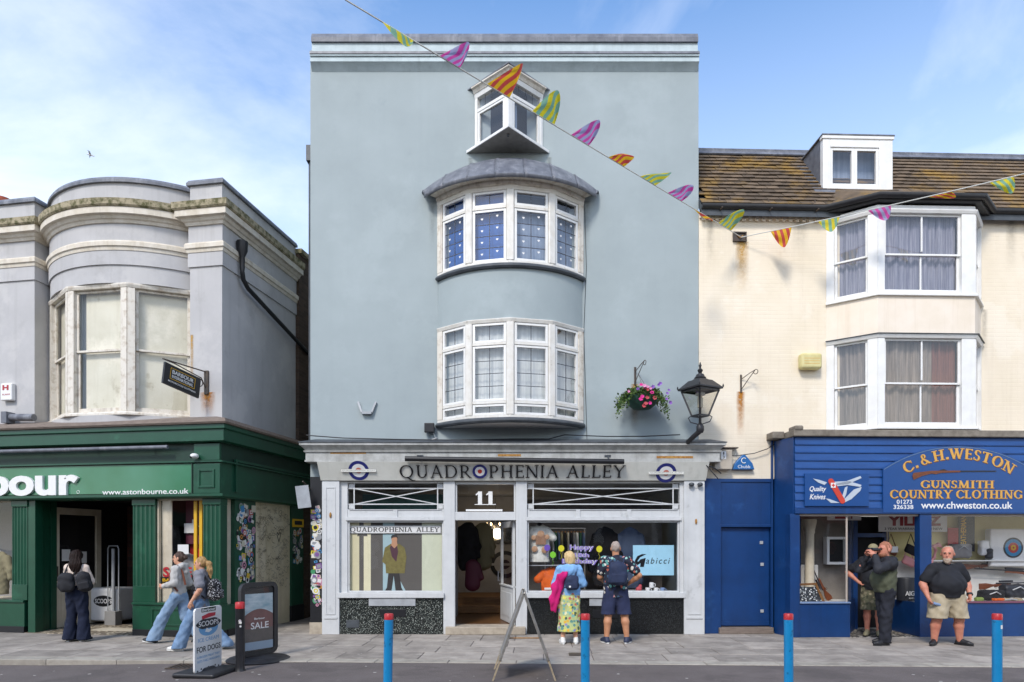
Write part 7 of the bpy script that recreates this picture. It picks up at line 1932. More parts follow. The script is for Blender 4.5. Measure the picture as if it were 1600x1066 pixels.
for k in range(N_):
 k2 = (k + 1) % N_
 fs += [(k, k2, N_ + k2, N_ + k), (2 * N_ + k, 3 * N_ + k, 3 * N_ + k2, 2 * N_ + k2), (k, 2 * N_ + k, 2 * N_ + k2, k2), (N_ + k, N_ + k2, 3 * N_ + k2, 3 * N_ + k)]
b._add(vs, fs); b.build('frame', M['gutter'], sg, smooth=30)
M['poster_sky'] = mat('poster_sky', '#c9d3d4', .35, '#7fa0ac', scale=3.5, stretch=(1, 1, 3), detail=6); M['poster_moor'] = mat('poster_moor', '#7a4f4c', .4, '#65423f', scale=6); M['poster_grass'] = mat('poster_grass', '#5d5552', .4, '#4a4542', scale=8); M['poster_foot'] = flat('poster_foot', '#8fa3b4', .4)
pz0, pz1, hwp = z0 + .07, z0 + ph - .07, pw / 2 - .066
MB().box(-hwp, hwp, -.012, .012, pz0, pz1).build('backing', M['black'], sg)
def pquad(za, zb_, m, nm, e): return MB().poly([(-hwp + .015, -.0125 - e, za), (hwp - .015, -.0125 - e, za), (hwp - .015, -.0125 - e, zb_), (-hwp + .015, -.0125 - e, zb_)]).build(nm, m, sg, fix=False)
pt_ = pz1 - .10
pquad(pz0 + .02, pt_, M['poster_sky'], 'poster_sky', .001); 
hill = [(-hwp + .015, -.015, pz0 + .2), (hwp - .015, -.015, pz0 + .2)] + [(hwp - .015 - (2 * hwp - .03) * k / 12, -.015, pz0 + .52 + .11 * math.sin(math.pi * (k + 1) / 14)) for k in range(13)]
MB().poly(hill).build('poster_moor', M['poster_moor'], sg, fix=False)
pquad(pz0 + .02, pz0 + .34, M['poster_grass'], 'poster_ground', .004); pquad(pz0 + .02, pz0 + .14, M['poster_foot'], 'poster_foot', .005)
lettering('Barbour', -.09, .1, -.0175, pz0 + .47, pz0 + .50, M['white'], sg, depth=.001, bold=.02)
lettering('SALE', -.15, .17, -.0175, pz0 + .33, pz0 + .43, M['white'], sg, depth=.001, bold=.012)
MB().poly([(-hwp, -.02, pz0), (hwp, -.02, pz0), (hwp, -.02, pz1), (-hwp, -.02, pz1)]).build('cover_pane', M['glass'], sg, fix=False)

(ax, ay), (bx2, by2) = ground_at(303, 1063, -.06), ground_at(345, 1049, -.06)
yaw = math.atan2(by2 - ay, bx2 - ax); wd = math.hypot(bx2 - ax, by2 - ay)
sg = thing('ice_cream_sign', 'white pavement sign reading SCOOPS ice cream for dogs on a black foot', 'sign', (ax, ay, road_z(ax)), yaw)
Soft(.014, .03).rbox((wd / 2, 0, .03), (wd / 2 + .04, .3, .035), .03).limb((wd / 2 - .1, 0, .05), (wd / 2 + .1, 0, .05), .05, .05).build('foot', M['gutter'], sg)
ph = .86; rr_ = [(x + wd / 2, z) for x, z in rounded_rect(wd, ph, .05)]
bd = MB().extr([(x, -.012, .05 + z) for x, z in rr_], (0, .024, 0)).build('board', M['white'], sg)
y_ = -.013; z_ = lambda f: .05 + ph * f
MB().box(.15, wd - .15, -.016, -.0125, z_(.93), z_(.995)).build('header', M['green_dark'], bd); lettering('Barbour', .16, wd - .16, -.0165, z_(.94), z_(.985), M['white'], bd, depth=.001, bold=.02)
def blob(pts, m, nm, e): return MB().poly([(x * wd, -.0125 - e, z_(v)) for x, v in pts]).build(nm, m, bd, fix=False)
M['sky_print'] = flat('sky_print', '#6fa5cf', .5); M['print_red'] = flat('print_red', '#b8283c', .5); M['print_dark'] = flat('print_dark', '#23262d', .5)
blob([(.5 + .36 * math.cos(R(a)), .68 + .13 * math.sin(R(a))) for a in range(0, 360, 15)], M['sky_print'], 'print_circle', .001)
blob([(.5 + .44 * math.cos(R(a)) * (1 + .06 * math.cos(R(4 * a))), .745 + .075 * math.sin(R(a)) * (1 + .25 * math.cos(R(2 * a + 90)) ** 2)) for a in range(0, 360, 10)], M['print_dark'], 'print_badge', .002)
blob([(.26, .82), (.74, .85), (.76, .90), (.5, .905), (.24, .87)], M['print_red'], 'print_ribbon', .003)
blob([(.36, .62), (.5, .60), (.62, .63), (.58, .66), (.5, .65), (.42, .68)], M['white'], 'print_scoop', .0035)
for s_, xa, xb, va, vb_, m_ in (('SCOOPS', .13, .87, .71, .79, M['white']), ('ICE CREAM', .12, .88, .47, .53, M['sky_print']), ('FOR DOGS', .07, .95, .31, .40, M['print_dark']), ('A FROZEN TREAT THAT', .08, .92, .22, .255, M['sky_print']), ('GETS TAILS WAGGING', .08, .92, .155, .19, M['sky_print'])):
 lettering(s_, xa * wd, xb * wd, -.0135 if m_ != M['white'] else -.0160, z_(va), z_(vb_), m_, bd, depth=.001, bold=.012 if m_ == M['print_dark'] or s_ == 'SCOOPS' else 0)
b = MB()
for k in range(7): b.sphere((wd * (.1 + .13 * k), -.0128, z_(.03 + .022 * (k % 2))), (.016, .002, .013), 8, 6)
b.build('paw_print', M['print_dark'], bd, kind='stuff')

# A-board standing edge-on in front of the door
(fx, fy_) = ground_at(770, 1064, -.012); (gx, gy) = ground_at(868, 1064, -.012); (_, by3) = ground_at(768, 1046, -.012)
dep = abs(by3 - fy_); hw_ = (gx - fx) / 2; top_z = 1.75 - (925 - HZ) / (FPX / (fy_ + D))
ab = thing('a_board', 'folding metal A-board seen edge-on in front of the shop door', 'sign', ((fx + gx) / 2, fy_, -.012))
M['alu'] = mat('alu', '#b8b5ae', .35, '#8f8a80', scale=12, metal=.7); M['leg_wood'] = mat('leg_wood', '#a89a82', .8, '#86785f', scale=10)
for sd in (-1, 1):
 zb3 = .26; f = lambda z: sd * hw_ * (1 - z / top_z)
 pn = MB()
 for yy in (0.0, dep): pn.bar((f(zb3), yy, zb3), (f(top_z), yy, top_z), .032, .045, (0, 1, 0))
 pn.bar((f(zb3), 0, zb3), (f(zb3), dep, zb3), .04, .03); pn.bar((f(top_z - .03), 0, top_z - .03), (f(top_z - .03), dep, top_z - .03), .04, .03)
 fr_ = pn.build('panel_frame', M['alu'], ab, bevel=.004)
 e = .008 * sd
 MB().hexa([(f(zb3 + .02) - .008, .02, zb3 + .02), (f(zb3 + .02) + .008, .02, zb3 + .02), (f(zb3 + .02) + .008, dep - .02, zb3 + .02), (f(zb3 + .02) - .008, dep - .02, zb3 + .02)], [(f(top_z - .05) - .008, .02, top_z - .05), (f(top_z - .05) + .008, .02, top_z - .05), (f(top_z - .05) + .008, dep - .02, top_z - .05), (f(top_z - .05) - .008, dep - .02, top_z - .05)]).build('panel', M['room_grey'] if sd < 0 else M['print_dark'], fr_)
 for yy in (0.0, dep): MB().bar((f(0), yy, 0), (f(zb3), yy, zb3), .022, .022, (0, 1, 0)).build('leg', M['leg_wood'], ab)
MB().tube([(-hw_ * .52, .05, top_z * .48), (hw_ * .52, .05, top_z * .48)], .008, 6).build('stay', M['rust'], ab)

# gull far off over the left roof
gu = thing('gull', 'tiny gull gliding in the pale sky above the left building', 'bird', tuple(pixat(141, 242, 52.0)), R(25))
Soft(.02, .05).chain([(-.3, 0, .03), (0, 0, 0), (.3, 0, -.06)], [.03, .08, .05]).build('body', M['white'], gu)
for sd in (-1, 1): MB().extr([(-.08, 0, 0), (.1, 0, 0), (.02, sd * .4, .12), (-.16, sd * .75, .02), (-.12, sd * .4, .1)], (0, 0, .015)).build('wing', M['plate'], gu)

# rain runs on the walls
for x_, w_, y0, y1, m_ in ((688, 10, 442, 520, 'dirt_run'), (906, 14, 440, 510, 'dirt_run'), (916, 16, 314, 430, 'dirt_run'), (676, 12, 314, 400, 'dirt_run'), (735, 8, 247, 290, 'dirt_run'), (858, 10, 246, 300, 'dirt_run'), (890, 30, 440, 490, 'dirt_run'), (672, 8, 680, 690, 'dirt_run')):
 run_stain('rain_run', W.x(x_ - w_ / 2), W.x(x_ + w_ / 2), -.003, W.z(y1), W.z(y0), m_, MAIN)
for x_, w_, y0, y1 in ((1295, 10, 482, 560), (1538, 12, 484, 580), (1110, 14, 345, 420), (1250, 30, 345, 400), (1580, 20, 345, 430)):
 a_ = RF.at(x_ - w_ / 2, y1, 0); b_ = RF.at(x_ + w_ / 2, y0, 0); run_stain('rain_run', a_[0], b_[0], -.003, a_[1], b_[1], 'dirt_run', RIGHT)
# ------------------------------------------------------------------ things in the shop windows
# left window of the grey shop: a striped poster board with a figure in a long olive coat
px0, px1 = fxx(545), fxx(690); pzb, pzt = fzz(924), fzz(816)
YPo = .045
po = thing('window_poster', 'large striped poster of a man in an olive coat filling the left shop window', 'poster', (0, YPo, 0))
MB().box(px0, px1, .0, .03, pzb, pzt).build('board', M['cream_paint'], po)
M['p_cream'] = flat('p_cream', '#d3cba6', .6); M['p_cream2'] = flat('p_cream2', '#dcd5b2', .6); M['p_brown'] = flat('p_brown', '#5a5651', .6); M['p_blue'] = flat('p_blue', '#9fb9bd', .6); M['p_pale'] = flat('p_pale', '#c9cdb4', .6); M['p_olive'] = mat('p_olive', '#7d7440', .7, '#655d33', scale=12); M['p_trs'] = flat('p_trs', '#33302f', .7); M['p_skin'] = flat('p_skin', '#b98a6a', .6); M['p_shirt'] = flat('p_shirt', '#4f2f3a', .6)
def pf(x, y, e): return (W.x(x, YPo - .02), -.001 - e, W.z(y, YPo - .02))
def pq(pts, m, nm, e): return MB().poly([pf(x, y, e) for x, y in pts]).build(nm, M[m], po, fix=False)
for a, c, m_ in ((545, 561, 'p_cream'), (561, 568, 'p_brown'), (568, 579, 'p_cream2'), (579, 598, 'p_brown'), (598, 616, 'p_blue'), (616, 659, 'p_brown'), (659, 690, 'p_pale')):
 pq([(a, 924), (c, 924), (c, 816.5), (a, 816.5)], m_, 'stripe', .001 if m_ != 'p_pale' else .0012)
pq([(601, 924), (634, 924), (620, 898), (612, 898)], 'p_blue', 'path', .003)
pq([(557.5, 838), (574, 838), (572, 832), (560, 832)], 'p_brown', 'lamp_collar', .003)
pq([(604, 921), (612, 921), (616, 892), (607, 892)], 'p_trs', 'trousers', .004); pq([(618, 924), (630, 924), (627, 918), (623, 892), (614, 892)], 'p_trs', 'trousers', .0043)
pq([(601, 924), (612, 924), (611, 917), (605, 917)], 'p_trs', 'shoe', .0045)
pq([(603, 896), (632, 896), (635, 870), (632, 856), (624, 850), (610, 850), (601, 856), (597, 878), (602, 882)], 'p_olive', 'coat', .005)
pq([(609, 856), (612, 870), (619, 878), (622, 862), (620, 851), (611, 851)], 'p_shirt', 'jacket', .006)
pq([(612, 846), (620, 846), (621, 852), (616, 857), (611, 852)], 'p_skin', 'neck', .0065)
pq([(616 + 4.6 * math.cos(R(a)), 843 - 6.2 * math.sin(R(a))) for a in range(0, 360, 24)], 'p_skin', 'face', .007)
pq([(611, 842), (611, 838), (613, 836), (620, 836), (621.5, 842), (619, 839.5), (614, 840)], 'p_trs', 'hair', .0075)
n0, n1 = fxx(542), fxx(690)
np_ = thing('street_name_plate', 'white street name plate reading QUADROPHENIA ALLEY in the left shop window', 'sign', (0, .018, 0))
a0, a1, c0, c1 = W.x(543.5, .02), W.x(689.5, .02), W.z(834, .02), W.z(821.5, .02)
MB().box(a0, a1, 0, .015, c0, c1).build('plate', M['white'], np_, bevel=.003)
b = MB(); e = .012
for q in ((a0 + .006, a0 + e, c0 + .006, c1 - .006), (a1 - e, a1 - .006, c0 + .006, c1 - .006), (a0 + e, a1 - e, c0 + .006, c0 + e), (a0 + e, a1 - e, c1 - e, c1 - .006)): b.box(q[0], q[1], -.002, -.0003, q[2], q[3])
b.build('border', M['black'], np_)
serif_lettering('QUADROPHENIA ALLEY', a0 + .04, a1 - .04, -.0005, c0 + .035, c1 - .03, M['black_letter'], np_, depth=.002, thick=.15, thin=.075, gap=.1, space=.6)
MB().box(lx0 - .02, lx1 + .02, .2, .26, zst, 2.35).build('display_back', M['shop_wall'], MAIN)
# teal hoarding glimpsed behind the left transom light
MB().box(lx0 + .05, lx1, 1.0, 1.03, 2.3, 2.75).build('teal_panel', flat('teal', '#2f6f6a', .5), MAIN)

# right window: stands, clothes, panel, mugs, birthday greeting
zfl = zg0 - .02
MB().box(rx0, rx1, .03, 1.0, zst, zfl).build('display_floor', M['shop_wall'], MAIN)
MB().box(rx0 - .1, rx1 + .1, 1.9, 1.96, zst, 2.7).build('display_back', M['dim_wall'], MAIN)
M['tee_white'] = mat('tee_white', '#d6d6cf', .9, '#c4c4bc', scale=5); M['tee_orange'] = mat('tee_orange', '#d9641f', .9, '#c25517', scale=6)
def tee(label, x, y, z, h, w_, m, sleeves=True):
 t_ = thing('display_shirt', label, 'shirt', (x, y, z))
 s = Soft(.012, .03); hw2 = w_ / 2
 s.chain([(0, 0, .03), (0, 0, h * .5), (0, 0, h * .80)], [hw2 * .86, hw2 * .84, hw2 * .80], (1, .5, 1))
 s.limb((-hw2 * .6, 0, h * .90), (hw2 * .6, 0, h * .90), .06, .06, (1, .8, 1))
 if sleeves:
  for sd in (-1, 1): s.limb((sd * hw2 * .7, 0, h * .88), (sd * hw2 * 1.2, -.01, h * .68), .07, .075)
 s.cut((0, 0, -1), -.02); s.noise = (.0035, 24, 20, 14, rnd.random() * 9)
 s.build('garment', m, t_)
 Soft(.012, .02).limb((0, 0, h * .86), (0, 0, h * 1.04), .055, .05).build('neck_form', M['black'] if m is M['tee_white'] else M['tee_white'], t_)
 return t_
q = W.at(843, 880, .22); h_ = W.z(822, .22) - q[1]
tw_ = tee('white t-shirt with a brown scooter print in the right shop window', q[0], .22, q[1], h_, .44, M['tee_white'])
M['print_brown'] = flat('print_brown', '#8d6a52', .7); M['print_tan'] = flat('print_tan', '#b08a6c', .7)
b = MB(); b.box(-.08, .12, -.135, -.13, h_ * .5, h_ * .75); b.build('print', M['print_brown'], tw_)
for cx, cz, r_ in ((-.1, .38, .06), (.1, .36, .07), (-.12, .68, .05), (.02, .78, .07), (.14, .7, .05)): MB().sphere((cx, -.128, h_ * cz), (r_, .012, r_), 12, 8).build('print', M['print_tan'], tw_, smooth=True)
q = W.at(862, 931, .25); h_ = W.z(889, .25) - q[1]
to = tee('orange t-shirt with a white chest stripe on a dummy in the right shop window', q[0], .25, q[1] - .08, h_ + .06, .46, M['tee_orange'])
b = MB().box(-.15, .17, -.155, -.135, h_ * .40, h_ * .47); b.build('chest_stripe', M['white'], to)
# clothes rail
rl_ = thing('clothes_rail', 'wooden clothes rail hung with shirts high in the right shop window', 'rail', (0, .75, 0))
ra, rb_ = W.x(850, .75), W.x(915, .75); zr = W.z(826, .75)
MB().tube([(ra, 0, zr), (rb_, 0, zr)], .015, 8).build('rail', M['alu'], rl_); 
MB().tube([(ra + .02, 0, zr), (ra + .02, 0, zst)], .015, 8).build('upright', M['alu'], rl_); MB().tube([(rb_ - .02, 0, zr), (rb_ - .02, 0, zst)], .015, 8).build('upright', M['alu'], rl_)
gm_ = [M['cloth_black'], M['cloth_grey'], M['tee_white'], flat('cl_green', '#2f5a44', .9), flat('cl_blue', '#55647f', .9), M['cloth_khaki'], M['cloth_black'], flat('cl_cream', '#b5ad98', .9)]
for k in range(13):
 x_ = ra + .05 + (rb_ - ra - .1) * k / 12
 g_o = thing('hanging_garment', 'shirt hanging on the clothes rail, number %s from the left' % ['one', 'two', 'three', 'four', 'five', 'six', 'seven', 'eight', 'nine', 'ten', 'eleven', 'twelve', 'thirteen'][k], 'garment', (x_, .75, zr), 0, 'clothes on the window rail')
 s = Soft(.016, .03); s.limb((0, -.02, -.10), (0, -.02, -.62), .035, .05, (.7, 4.0, 1)); s.cut((0, 0, -1), .66 + .04 * math.sin(k)); s.noise = (.004, 30, 16, 8, k); s.build('cloth', gm_[k % len(gm_)], g_o)
 MB().bar((0, -.18, -.07), (0, .16, -.07), .02, .03).build('hanger', M['wood'], g_o)
for k, (x_, m_, lb) in enumerate(((945, M['cloth_black'], 'dark coat hanging in the right shop window behind the greeting'), (985, gm_[4], 'navy jacket hanging beside the pale blue panel in the shop window'))):
 qq = W.at(x_, 830, 1.0); t_ = thing('hanging_coat', lb, 'coat', (qq[0], 1.0, qq[1]))
 s = Soft(.018, .05); s.limb((0, 0, -.12), (0, 0, -.95), .2, .24, (1.1, .5, 1)); 
 for sd in (-1, 1): s.chain([(sd * .2, 0, -.12), (sd * .3, -.02, -.5), (sd * .3, -.04, -.8)], [.08, .075, .06])
 s.noise = (.008, 16, 16, 9, k * 3); s.build('cloth', m_, t_)
# pale blue panel
q0, q1 = W.at(989, 899, .12), W.at(1053, 852, .12)
gp_ = thing('clothing_poster', 'pale blue panel lettered Gabicci standing in the right shop window', 'sign', (0, .12, 0))
M['pale_panel'] = flat('pale_panel', '#9fd0e6', .5)
MB().box(q0[0], q1[0], 0, .015, q0[1], q1[1]).build('panel', M['pale_panel'], gp_)
lettering('abicci', W.x(1009, .12), W.x(1047, .12), -.0005, W.z(881, .12), W.z(871.5, .12), M['black_letter'], gp_, depth=.002, shear=.25, spacing=1.25)
gl = [(1003, 867), (998, 867), (993, 874), (992, 881), (996, 884), (1001, 882), (998, 886), (1004, 886), (1007, 874), (1001, 876), (998, 880), (996, 880), (997, 875), (1001, 871), (1009, 869), (1010, 866)]
b = MB(); b.extr([(W.x(x, .12), -.0003, W.z(y, .12)) for x, y in ((1010, 866), (1003, 866), (996, 869), (992, 876), (992, 881), (996, 883), (1001, 880), (1000, 886), (1006, 886), (1009, 872), (1001, 874), (997, 878), (996, 877), (1000, 871))], (0, -.002, 0)); b.build('initial', M['black_letter'], gp_)
# mugs and pots
for k, (x_, y_, m_, lb) in enumerate(((1012, 932, 'white', 'white mug at the left of the window sill row'), (1018, 925, 'white', 'white mug stacked on top of the window mugs'), (1025, 932, 'white', 'white mug with blue roundel in the middle of the row'), (1035, 932, 'pale_blue', 'blue and white mug at the right of the window row'))):
 qq = W.at(x_, y_, .13); mg = thing('mug', lb, 'mug', (qq[0], .13, max(qq[1], zfl + (.0 if y_ > 930 else .1))), R(-30), 'mugs in the shop window')
 MB().lathe([(.042, 0), (.043, .1), (.037, .1), (.036, .01), (0, .009)], n=16).build('cup', M[m_], mg, smooth=True)
 MB().tube([(.04, 0, .08), (.075, 0, .075), (.075, 0, .03), (.04, 0, .025)], .007, 6).build('handle', M[m_], mg, smooth=True)
qq = W.at(998, 932, .15)
Soft(.01, .02).ell((0, 0, .06), (.06, .05, .06)).ell((.03, 0, .12), (.035, .035, .045)).build('ornament', M['coral'], tag(bpy.data.objects.new('small_ornament', None), 'small reddish ornament on the shop window floor beside the mugs', 'ornament'))
orn = bpy.data.objects['small_ornament']; COL.objects.link(orn); orn.location = (qq[0], .15, zfl)
# greeting and balloons stuck on the inside of the glass
M['greet'] = flat('greet', '#8a76c4', .5); gy_ = .0
gr = thing('birthday_greeting', 'purple and white lettering Happy 18th Birthday stuck on the shop window', 'lettering', (0, gy_, 0))
for s_, xa, xb, ya, yb2 in (('Happy', 890, 928, 862, 851), ('18th', 898, 921, 871, 864), ('Birthday', 878, 934, 883, 873)):
 for m_, o2, bo_, e_ in ((M['white'], 0, .05, .0), (M['greet'], 0, .015, .0015)): lettering(s_, W.x(xa, 0), W.x(xb, 0), gy_ + .004 - e_, W.z(ya, 0), W.z(yb2, 0), m_, gr, depth=.001, bold=bo_)
for k, (x_, y_, m_, lb) in enumerate(((855, 856, flat('bal_purple', '#6b4fb0', .5), 'purple paper balloon stuck on the shop window'), (864, 867, flat('bal_green', '#7cc832', .5), 'green paper balloon stuck on the shop window by the t-shirt'), (877, 857, flat('bal_yellow', '#d6d02a', .5), 'yellow paper balloon left of the greeting'), (936.5, 858, flat('bal_yellow2', '#d6d02a', .5), 'yellow paper balloon right of the greeting'))):
 qq = W.at(x_, y_, .0); bl_ = thing('paper_balloon', lb, 'balloon', (qq[0], .004, qq[1]), 0, 'balloons on the shop window')
 MB().poly([(.058 * math.cos(R(a)), 0, .058 * math.sin(R(a)) * 1.08) for a in range(0, 360, 20)]).build('disc', m_, bl_, fix=False)
 MB().tube([(0, .001, -.06), (-.015, .001, -.10), (.012, .001, -.14), (-.01, .001, -.2)], .003, 4).build('ribbon', m_, bl_)
# shelf and small stock
MB().box(rx0 + .0, rx0 + .9, .1, .5, W.z(884, .2), W.z(883, .2)).build('glass_shelf', M['plate'], MAIN)
# coats and shirts inside the hall
for x_, y_, m_, lb in ((-1.0, 2.2, M['cloth_black'], 'black coat hanging high inside the open shop door'), (-.68, 2.5, M['cloth_khaki'], 'olive coat hanging inside the open shop door')):
 t_ = thing('hanging_coat', lb, 'coat', (x_, y_, 2.15)); s = Soft(.018, .05); s.limb((0, 0, -.1), (0, 0, -.85), .16, .2, (1.1, .6, 1))
 for sd in (-1, 1): s.chain([(sd * .16, 0, -.12), (sd * .24, -.02, -.5), (sd * .24, -.04, -.7)], [.07, .065, .05])
 s.noise = (.008, 16, 16, 9, 2); s.build('cloth', m_, t_)
t_ = thing('hanging_coat', 'plum shirt hanging low inside the open shop door', 'shirt', (-.88, 2.1, 1.32)); Soft(.018, .05).limb((0, 0, -.08), (0, 0, -.5), .14, .16, (1.1, .6, 1)).limb((.12, 0, -.1), (.2, -.02, -.35), .06, .06).build('cloth', M['maroon'], t_)

# ------------------------------------------------------------------ gun shop windows
def rthing(name, label, cat, x, y, yl, rz=0, group=None):
 q = RF.at(x, y, yl); return thing(name, label, cat, (*RF.world(q[0], yl), q[1]), RF.a + rz, group)
def ppx(x0, y0, x1, y1, yl): a, b2 = RF.at(x0, y1, yl), RF.at(x1, y0, yl); return b2[0] - a[0], b2[1] - a[1]
yb = .46
t_ = rthing('brand_board', 'white board with red capitals YILDIZ hung in the gun shop window', 'sign', 1373, 831, yb); w_, h_ = ppx(1373, 806, 1480, 831, yb)
MB().box(0, w_, 0, .02, 0, h_).build('board', M['white'], t_); M['yil_red'] = flat('yil_red', '#8f2a33', .5)
lettering('YILDIZ', .18, w_ - .12, -.001, .12, h_ + .0, M['yil_red'], t_, depth=.003, bold=.045); lettering('3 YEAR WARRANTY FROM NEW', .12, w_ - .1, -.001, .035, .085, M['print_dark'], t_, depth=.002, bold=.01)
t_ = rthing('tool_banner', 'tall black banner with yellow vertical lettering LEATHERMAN in the gun shop window', 'banner', 1497, 862, yb); w_, h_ = ppx(1497, 805, 1522, 862, yb)
MB().box(0, w_, -.02, 0, 0, h_).build('cloth', M['print_dark'], t_); MB().box(-.22, -.005, -.015, 0, 0, h_ * .65).build('side_flag', M['sale_red'], t_)
lettering('LEATHERMAN', .1, h_ - .02, 0, .05, .16, M['yellow'], t_, depth=.003, bold=.02, plane=((.2, -.02, 0), (0, 0, 1), (-1, 0, 0), (0, -1, 0)))
# archery target
t_ = rthing('archery_target', 'round blue red and gold archery target on a white square in the gun shop window', 'target', 1583, 856, .3); 
MB().box(-.46, .6, 0, .18, -.38, .38).build('butt', M['white'], t_, bevel=.03)
M['t_blue'] = flat('t_blue', '#2f86b5', .6); M['t_red'] = flat('t_red', '#b53a36', .6); M['t_gold'] = flat('t_gold', '#d8ab2f', .6)
for k, (r_, m_) in enumerate(((.205, M['print_dark']), (.17, M['t_blue']), (.105, M['t_red']), (.055, M['t_gold']), (.02, M['t_red']))):
 MB().poly([(-.0 + r_ * math.cos(R(a)), -.003 - .002 * k, .0 + r_ * math.sin(R(a))) for a in range(0, 360, 12)]).build('target_ring', m_, t_, fix=False)
# rifles on pegs
def rifle(label, x0, y0, x1, y1, yl, flip=1):
 q = RF.at(x0, y0, yl); r = RF.at(x1, y1, yl); L_ = math.hypot(r[0] - q[0], r[1] - q[1]); a = math.atan2(r[1] - q[1], r[0] - q[0])
 t_ = thing('air_rifle', label, 'rifle', (*RF.world(q[0], yl), q[1]), RF.a, 'rifles in the gun shop window')
 t_.rotation_euler = (0, -a, RF.a)
 P = lambda u, v: (u * L_ if flip > 0 else (1 - u) * L_, -.015, v)
 MB().extr([P(0, -.07), P(.0, .05), P(.12, .055), P(.26, .03), P(.32, .04), P(.58, .035), P(.6, .0), P(.36, -.01), P(.3, -.035), P(.26, -.01), P(.1, -.07)], (0, .035, 0)).build('stock', M['gun_wood'], t_, bevel=.008)
 MB().tube([P(.3, .05), P(1.0, .045)], .013, 8).build('barrel', M['gun_steel'], t_, smooth=True)
 MB().tube([P(.36, .085), P(.6, .085)], .02, 8).build('scope', M['gun_steel'], t_, smooth=True)
 MB().tube([P(.30 + .03 * math.cos(R(a2)), -.02 + .03 * math.sin(R(a2))) for a2 in range(0, 360, 40)], .004, 5).build('trigger_guard', M['gun_steel'], t_)
rifle('upper air rifle with brown stock pointing right on the window wall', 1494, 886, 1625, 883, .40)
rifle('lower air rifle with brown stock pointing left on the window wall', 1522, 892, 1640, 899, .36, -1)
rifle('black scoped rifle lying low across the window stock', 1530, 916, 1615, 914, .2)
rifle('shotgun leaning upright in the left gun shop display', 1296, 938, 1270, 880, .2)
# stock heaped on the window floors
stock = [(1475, 935, .05, M['cloth_black'], (.16, .14, .22), 'black rucksack on the gun shop window floor'), (1548, 938, -.1, M['cloth_black'], (.22, .12, .1), 'black gun slip lying in the gun shop window'), (1585, 934, -.05, M['print_dark'], (.26, .12, .13), 'dark bag lying at the right of the gun shop window'), (1575, 940, -.3, M['leg_wood'], (.24, .07, .03), 'tan leather holster lying in front in the gun shop window'),
   (1560, 939, -.34, M['tee_orange'], (.1, .05, .025), 'orange packet in the gun shop window'), (1529, 940, -.34, M['leaf_light'], (.07, .05, .04), 'green packet in the gun shop window'), (1500, 872, .35, M['cloth_grey'], (.2, .1, .14), 'grey cap and shirt propped against the red banner'), (1537, 868, .35, M['white'], (.09, .07, .15), 'white tub on the gun shop shelf'), (1545, 873, .3, M['print_dark'], (.06, .06, .1), 'dark flask on the gun shop shelf')]
for x_, y_, yl, m_, hs_, lb in stock:
 t_ = rthing('stock_item', lb, 'stock', x_, y_, yl); s = Soft(.012, .02); s.rbox((0, 0, hs_[2]), hs_, min(hs_) * .6); s.noise = (.006, 20, 20, 20, x_); s.build('body', m_, t_)
 if max(hs_) > .15: MB().tube([(-hs_[0] * .5, -hs_[1], hs_[2] * 1.2), (0, -hs_[1] * 1.25, hs_[2] * 1.7), (hs_[0] * .5, -hs_[1], hs_[2] * 1.2)], .012, 6).build('strap', M['plate'], t_, smooth=True)
MB().box(RBX + .4, RX, .25, .53, RF.z(877, .3, 1500), RF.z(875.5, .3, 1500)).build('shelf', M['white'], RIGHT)
# plastic flamingo
t_ = rthing('flamingo_decoy', 'pink plastic flamingo standing behind the gun shop glass', 'ornament', 1452, 888, .28); M['flamingo'] = flat('flamingo', '#d08a8c', .4)
s = Soft(.012, .04); s.ell((-.12, 0, .06), (.2, .08, .09)).chain([(.02, 0, .1), (.1, 0, .22), (.13, 0, .36), (.08, 0, .44), (.18, 0, .47), (.25, 0, .42)], [.04, .024, .022, .022, .034, .02]); s.build('body', M['flamingo'], t_)
MB().tube([(-.1, 0, -.4), (-.1, 0, 0)], .008, 6).build('leg', M['gun_steel'], t_)
# hanging bags and dark drum in the splayed window
t_ = rthing('clothing_poster', 'dark lettered drum AIGLE standing in the splayed lobby window', 'display drum', 1416, 938, .02); MB().lathe([(.17, 0), (.17, .42), (.16, .44), (0, .44)], n=20).build('drum', M['print_dark'], t_, smooth=40)
lettering('AIGLE', -.13, .16, -.18, .1, .19, M['white'], t_, depth=.003, bold=.02); lettering('SINCE 1853', -.06, .15, -.18, .04, .065, M['white'], t_, depth=.002)
for x_, y_, m_, lb in ((1393, 850, M['gun_wood'], 'brown leather bag with a white tag hanging in the lobby window'), (1424, 850, M['cloth_black'], 'black sling hanging in the lobby window'), (1420, 868, M['flamingo'], 'pink landing net hanging in the lobby window')):
 t_ = rthing('hanging_bag', lb, 'bag', x_, y_, .3); s = Soft(.012, .02); s.rbox((0, 0, -.12), (.13, .04, .09), .04, rot=((.9, 0, .43), (0, 1, 0), (-.43, 0, .9))); s.build('body', m_, t_); MB().tube([(-.1, 0, -.04), (0, .02, .2), (.1, 0, -.1)], .01, 6).build('strap', m_, t_)
 if x_ == 1393: MB().box(-.04, .09, -.07, -.06, -.17, -.05).build('tag', M['white'], t_)
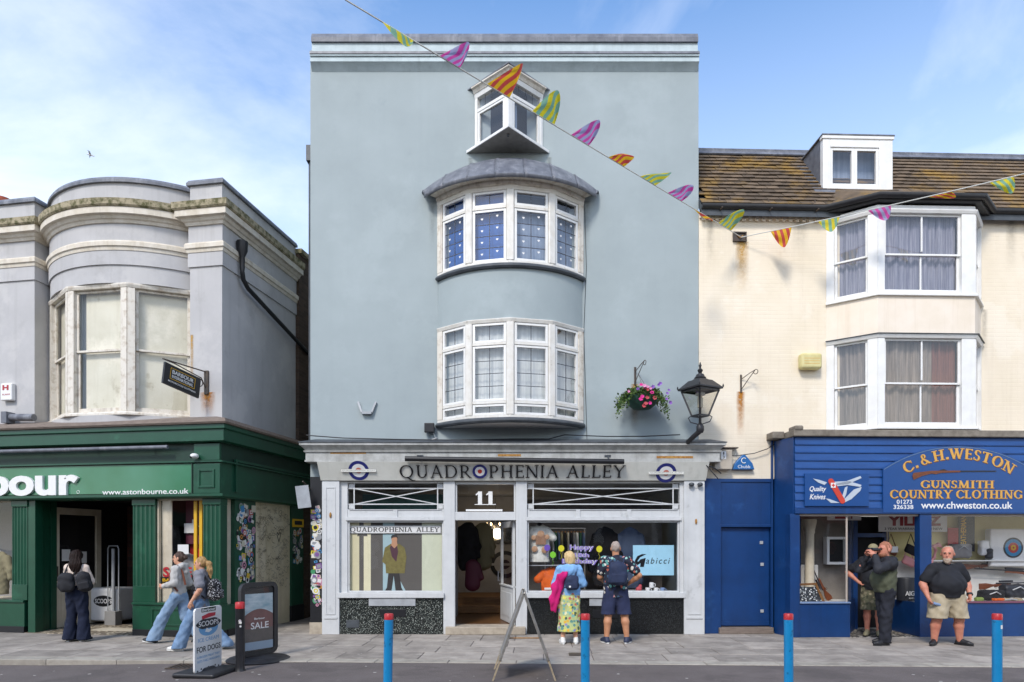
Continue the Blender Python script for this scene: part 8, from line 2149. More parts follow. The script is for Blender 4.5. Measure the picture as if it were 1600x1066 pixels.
# left display: framed board of badges, picture frame, white cabinet
t_ = rthing('badge_board', 'sloping dark board full of small badges in the left gun shop window', 'board', 1249, 941, -.2); M['badges'] = pattern('badges', '#1d2226', ['#c9cccc', '#8d9496', '#3c444a', '#d9dcdc'], scale=30, size=.42, rough=.5)
MB().box(.02, .45, 0, .03, 0, .3).build('board', M['badges'], t_, rot=(R(-18), 0, 0)); b = MB(); b.bar((.47, -.01, 0), (.36, .1, .36), .035); b.bar((.02, .09, .33), (.36, .1, .34), .04); b.build('easel', M['wood'], t_)
t_ = rthing('white_cabinet', 'white open cabinet with a dark inside in the left gun shop display', 'cabinet', 1290, 882, .4); b = MB()
for q in ((0, .05, 0, .55), (.37, .42, 0, .55), (.051, .369, 0, .05), (.051, .369, .5, .55)): b.box(q[0], q[1], -.06, .1, q[2], q[3])
b.build('frame', M['white'], t_); MB().box(.051, .369, .03, .09, .051, .499).build('inside', M['room_dark'], t_)
t_ = rthing('white_cabinet', 'low white cabinet door at the left of the gun shop display', 'cabinet', 1251, 930, .3); MB().box(0, .36, 0, .06, 0, .6).build('door', M['grey_wall'], t_, bevel=.02); MB().box(.07, .29, -.012, -.001, .08, .5).build('sunk_panel', M['plate'], t_, bevel=.01)
t_ = rthing('painted_column', 'cream fluted column with a carved top in the left gun shop window', 'column', 1265, 943, .1); MB().lathe([(.12, 0), (.12, .08), (.09, .12), (.082, 1.35), (.10, 1.38), (.095, 1.42), (.13, 1.58), (.13, 1.64), (0, 1.64)], n=16).build('shaft', M['cream_paint'], t_, smooth=40)
t_ = rthing('notice_strip', 'white and red strip notice over the gun shop door glass', 'sign', 1293, 813, .3); MB().box(0, .68, 0, .02, 0, .12).build('board', M['white'], t_); MB().box(.15, .5, -.003, -.0005, .03, .09).build('print', M['yil_red'], t_)
# ------------------------------------------------------------------ people
def V3(*a): return np.array(a, float)
SK = {n: mat('skin_' + n, c, .55, c2, scale=9, spec=.4) for n, c, c2 in (('fair', '#d3a184', '#c48d72'), ('tan', '#c08a68', '#ab7657'), ('ruddy', '#c98a72', '#b4705c'))}
M['eye_dark'] = flat('eye_dark', '#2a211d', .3); M['lip'] = flat('lip', '#a8665a', .5)
class Figure:
 """a standing figure facing -y in its own axes, feet on z = 0; joints are given for a height of 1.75 m"""
 def __init__(s, label, px_x, px_y, height, rz, skin, group=None, X=None, Y=None, vox=.009, hs=1.0):
  s.hs = hs
  gx, gy = ground_at(px_x, px_y) if X is None else (X, Y)
  s.S = height / 1.75; s.t = thing('person', label, 'person', (gx, gy, 0.003), R(rz), group)
  s.skin = SK[skin]; s.vox = vox / s.S
  s.J = dict(pelvis=V3(0, 0, .95), waist=V3(0, 0, 1.10), chest=V3(0, .01, 1.30), neck=V3(0, .015, 1.49), head=V3(0, -.01, 1.625),
     shL=V3(.175, .01, 1.42), shR=V3(-.175, .01, 1.42), elL=V3(.23, .02, 1.14), elR=V3(-.23, .02, 1.14), wrL=V3(.23, -.06, .90), wrR=V3(-.23, -.06, .90),
     hipL=V3(.085, 0, .92), hipR=V3(-.085, 0, .92), knL=V3(.10, -.02, .50), knR=V3(-.10, -.02, .50), anL=V3(.10, .02, .09), anR=V3(-.10, .02, .09))
  s.yaw = 0.0; s.pitch = 0.0; s.toe = {'L': V3(.12, -.99, 0), 'R': V3(-.12, -.99, 0)}; s.footpitch = {'L': 0.0, 'R': 0.0}
  s.hand = {'L': (V3(0, -.15, -1), V3(-1, 0, 0), .5), 'R': (V3(0, -.15, -1), V3(1, 0, 0), .5)}
 def P(s, V): return V * s.S
 def hr(s):
  cy, sy_ = math.cos(R(s.yaw)), math.sin(R(s.yaw)); cp, sp = math.cos(R(s.pitch)), math.sin(R(s.pitch))
  return np.array([[cy, -sy_, 0], [sy_, cy, 0], [0, 0, 1]]) @ np.array([[1, 0, 0], [0, cp, -sp], [0, sp, cp]])
 def hp(s, x, y, z): return s.J['head'] + s.hr() @ (V3(x, y, z) * s.hs)
 def _hand(s, q, sd):
  d, n, curl = s.hand[sd]; d = d / np.linalg.norm(d); n = n - d * (n @ d); n /= np.linalg.norm(n); w = np.cross(d, n)
  if sd == 'R': w = -w
  b = s.J['wr' + sd]
  q.limb(b, b + d * .04, .026, .03, k=.012)
  for k in (-.026, -.009, .009, .026): q.limb(b + d * .025 + w * k * .7, b + d * .085 + w * k, .016, .0135, k=.012)
  for k, L_ in ((-.027, .055), (-.009, .072), (.009, .078), (.027, .070)):
   a0 = b + d * .085 + w * k; c1 = R(35 * curl); c2 = R(95 * curl)
   a1 = a0 + (d * math.cos(c1) + n * math.sin(c1)) * L_ * .55; a2 = a1 + (d * math.cos(c2) + n * math.sin(c2)) * L_ * .5
   q.limb(a0, a1, .0115, .0105, k=.003); q.limb(a1, a2, .0105, .0085, k=.003)
  a0 = b + d * .03 + w * .026; a1 = a0 + d * .035 + w * .026 + n * .012; a2 = a1 + d * .032 + n * .014 + w * .004
  q.limb(a0, a1, .0145, .0125, k=.006); q.limb(a1, a2, .0125, .0095, k=.003)
 def body(s, girth=1.0, arm=1.0, leg=1.0, face=1.0):
  J = s.J; q = Soft(s.vox * .85, .025); rot = s.hr()
  q.chain([J['pelvis'], J['waist'], J['chest']], [.125 * girth, .115 * girth, .13 * girth], (1, .7, 1))
  q.limb(J['shL'], J['shR'], .055, .055, k=.05)
  q.limb(J['neck'] + V3(0, .01, -.05), s.hp(0, .015, -.05), .058 * (1 + .5 * (girth - 1)), .05 * (1 + .4 * (girth - 1)), k=.02)
  hs = s.hs; q.ell(s.hp(0, .012, .03), (.074 * face * hs, .094 * hs, .098 * hs), rot=rot, k=.02); q.ell(s.hp(0, -.022, -.035), (.058 * face * hs, .068 * hs, .078 * hs), rot=rot, k=.03); q.ell(s.hp(0, -.048, -.085), (.032 * face * hs, .03 * hs, .026 * hs), rot=rot, k=.02)
  q.limb(s.hp(0, -.088, .022), s.hp(0, -.112, -.022), .009, .0145, k=.012); q.limb(s.hp(-.04, -.08, .035), s.hp(.04, -.08, .035), .012, .012, k=.015)
  q.limb(s.hp(-.022, -.088, -.056), s.hp(.022, -.088, -.056), .008, .008, k=.008)
  for sx_ in (-1, 1):
   q.ell(s.hp(sx_ * .078 * face, .018, .0), (.012, .022, .034), rot=rot, k=.008)
   q.ell(s.hp(sx_ * .033, -.078, .012), (.015, .012, .010), rot=rot, k=.004, sub=True)
  for sd in 'LR':
   q.chain([J['sh' + sd], J['el' + sd]], [.052 * arm, .042 * arm]); f_ = J['el' + sd] * .7 + J['wr' + sd] * .3
   q.chain([J['el' + sd], f_, J['wr' + sd]], [.041 * arm, .043 * arm, .027 * (1 + .4 * (arm - 1))]); s._hand(q, sd)
   k_ = J['kn' + sd]; a_ = J['an' + sd]; c_ = k_ * .68 + a_ * .32 + V3(0, .018, 0)
   q.chain([J['hip' + sd], k_], [.088 * leg, .058 * leg]); q.chain([k_, c_, a_], [.055 * leg, .058 * leg, .036 * leg]); q.limb(a_, a_ + V3(0, 0, -.04), .038, .035)
  o = q.build('body', s.skin, s.t, s.P)
  ey = MB()
  for sx_ in (-1, 1):
   c = s.hp(sx_ * .033, -.076, .012) * s.S; MB().sphere(tuple(c), .0105 * s.S, 8, 6).build('eye', M['eye_dark'], o, smooth=True)
   a, b2 = s.hp(sx_ * .018, -.094, .036) * s.S, s.hp(sx_ * .05, -.084, .036) * s.S; MB().bar(tuple(a), tuple(b2), .006 * s.S, .008 * s.S).build('eyebrow', s.brow if hasattr(s, 'brow') else M['eye_dark'], o)
  a, b2 = s.hp(-.022, -.0965, -.056) * s.S, s.hp(.022, -.0965, -.056) * s.S; MB().bar(tuple(a), tuple(b2), .006 * s.S, .007 * s.S).build('mouth', M['lip'], o)
  return o
 def soft(s, k=.03, noise=None, vox=None): 
  q = Soft(vox or s.vox, k)
  if noise: q.noise = noise
  return q
 def top(s, m, r=(.165, .155, .165), hem=.86, sleeve='short', flat_=.68, arm=.062, name='top', noise=(.0065, 24, 24, 17, 1.0), extra=None, belly=0.0, neckline=1.485, cuff=None):
  J = s.J; q = s.soft(.04, noise)
  q.chain([V3(J['pelvis'][0], J['pelvis'][1], hem - .08), J['pelvis'] + V3(0, 0, .02), J['waist'], J['chest'] - V3(0, 0, max(0, r[2] - .17) * 1.1), V3(J['chest'][0], J['chest'][1] + .01, min(1.38, 1.485 - r[2] * .86))], [r[0], r[0], r[1], r[2], r[2] * .86], (1, flat_, 1))
  if belly: q.ell(J['waist'] + V3(0, -.07 - belly * .3, .02), (r[1] * .95, .13 + belly, .2), k=.08)
  q.limb(J['shL'] + V3(-.01, 0, .005 - max(0, arm - .075)), J['shR'] + V3(.01, 0, .005 - max(0, arm - .075)), max(.066, arm * 1.05), max(.066, arm * 1.05), k=.05); q.limb(J['neck'] + V3(0, .005, -.04), J['neck'] + V3(0, .005, .0), .075, .064, k=.02)
  for sd in 'LR':
   a, e, w_ = J['sh' + sd], J['el' + sd], J['wr' + sd]
   if sleeve == 'short': q.limb(a, a + (e - a) * .66, arm * 1.08, arm * 1.12, k=.03)
   elif sleeve == 'long': q.chain([a, e, w_ + (e - w_) * .08], [arm * 1.08, arm, arm * (cuff or .72)], k=.03)
  if extra: extra(q, J)
  q.cut((0, 0, -1), -hem)
  return q.build(name, m, s.t, s.P)
 def legs(s, m, hem=.05, r=(.105, .085, .07), name='trousers', seat=.150, flat_=.74, noise=(.0065, 22, 22, 14, 2.0), rise=1.06, waist=None, wide=None):
  J = s.J; q = s.soft(.035, noise)
  q.limb(J['pelvis'] + V3(0, .01, -.03), J['pelvis'] + V3(0, 0, rise - .95), seat, waist or seat * .92, (1, flat_, 1))
  for sd in 'LR':
   h, k_, a_ = J['hip' + sd], J['kn' + sd], J['an' + sd]
   t = (h[2] - hem) / max(h[2] - a_[2], .01)
   q.chain([h, k_], [r[0], r[1]], k=.03)
   q.chain([k_, a_ + (a_ - k_) * .12], [r[1], r[2]], k=.02)
  q.cut((0, 0, -1), -hem); q.cut((0, 0, 1), rise)
  return q.build(name, m, s.t, s.P)
 def shoes(s, m, sole, size=1.0, high=0.0):
  J = s.J
  for sd in 'LR':
   a = J['an' + sd]; d = s.toe[sd] / np.linalg.norm(s.toe[sd]); fp = R(s.footpitch[sd]); up = V3(0, 0, 1)
   d3 = d * math.cos(fp) + up * math.sin(fp) * -1; u3 = up * math.cos(fp) + d * math.sin(fp)
   heel = a - u3 * .055 - d3 * .03; ball = heel + d3 * .16 * size; tip = heel + d3 * .215 * size
   q = Soft(.008, .02); q.limb(heel, a + u3 * (.02 + high), .045, .043); q.limb(heel + u3 * .005, ball, .042, .042); q.limb(ball, tip, .042, .030); q.limb(a, ball + u3 * .012, .04, .034)
   q.cuts.append((-u3, -float(u3 @ (heel - u3 * .022))))
   o = q.build('shoe', m, s.t, s.P)
   w_ = np.cross(d3, u3); b = MB(); n_ = 20; pts = []
   for k in range(n_):
    t = 2 * math.pi * k / n_; x_ = math.cos(t); y_ = math.sin(t); ln = (.125 * size + .03) ; c_ = heel + d3 * (.092 * size)
    wd = .046 if x_ > 0 else .042
    pts.append(tuple((c_ + d3 * x_ * ln + w_ * y_ * wd * (1 - .12 * x_ * x_) - u3 * .036) * s.S))
   b.extr(pts, tuple(u3 * .020 * s.S)); b.build('sole', sole, o)
 def backpack(s, m, c, h, rot=0.0, name='backpack', straps=True, pocket=True, strap_m=None, tilt=0.0):
  t_ = thing(name, s.bp_label, 'backpack', tuple(s.t.location), s.t.rotation_euler[2])
  rz = np.array([[math.cos(R(rot)), -math.sin(R(rot)), 0], [math.sin(R(rot)), math.cos(R(rot)), 0], [0, 0, 1]])
  ty = np.array([[math.cos(R(tilt)), 0, math.sin(R(tilt))], [0, 1, 0], [-math.sin(R(tilt)), 0, math.cos(R(tilt))]]); rr_ = rz @ ty
  q = s.soft(.02, (.006, 16, 16, 13, c[0] * 9 + 3)); q.rbox(c, (h[0] * .92, h[1] * .85, h[2] * .9), min(h) * .8, rot=rr_, k=.05); q.ell(np.array(c) + rr_ @ V3(0, .01, h[2] * .5), (h[0] * .9, h[1] * .98, h[2] * .62), rot=rr_, k=.05); q.ell(np.array(c) + rr_ @ V3(0, .015, -h[2] * .3), (h[0] * 1.02, h[1] * 1.05, h[2] * .62), rot=rr_, k=.05)
  o = q.build('bag', m, t_, s.P)
  if pocket:
   q = s.soft(.01, None, .008); q.rbox(np.array(c) + rr_ @ V3(0, h[1] * .85, -h[2] * .32), (h[0] * .78, h[1] * .4, h[2] * .42), h[1] * .3, rot=rr_); q.build('pocket', m, t_, s.P)
  if straps:
   for sd, j in (('L', 1), ('R', -1)):
    a = s.J['sh' + sd]; pts = [np.array(c) + V3(j * h[0] * .6, -h[1] * .6, h[2] * .8), a * .72 + s.J['neck'] * .28 + V3(0, .055, .035), a * .72 + s.J['neck'] * .28 + V3(0, -.03, .062), a * .8 + V3(0, -.105, -.05), s.J['chest'] + V3(j * .15, -.12, -.12), np.array(c) + V3(j * h[0] * .9, -h[1], -h[2] * .7)]
    b = MB().tube([tuple(p * s.S) for p in pts], .017 * s.S, 6); b.build('strap', strap_m or m, t_, smooth=True)
  return t_

def denim(n, c, c2): return mat(n, c, .95, c2, scale=7, detail=7, bump=.15, bscale=220, spec=.2)
M['denim_light'] = denim('denim_light', '#8ea5bd', '#6c86a4'); M['denim_light2'] = denim('denim_light2', '#809ab8', '#5c7797'); M['denim_navy'] = denim('denim_navy', '#252b3d', '#1a1f2f'); M['denim_black'] = denim('denim_black', '#2e3038', '#232429')
M['hood_grey'] = mat('hood_grey', '#b9b7b3', .95, '#a8a6a2', scale=9, bump=.1, bscale=150); M['tee_grey'] = mat('tee_grey', '#85858c', .95, '#75757d', scale=8); M['hood_blue'] = mat('hood_blue', '#86b3df', .95, '#77a5d3', scale=9, bump=.1, bscale=150)
M['cream_top'] = mat('cream_top', '#d8c8bb', .9, '#c9b7a8', scale=8); M['bag_black'] = mat('bag_black', '#1d1e24', .8, '#14151a', scale=12, bump=.1); M['bag_navy'] = mat('bag_navy', '#232f4c', .8, '#1b2540', scale=12, bump=.1); M['strap_brown'] = flat('strap_brown', '#7a4632', .6)
M['bag_print'] = pattern('bag_print', '#17181d', ['#c9c9cc', '#17181d', '#8f9097', '#d8d8da'], scale=55, size=.38, rough=.8, warp=.02)
M['hair_black'] = mat('hair_black', '#17110f', .6, '#2b1c17', scale=14, stretch=(6, 6, .6), bump=.9, bscale=70, spec=.15); M['hair_brown'] = mat('hair_brown', '#4a3328', .55, '#382519', scale=14, stretch=(6, 6, .6), bump=.9, bscale=70); M['hair_blonde'] = mat('hair_blonde', '#b08c58', .55, '#8f6d40', scale=14, stretch=(6, 6, .6), bump=.9, bscale=70); M['hair_pale'] = mat('hair_pale', '#d8bd8c', .55, '#bd9d66', scale=14, stretch=(6, 6, .6), bump=.9, bscale=70); M['hair_grey'] = mat('hair_grey', '#a89a90', .7, '#8f8076', scale=20); M['beard_white'] = mat('beard_white', '#b3a08e', .9, '#98836f', scale=30, bump=.4, bscale=180); M['stubble'] = mat('stubble', '#a06a50', .8, '#8c5a44', scale=40)
M['shoe_black'] = flat('shoe_black', '#1c1c1f', .5); M['shoe_white'] = flat('shoe_white', '#dcdcd8', .5); M['shoe_navy'] = flat('shoe_navy', '#27304a', .6)
M['floral_skirt'] = pattern('floral_skirt', '#c9c878', ['#d8d060', '#7fb3a5', '#c5655c', '#3f5a4a', '#8d86b8', '#e0dcae', '#5f8f86', '#d9a83c'], scale=19, size=.50, rough=.9, warp=.03, base2='#9db48a')
M['floral_shirt'] = pattern('floral_shirt', '#1e2233', ['#5f9a94', '#c08a8a', '#1e2233', '#8fb5ad', '#1e2233', '#d3cdc2', '#35506a', '#b5604f'], scale=17, size=.46, rough=.85, warp=.035)
M['camo'] = pattern('camo', '#5c5a44', ['#3d3f2e', '#77705a', '#4a4636', '#8a8066'], scale=16, size=.48, rough=.9, warp=.05)
M['shorts_navy'] = mat('shorts_navy', '#2a3252', .9, '#222946', scale=9); M['shorts_sand'] = mat('shorts_sand', '#b3a78f', .9, '#a09378', scale=7, bump=.1)
M['scarf'] = mat('scarf', '#cf1272', .85, '#b30c61', scale=9); M['olive'] = mat('olive', '#4f5340', .8, '#434735', scale=8); M['jacket_black'] = mat('jacket_black', '#20222a', .75, '#181a20', scale=8); M['polo'] = mat('polo', '#1b1d24', .85, '#15171c', scale=6)

def hair_cap(f, m, r=(.088, .108, .118), back=.02, lift=.03, face_y=-.035, face_z=.045, name='hair', extra=None):
 q = f.soft(.02, (.005, 55, 55, 16, 4.0), .007); rot = f.hr()
 q.ell(f.hp(0, back, lift), tuple(v * f.hs for v in r), rot=rot)
 n = rot @ V3(0, -1, -.55); n /= np.linalg.norm(n)
 if extra: extra(q)
 q.cut(n, float(n @ f.hp(0, face_y, face_z)))
 return q.build(name, m, f.t, f.P)

# 1 -- woman seen from behind at the green shop door
f = Figure('person with long dark hair and navy flared jeans at the green shop door', 120, 1002, 1.60, 176, 'fair'); J = f.J; f.yaw = 8
J['anL'] = V3(.13, .02, .09); J['anR'] = V3(-.14, .0, .09); J['knL'] = V3(.11, -.01, .5); J['knR'] = V3(-.12, -.02, .5); J['elL'] = V3(.25, -.06, 1.16); J['elR'] = V3(-.25, -.06, 1.16); J['wrL'] = V3(.10, -.26, 1.12); J['wrR'] = V3(-.1, -.26, 1.12)
f.hand['L'] = (V3(-.6, -.6, .2), V3(0, 0, -1), .6); f.hand['R'] = (V3(.6, -.6, .2), V3(0, 0, -1), .6); f.brow = M['hair_black']
f.body(1.1, leg=1.1); f.top(M['cream_top'], (.172, .16, .168), .98, 'long', arm=.062, noise=(.005, 22, 22, 15, 1.0)); f.legs(M['denim_navy'], .035, (.125, .088, .125), seat=.178, rise=1.08); f.shoes(M['shoe_black'], M['shoe_white'])
hair_cap(f, M['hair_black'], (.105, .118, .122), extra=lambda q: q.chain([f.hp(-.02, .09, .0), f.hp(-.03, .12, -.14), f.hp(-.05, .125, -.30)], [.095, .105, .06], (1, .6, 1), k=.05))
f.bp_label = 'plain black backpack worn by the dark-haired person at the green shop'; f.backpack(M['bag_black'], (.05, .21, 1.14), (.15, .085, .18), 0, pocket=False)
f.bp_label = 'second black backpack slung at the side of the dark-haired person'; f.backpack(M['bag_black'], (-.25, .13, 1.15), (.12, .11, .19), 25, straps=False, tilt=12)
# 2 -- walker in a grey hooded top
f = Figure('person in grey hooded top and wide light jeans striding left past the green shop', 280, 1004, 1.58, -90, 'fair'); J = f.J
J['anL'] = V3(.09, -.44, .085); J['knL'] = V3(.09, -.28, .48); J['anR'] = V3(-.09, .36, .13); J['knR'] = V3(-.09, .08, .48); J['hipL'] = V3(.08, -.02, .9); J['hipR'] = V3(-.08, .02, .9)
f.footpitch['L'] = -10; f.footpitch['R'] = 26; f.toe = {'L': V3(0, -1, 0), 'R': V3(0, -1, 0)}
J['elL'] = V3(.24, .02, 1.16); J['wrL'] = V3(.18, -.21, 1.10); f.hand['L'] = (V3(-.3, -.9, .1), V3(-.9, .3, 0), .7); J['elR'] = V3(-.23, .08, 1.15); J['wrR'] = V3(-.2, -.16, 1.06); f.brow = M['hair_brown']
f.body(); f.top(M['hood_grey'], (.158, .155, .165), .93, 'long', arm=.07, cuff=.75, extra=lambda q, J: q.limb(J['neck'] + V3(-.07, .08, .0), J['neck'] + V3(.07, .08, .0), .06, .06, k=.04).limb(J['neck'] + V3(0, .09, -.05), J['neck'] + V3(0, .12, -.12), .07, .05, k=.03))
f.legs(M['denim_light'], .05, (.108, .098, .125), seat=.155, rise=.99); f.shoes(M['shoe_black'], M['shoe_white'])
hair_cap(f, M['hair_brown'], (.083, .104, .112), extra=lambda q: q.ell(f.hp(0, .125, .02), (.045, .045, .045), k=.02))
MB().tube([tuple(p * f.S) for p in (V3(.1, .17, 1.12), V3(.12, .12, 1.38), V3(.12, .03, 1.495), V3(.13, -.09, 1.40), V3(.17, -.11, 1.2), V3(.16, .05, 1.0))], .018, 8).build('shoulder_strap', M['strap_brown'], f.t, smooth=True)
MB().box(-.09 * f.S, .09 * f.S, -.1 * f.S, .12 * f.S, .93 * f.S, .955 * f.S) if False else None
# 3 -- walker with fair ponytail
f = Figure('person with fair ponytail, grey t-shirt and light jeans walking left', 314, 1016, 1.51, -84, 'fair'); J = f.J; f.yaw = -4
J['anL'] = V3(.09, -.36, .085); J['knL'] = V3(.09, -.22, .49); J['anR'] = V3(-.09, .40, .13); J['knR'] = V3(-.09, .10, .48)
f.footpitch['R'] = 28; f.footpitch['L'] = -6; f.toe = {'L': V3(0, -1, 0), 'R': V3(0, -1, 0)}
J['elL'] = V3(.245, .06, 1.15); J['wrL'] = V3(.24, -.09, .93); f.hand['L'] = (V3(0, -.35, -1), V3(-1, 0, 0), .6); f.brow = M['hair_blonde']
f.body(); f.top(M['tee_grey'], (.165, .158, .162), .80, 'short', arm=.078, noise=(.008, 22, 22, 15, 3.0)); f.legs(M['denim_light2'], .05, (.108, .098, .125), seat=.155, rise=1.0); f.shoes(M['shoe_white'], M['shoe_white'])
hair_cap(f, M['hair_blonde'], (.083, .104, .112), extra=lambda q: q.chain([f.hp(0, .10, .03), f.hp(0, .16, .0), f.hp(.01, .18, -.12), f.hp(.01, .2, -.26)], [.035, .05, .05, .015], k=.02))
f.bp_label = 'black and white patterned backpack on the person with fair ponytail'; f.backpack(M['bag_print'], (.02, .25, 1.12), (.15, .12, .2), 0, strap_m=M['bag_black'])
# 4 -- woman in blue hooded top and flowered skirt
f = Figure('person with short blonde hair, blue hooded top and flowered skirt looking into the shop window', 889, 1006, 1.58, 182, 'fair'); J = f.J; f.yaw = 28
J['elR'] = V3(-.27, -.02, 1.15); J['wrR'] = V3(-.18, -.24, 1.10); f.hand['R'] = (V3(.5, -.8, .1), V3(0, 0, -1), .6); J['elL'] = V3(.25, -.04, 1.15); J['wrL'] = V3(.14, -.24, 1.1); f.hand['L'] = (V3(-.5, -.8, .1), V3(0, 0, -1), .6); f.brow = M['hair_pale']
J['anL'] = V3(.12, .02, .09); J['anR'] = V3(-.13, .02, .09)
f.body(1.15); f.top(M['hood_blue'], (.195, .188, .182), .93, 'long', arm=.076, flat_=.74, extra=lambda q, J: q.limb(J['neck'] + V3(-.09, .06, -.03), J['neck'] + V3(.09, .06, -.03), .065, .065, k=.04).ell(J['neck'] + V3(0, .10, -.08), (.12, .06, .09), k=.04))
q = f.soft(.04, (.009, 18, 18, 5, 5.0)); q.chain([V3(0, 0, 1.0), V3(0, .01, .85), V3(0, .01, .3), V3(0, .01, .1)], [.18, .205, .20, .205], (1, .72, 1)); q.cut((0, 0, -1), -.235); q.cut((0, 0, 1), 1.02); q.build('skirt', M['floral_skirt'], f.t, f.P)
f.shoes(M['shoe_white'], M['shoe_white'])
hair_cap(f, M['hair_pale'], (.105, .12, .122), extra=lambda q: q.ell(f.hp(0, .05, -.05), (.098, .09, .085), k=.03))
f.bp_label = 'small navy backpack with a round badge worn over the blue hooded top'; bpk = f.backpack(M['bag_navy'], (-.03, .215, 1.17), (.125, .075, .135), 0)
MB().lathe([(.0, 0), (.018, 0), (.018, .004), (0, .005)], n=14).build('badge', M['white'], bpk, loc=tuple(V3(.02, .315, 1.11) * f.S), rot=(R(-90), 0, 0))
sc_ = thing('pink_scarf', 'bright pink scarf hanging from the shoulder over a blue hooded top', 'scarf', tuple(f.t.location), f.t.rotation_euler[2])
q = f.soft(.03, (.011, 30, 24, 7, 2.0)); q.chain([V3(.08, .16, 1.37), V3(.16, .19, 1.28), V3(.23, .16, 1.1), V3(.29, .12, .84), V3(.31, .1, .66)], [.045, .075, .09, .095, .055], (1, .55, 1)); q.build('cloth', M['scarf'], sc_, f.P)
# 5 -- man in flowered shirt and navy shorts
f = Figure('person with cropped grey hair, flowered shirt and navy shorts at the shop window', 962, 1005, 1.76, 178, 'tan'); J = f.J; f.yaw = -6; f.pitch = 6
J['shL'] = V3(.195, .01, 1.42); J['shR'] = V3(-.195, .01, 1.42)
J['elR'] = V3(-.40, .04, 1.17); J['wrR'] = V3(-.23, -.06, 1.02); f.hand['R'] = (V3(.8, -.3, -.3), V3(0, -.3, .9), .5); J['elL'] = V3(.27, -.02, 1.14); J['wrL'] = V3(.22, -.25, 1.08); f.hand['L'] = (V3(-.3, -.9, 0), V3(-1, 0, 0), .6)
J['anL'] = V3(.16, .02, .09); J['anR'] = V3(-.19, .02, .09); J['knL'] = V3(.13, -.01, .5); J['knR'] = V3(-.15, -.01, .5); f.toe = {'L': V3(.35, -.9, 0), 'R': V3(-.45, -.9, 0)}
f.body(1.2, arm=1.1, leg=1.15); f.top(M['floral_shirt'], (.195, .19, .195), .80, 'short', arm=.076, flat_=.72, noise=(.007, 22, 22, 15, 6.0)); f.legs(M['shorts_navy'], .50, (.125, .12, .11), 'shorts', .185, rise=1.0, noise=(.006, 18, 18, 10, 7.0)); f.shoes(M['shoe_navy'], M['shoe_white'])
hair_cap(f, M['hair_grey'], (.0795, .0995, .103), .013, .031, -.05, .04)
f.bp_label = 'navy backpack on the person in the flowered shirt'; f.backpack(M['bag_navy'], (-.01, .225, 1.2), (.155, .085, .2), 0)
# 6 -- man looking through binoculars
f = Figure('person in black and olive jacket raising binoculars, facing left outside the gun shop', 1383, 1007, 1.74, -84, 'ruddy', hs=1.13); J = f.J; f.yaw = 4
J['shL'] = V3(.19, -.03, 1.41); J['shR'] = V3(-.19, -.03, 1.41); J['elL'] = V3(.26, -.30, 1.30); J['wrL'] = V3(.10, -.26, 1.54); J['elR'] = V3(-.26, -.30, 1.27); J['wrR'] = V3(-.10, -.26, 1.54)
f.hand['L'] = (V3(-.45, -.3, .75), V3(-.8, .1, -.5), .75); f.hand['R'] = (V3(.45, -.3, .75), V3(.8, .1, -.5), .75)
J['anL'] = V3(.11, -.08, .09); J['anR'] = V3(-.12, .10, .09); J['knL'] = V3(.11, -.06, .5); J['knR'] = V3(-.11, .04, .5); f.toe = {'L': V3(.1, -1, 0), 'R': V3(-.2, -1, 0)}; f.brow = M['hair_brown']
f.body(1.25, arm=1.1, face=1.05)
f.top(M['olive'], (.185, .19, .19), .90, 'none', flat_=.8, belly=.03, name='jacket', noise=(.007, 22, 22, 15, 3.3))
q = f.soft(.04, (.007, 22, 22, 16, 1.9)); q.limb(J['shL'] + V3(-.02, .01, -.02), J['shR'] + V3(.02, .01, -.02), .115, .115, (1, .95, 1)); q.limb(J['chest'] + V3(0, .02, .06), J['neck'] + V3(0, .01, -.06), .178, .11, (1, .82, 1))
for sd in 'LR': q.chain([J['sh' + sd], J['el' + sd], J['wr' + sd] + (J['el' + sd] - J['wr' + sd]) * .12], [.085, .07, .05])
q.limb(J['neck'] + V3(-.07, .1, -.03), J['neck'] + V3(.07, .1, -.03), .06, .06); q.cut((0, 0, -1), -1.22); q.build('jacket_yoke', M['jacket_black'], f.t, f.P)
f.legs(M['denim_black'], .05, (.125, .095, .085), seat=.18, rise=1.0, flat_=.8, noise=(.008, 22, 22, 16, 8.0)); f.shoes(M['shoe_black'], M['shoe_black'], 1.08, .05)
hair_cap(f, M['stubble'], (.079, .0985, .103), .013, .032, -.04, .05)
q = f.soft(.015, None, .007); q.ell(f.hp(0, -.03, -.06), (.072, .077, .068), rot=f.hr()); nn = f.hr() @ V3(0, -.35, 1); q.cut(nn / np.linalg.norm(nn), float((nn / np.linalg.norm(nn)) @ f.hp(0, -.04, -.035))); q.build('beard', M['stubble'], f.t, f.P)
bn = thing('binoculars', 'black binoculars held up to the eyes outside the gun shop', 'binoculars', tuple(f.t.location), f.t.rotation_euler[2])
for sx_ in (-1, 1):
 c = f.hp(sx_ * .034, -.10, .012) * f.S; MB().tube([tuple(c), tuple(c + V3(0, -.05, 0)), tuple(c + V3(sx_ * .006, -.06, 0)), tuple(c + V3(sx_ * .008, -.16, 0))], [.018, .02, .028, .031], 12).build('barrel', M['gutter'], bn, smooth=40)
c = f.hp(0, -.16, .015) * f.S; MB().tube([tuple(c + V3(-.03, 0, 0)), tuple(c + V3(.03, 0, 0))], .014, 8).build('bridge', M['gutter'], bn)
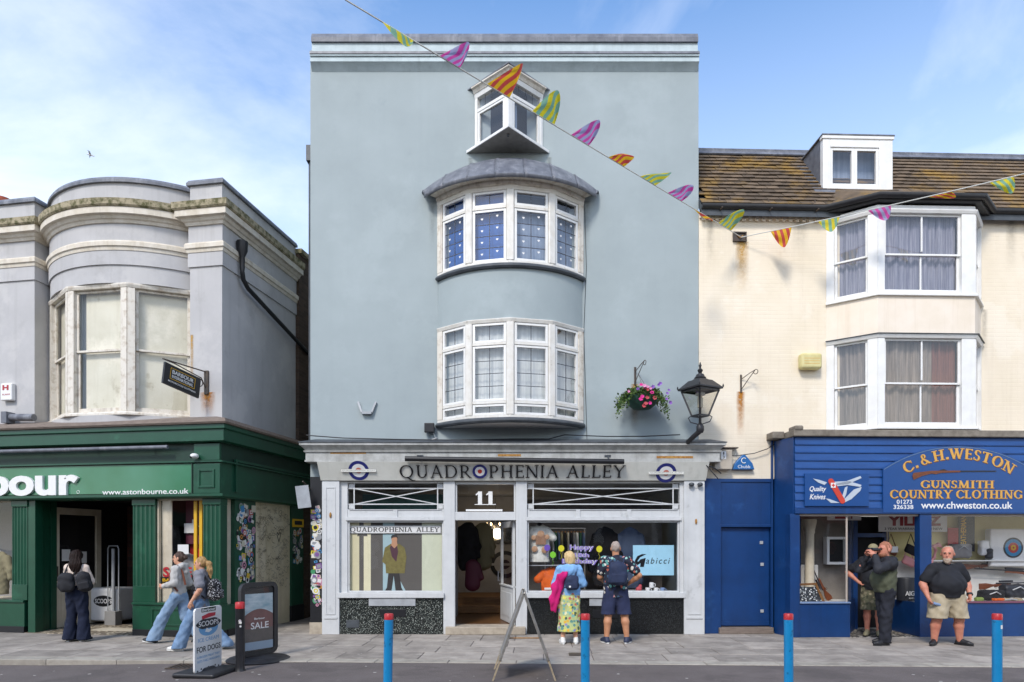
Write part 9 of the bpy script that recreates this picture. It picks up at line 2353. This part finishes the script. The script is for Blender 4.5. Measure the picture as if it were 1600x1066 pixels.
# 7 -- man in the doorway behind him
f = Figure('person in dark t-shirt and camouflage shorts standing in the gun shop doorway', 1364, 994, 1.72, -30, 'ruddy', X=None); J = f.J; f.yaw = -12
J['elR'] = V3(-.44, .06, 1.20); J['wrR'] = V3(-.24, -.03, 1.02); f.hand['R'] = (V3(.75, -.45, -.4), V3(0, -.3, .9), .4); J['elL'] = V3(.24, -.1, 1.15); J['wrL'] = V3(.2, -.25, 1.05)
f.body(1.2, leg=1.1); f.top(M['polo'], (.185, .185, .185), .88, 'short', arm=.075, flat_=.76, belly=.03); f.legs(M['camo'], .50, (.12, .115, .11), 'shorts', .175, rise=.99); f.shoes(M['cloth_khaki'], M['shoe_black'], 1.05, .03)
q = f.soft(.015, None, .008); q.ell(f.hp(0, .01, .05), (.088, .106, .085), rot=f.hr()); q.ell(f.hp(0, -.12, .045), (.07, .07, .012), rot=f.hr()); n = V3(0, 0, -1); q.cut(n, -f.hp(0, 0, .042)[2]); q.build('cap', M['cloth_khaki'], f.t, f.P)
# 8 -- broad man in black polo shirt
f = Figure('broad person with white beard, black polo shirt and sand shorts beside the gun shop window', 1479, 1008, 1.62, 2, 'ruddy', hs=1.2); J = f.J; f.yaw = -38; f.pitch = 2
J['shL'] = V3(.235, .02, 1.42); J['shR'] = V3(-.235, .02, 1.42); J['elL'] = V3(.42, .05, 1.14); J['wrL'] = V3(.37, -.10, .92); J['elR'] = V3(-.42, .05, 1.12); J['wrR'] = V3(-.41, -.10, .88)
f.hand['L'] = (V3(-.2, -.4, -.9), V3(-1, 0, 0), .75); f.hand['R'] = (V3(.2, -.3, -.9), V3(1, 0, 0), .7); J['hipL'] = V3(.13, 0, .9); J['hipR'] = V3(-.13, 0, .9); J['knL'] = V3(.22, -.03, .48); J['knR'] = V3(-.20, -.03, .48); J['anL'] = V3(.26, .02, .09); J['anR'] = V3(-.22, .02, .09); f.toe = {'L': V3(.5, -.9, 0), 'R': V3(-.75, -.7, 0)}
J['neck'] = V3(0, .01, 1.50); J['head'] = V3(0, -.03, 1.67); f.brow = M['beard_white']
f.body(1.35, arm=1.45, leg=1.45, face=1.14); f.top(M['polo'], (.285, .305, .25), .88, 'short', arm=.095, flat_=.72, belly=.07, noise=(.007, 15, 15, 12, 2.0)); f.legs(M['shorts_sand'], .50, (.185, .165, .16), 'shorts', .265, rise=.97, flat_=.72, noise=(.008, 18, 18, 13, 4.0)); f.shoes(M['shoe_black'], M['shoe_black'], 1.12, .05)
hair_cap(f, M['beard_white'], (.0865, .097, .1005), .014, .031, -.005, .07)
q = f.soft(.02, (.003, 60, 60, 40, 2.0), .007); q.ell(f.hp(0, -.05, -.085), (.072, .072, .058), rot=f.hr()); q.ell(f.hp(0, -.085, -.105), (.046, .034, .05), rot=f.hr()); nn = f.hr() @ V3(0, -.3, 1); nn /= np.linalg.norm(nn); q.cut(nn, float(nn @ f.hp(0, -.05, -.042))); q.build('beard', M['beard_white'], f.t, f.P)
c = J['wrL'] * f.S; d_ = (J['wrL'] - J['elL']) * f.S; d_ /= np.linalg.norm(d_)
MB().tube([tuple(c - d_ * .035), tuple(c - d_ * .005)], .049, 14).build('watch', M['gutter'], f.t, smooth=40)
c = J['wrR'] * f.S; bt_ = thing('drink_bottle', 'small clear bottle held low by the broad person in black', 'bottle', tuple(f.t.location), f.t.rotation_euler[2]); MB().tube([tuple(c + V3(.05, -.05, -.09)), tuple(c + V3(.16, -.05, -.12)), tuple(c + V3(.18, -.05, -.125)), tuple(c + V3(.21, -.05, -.13))], [.026, .026, .012, .012], 10).build('bottle_body', M['pale_blue'], bt_, smooth=True)
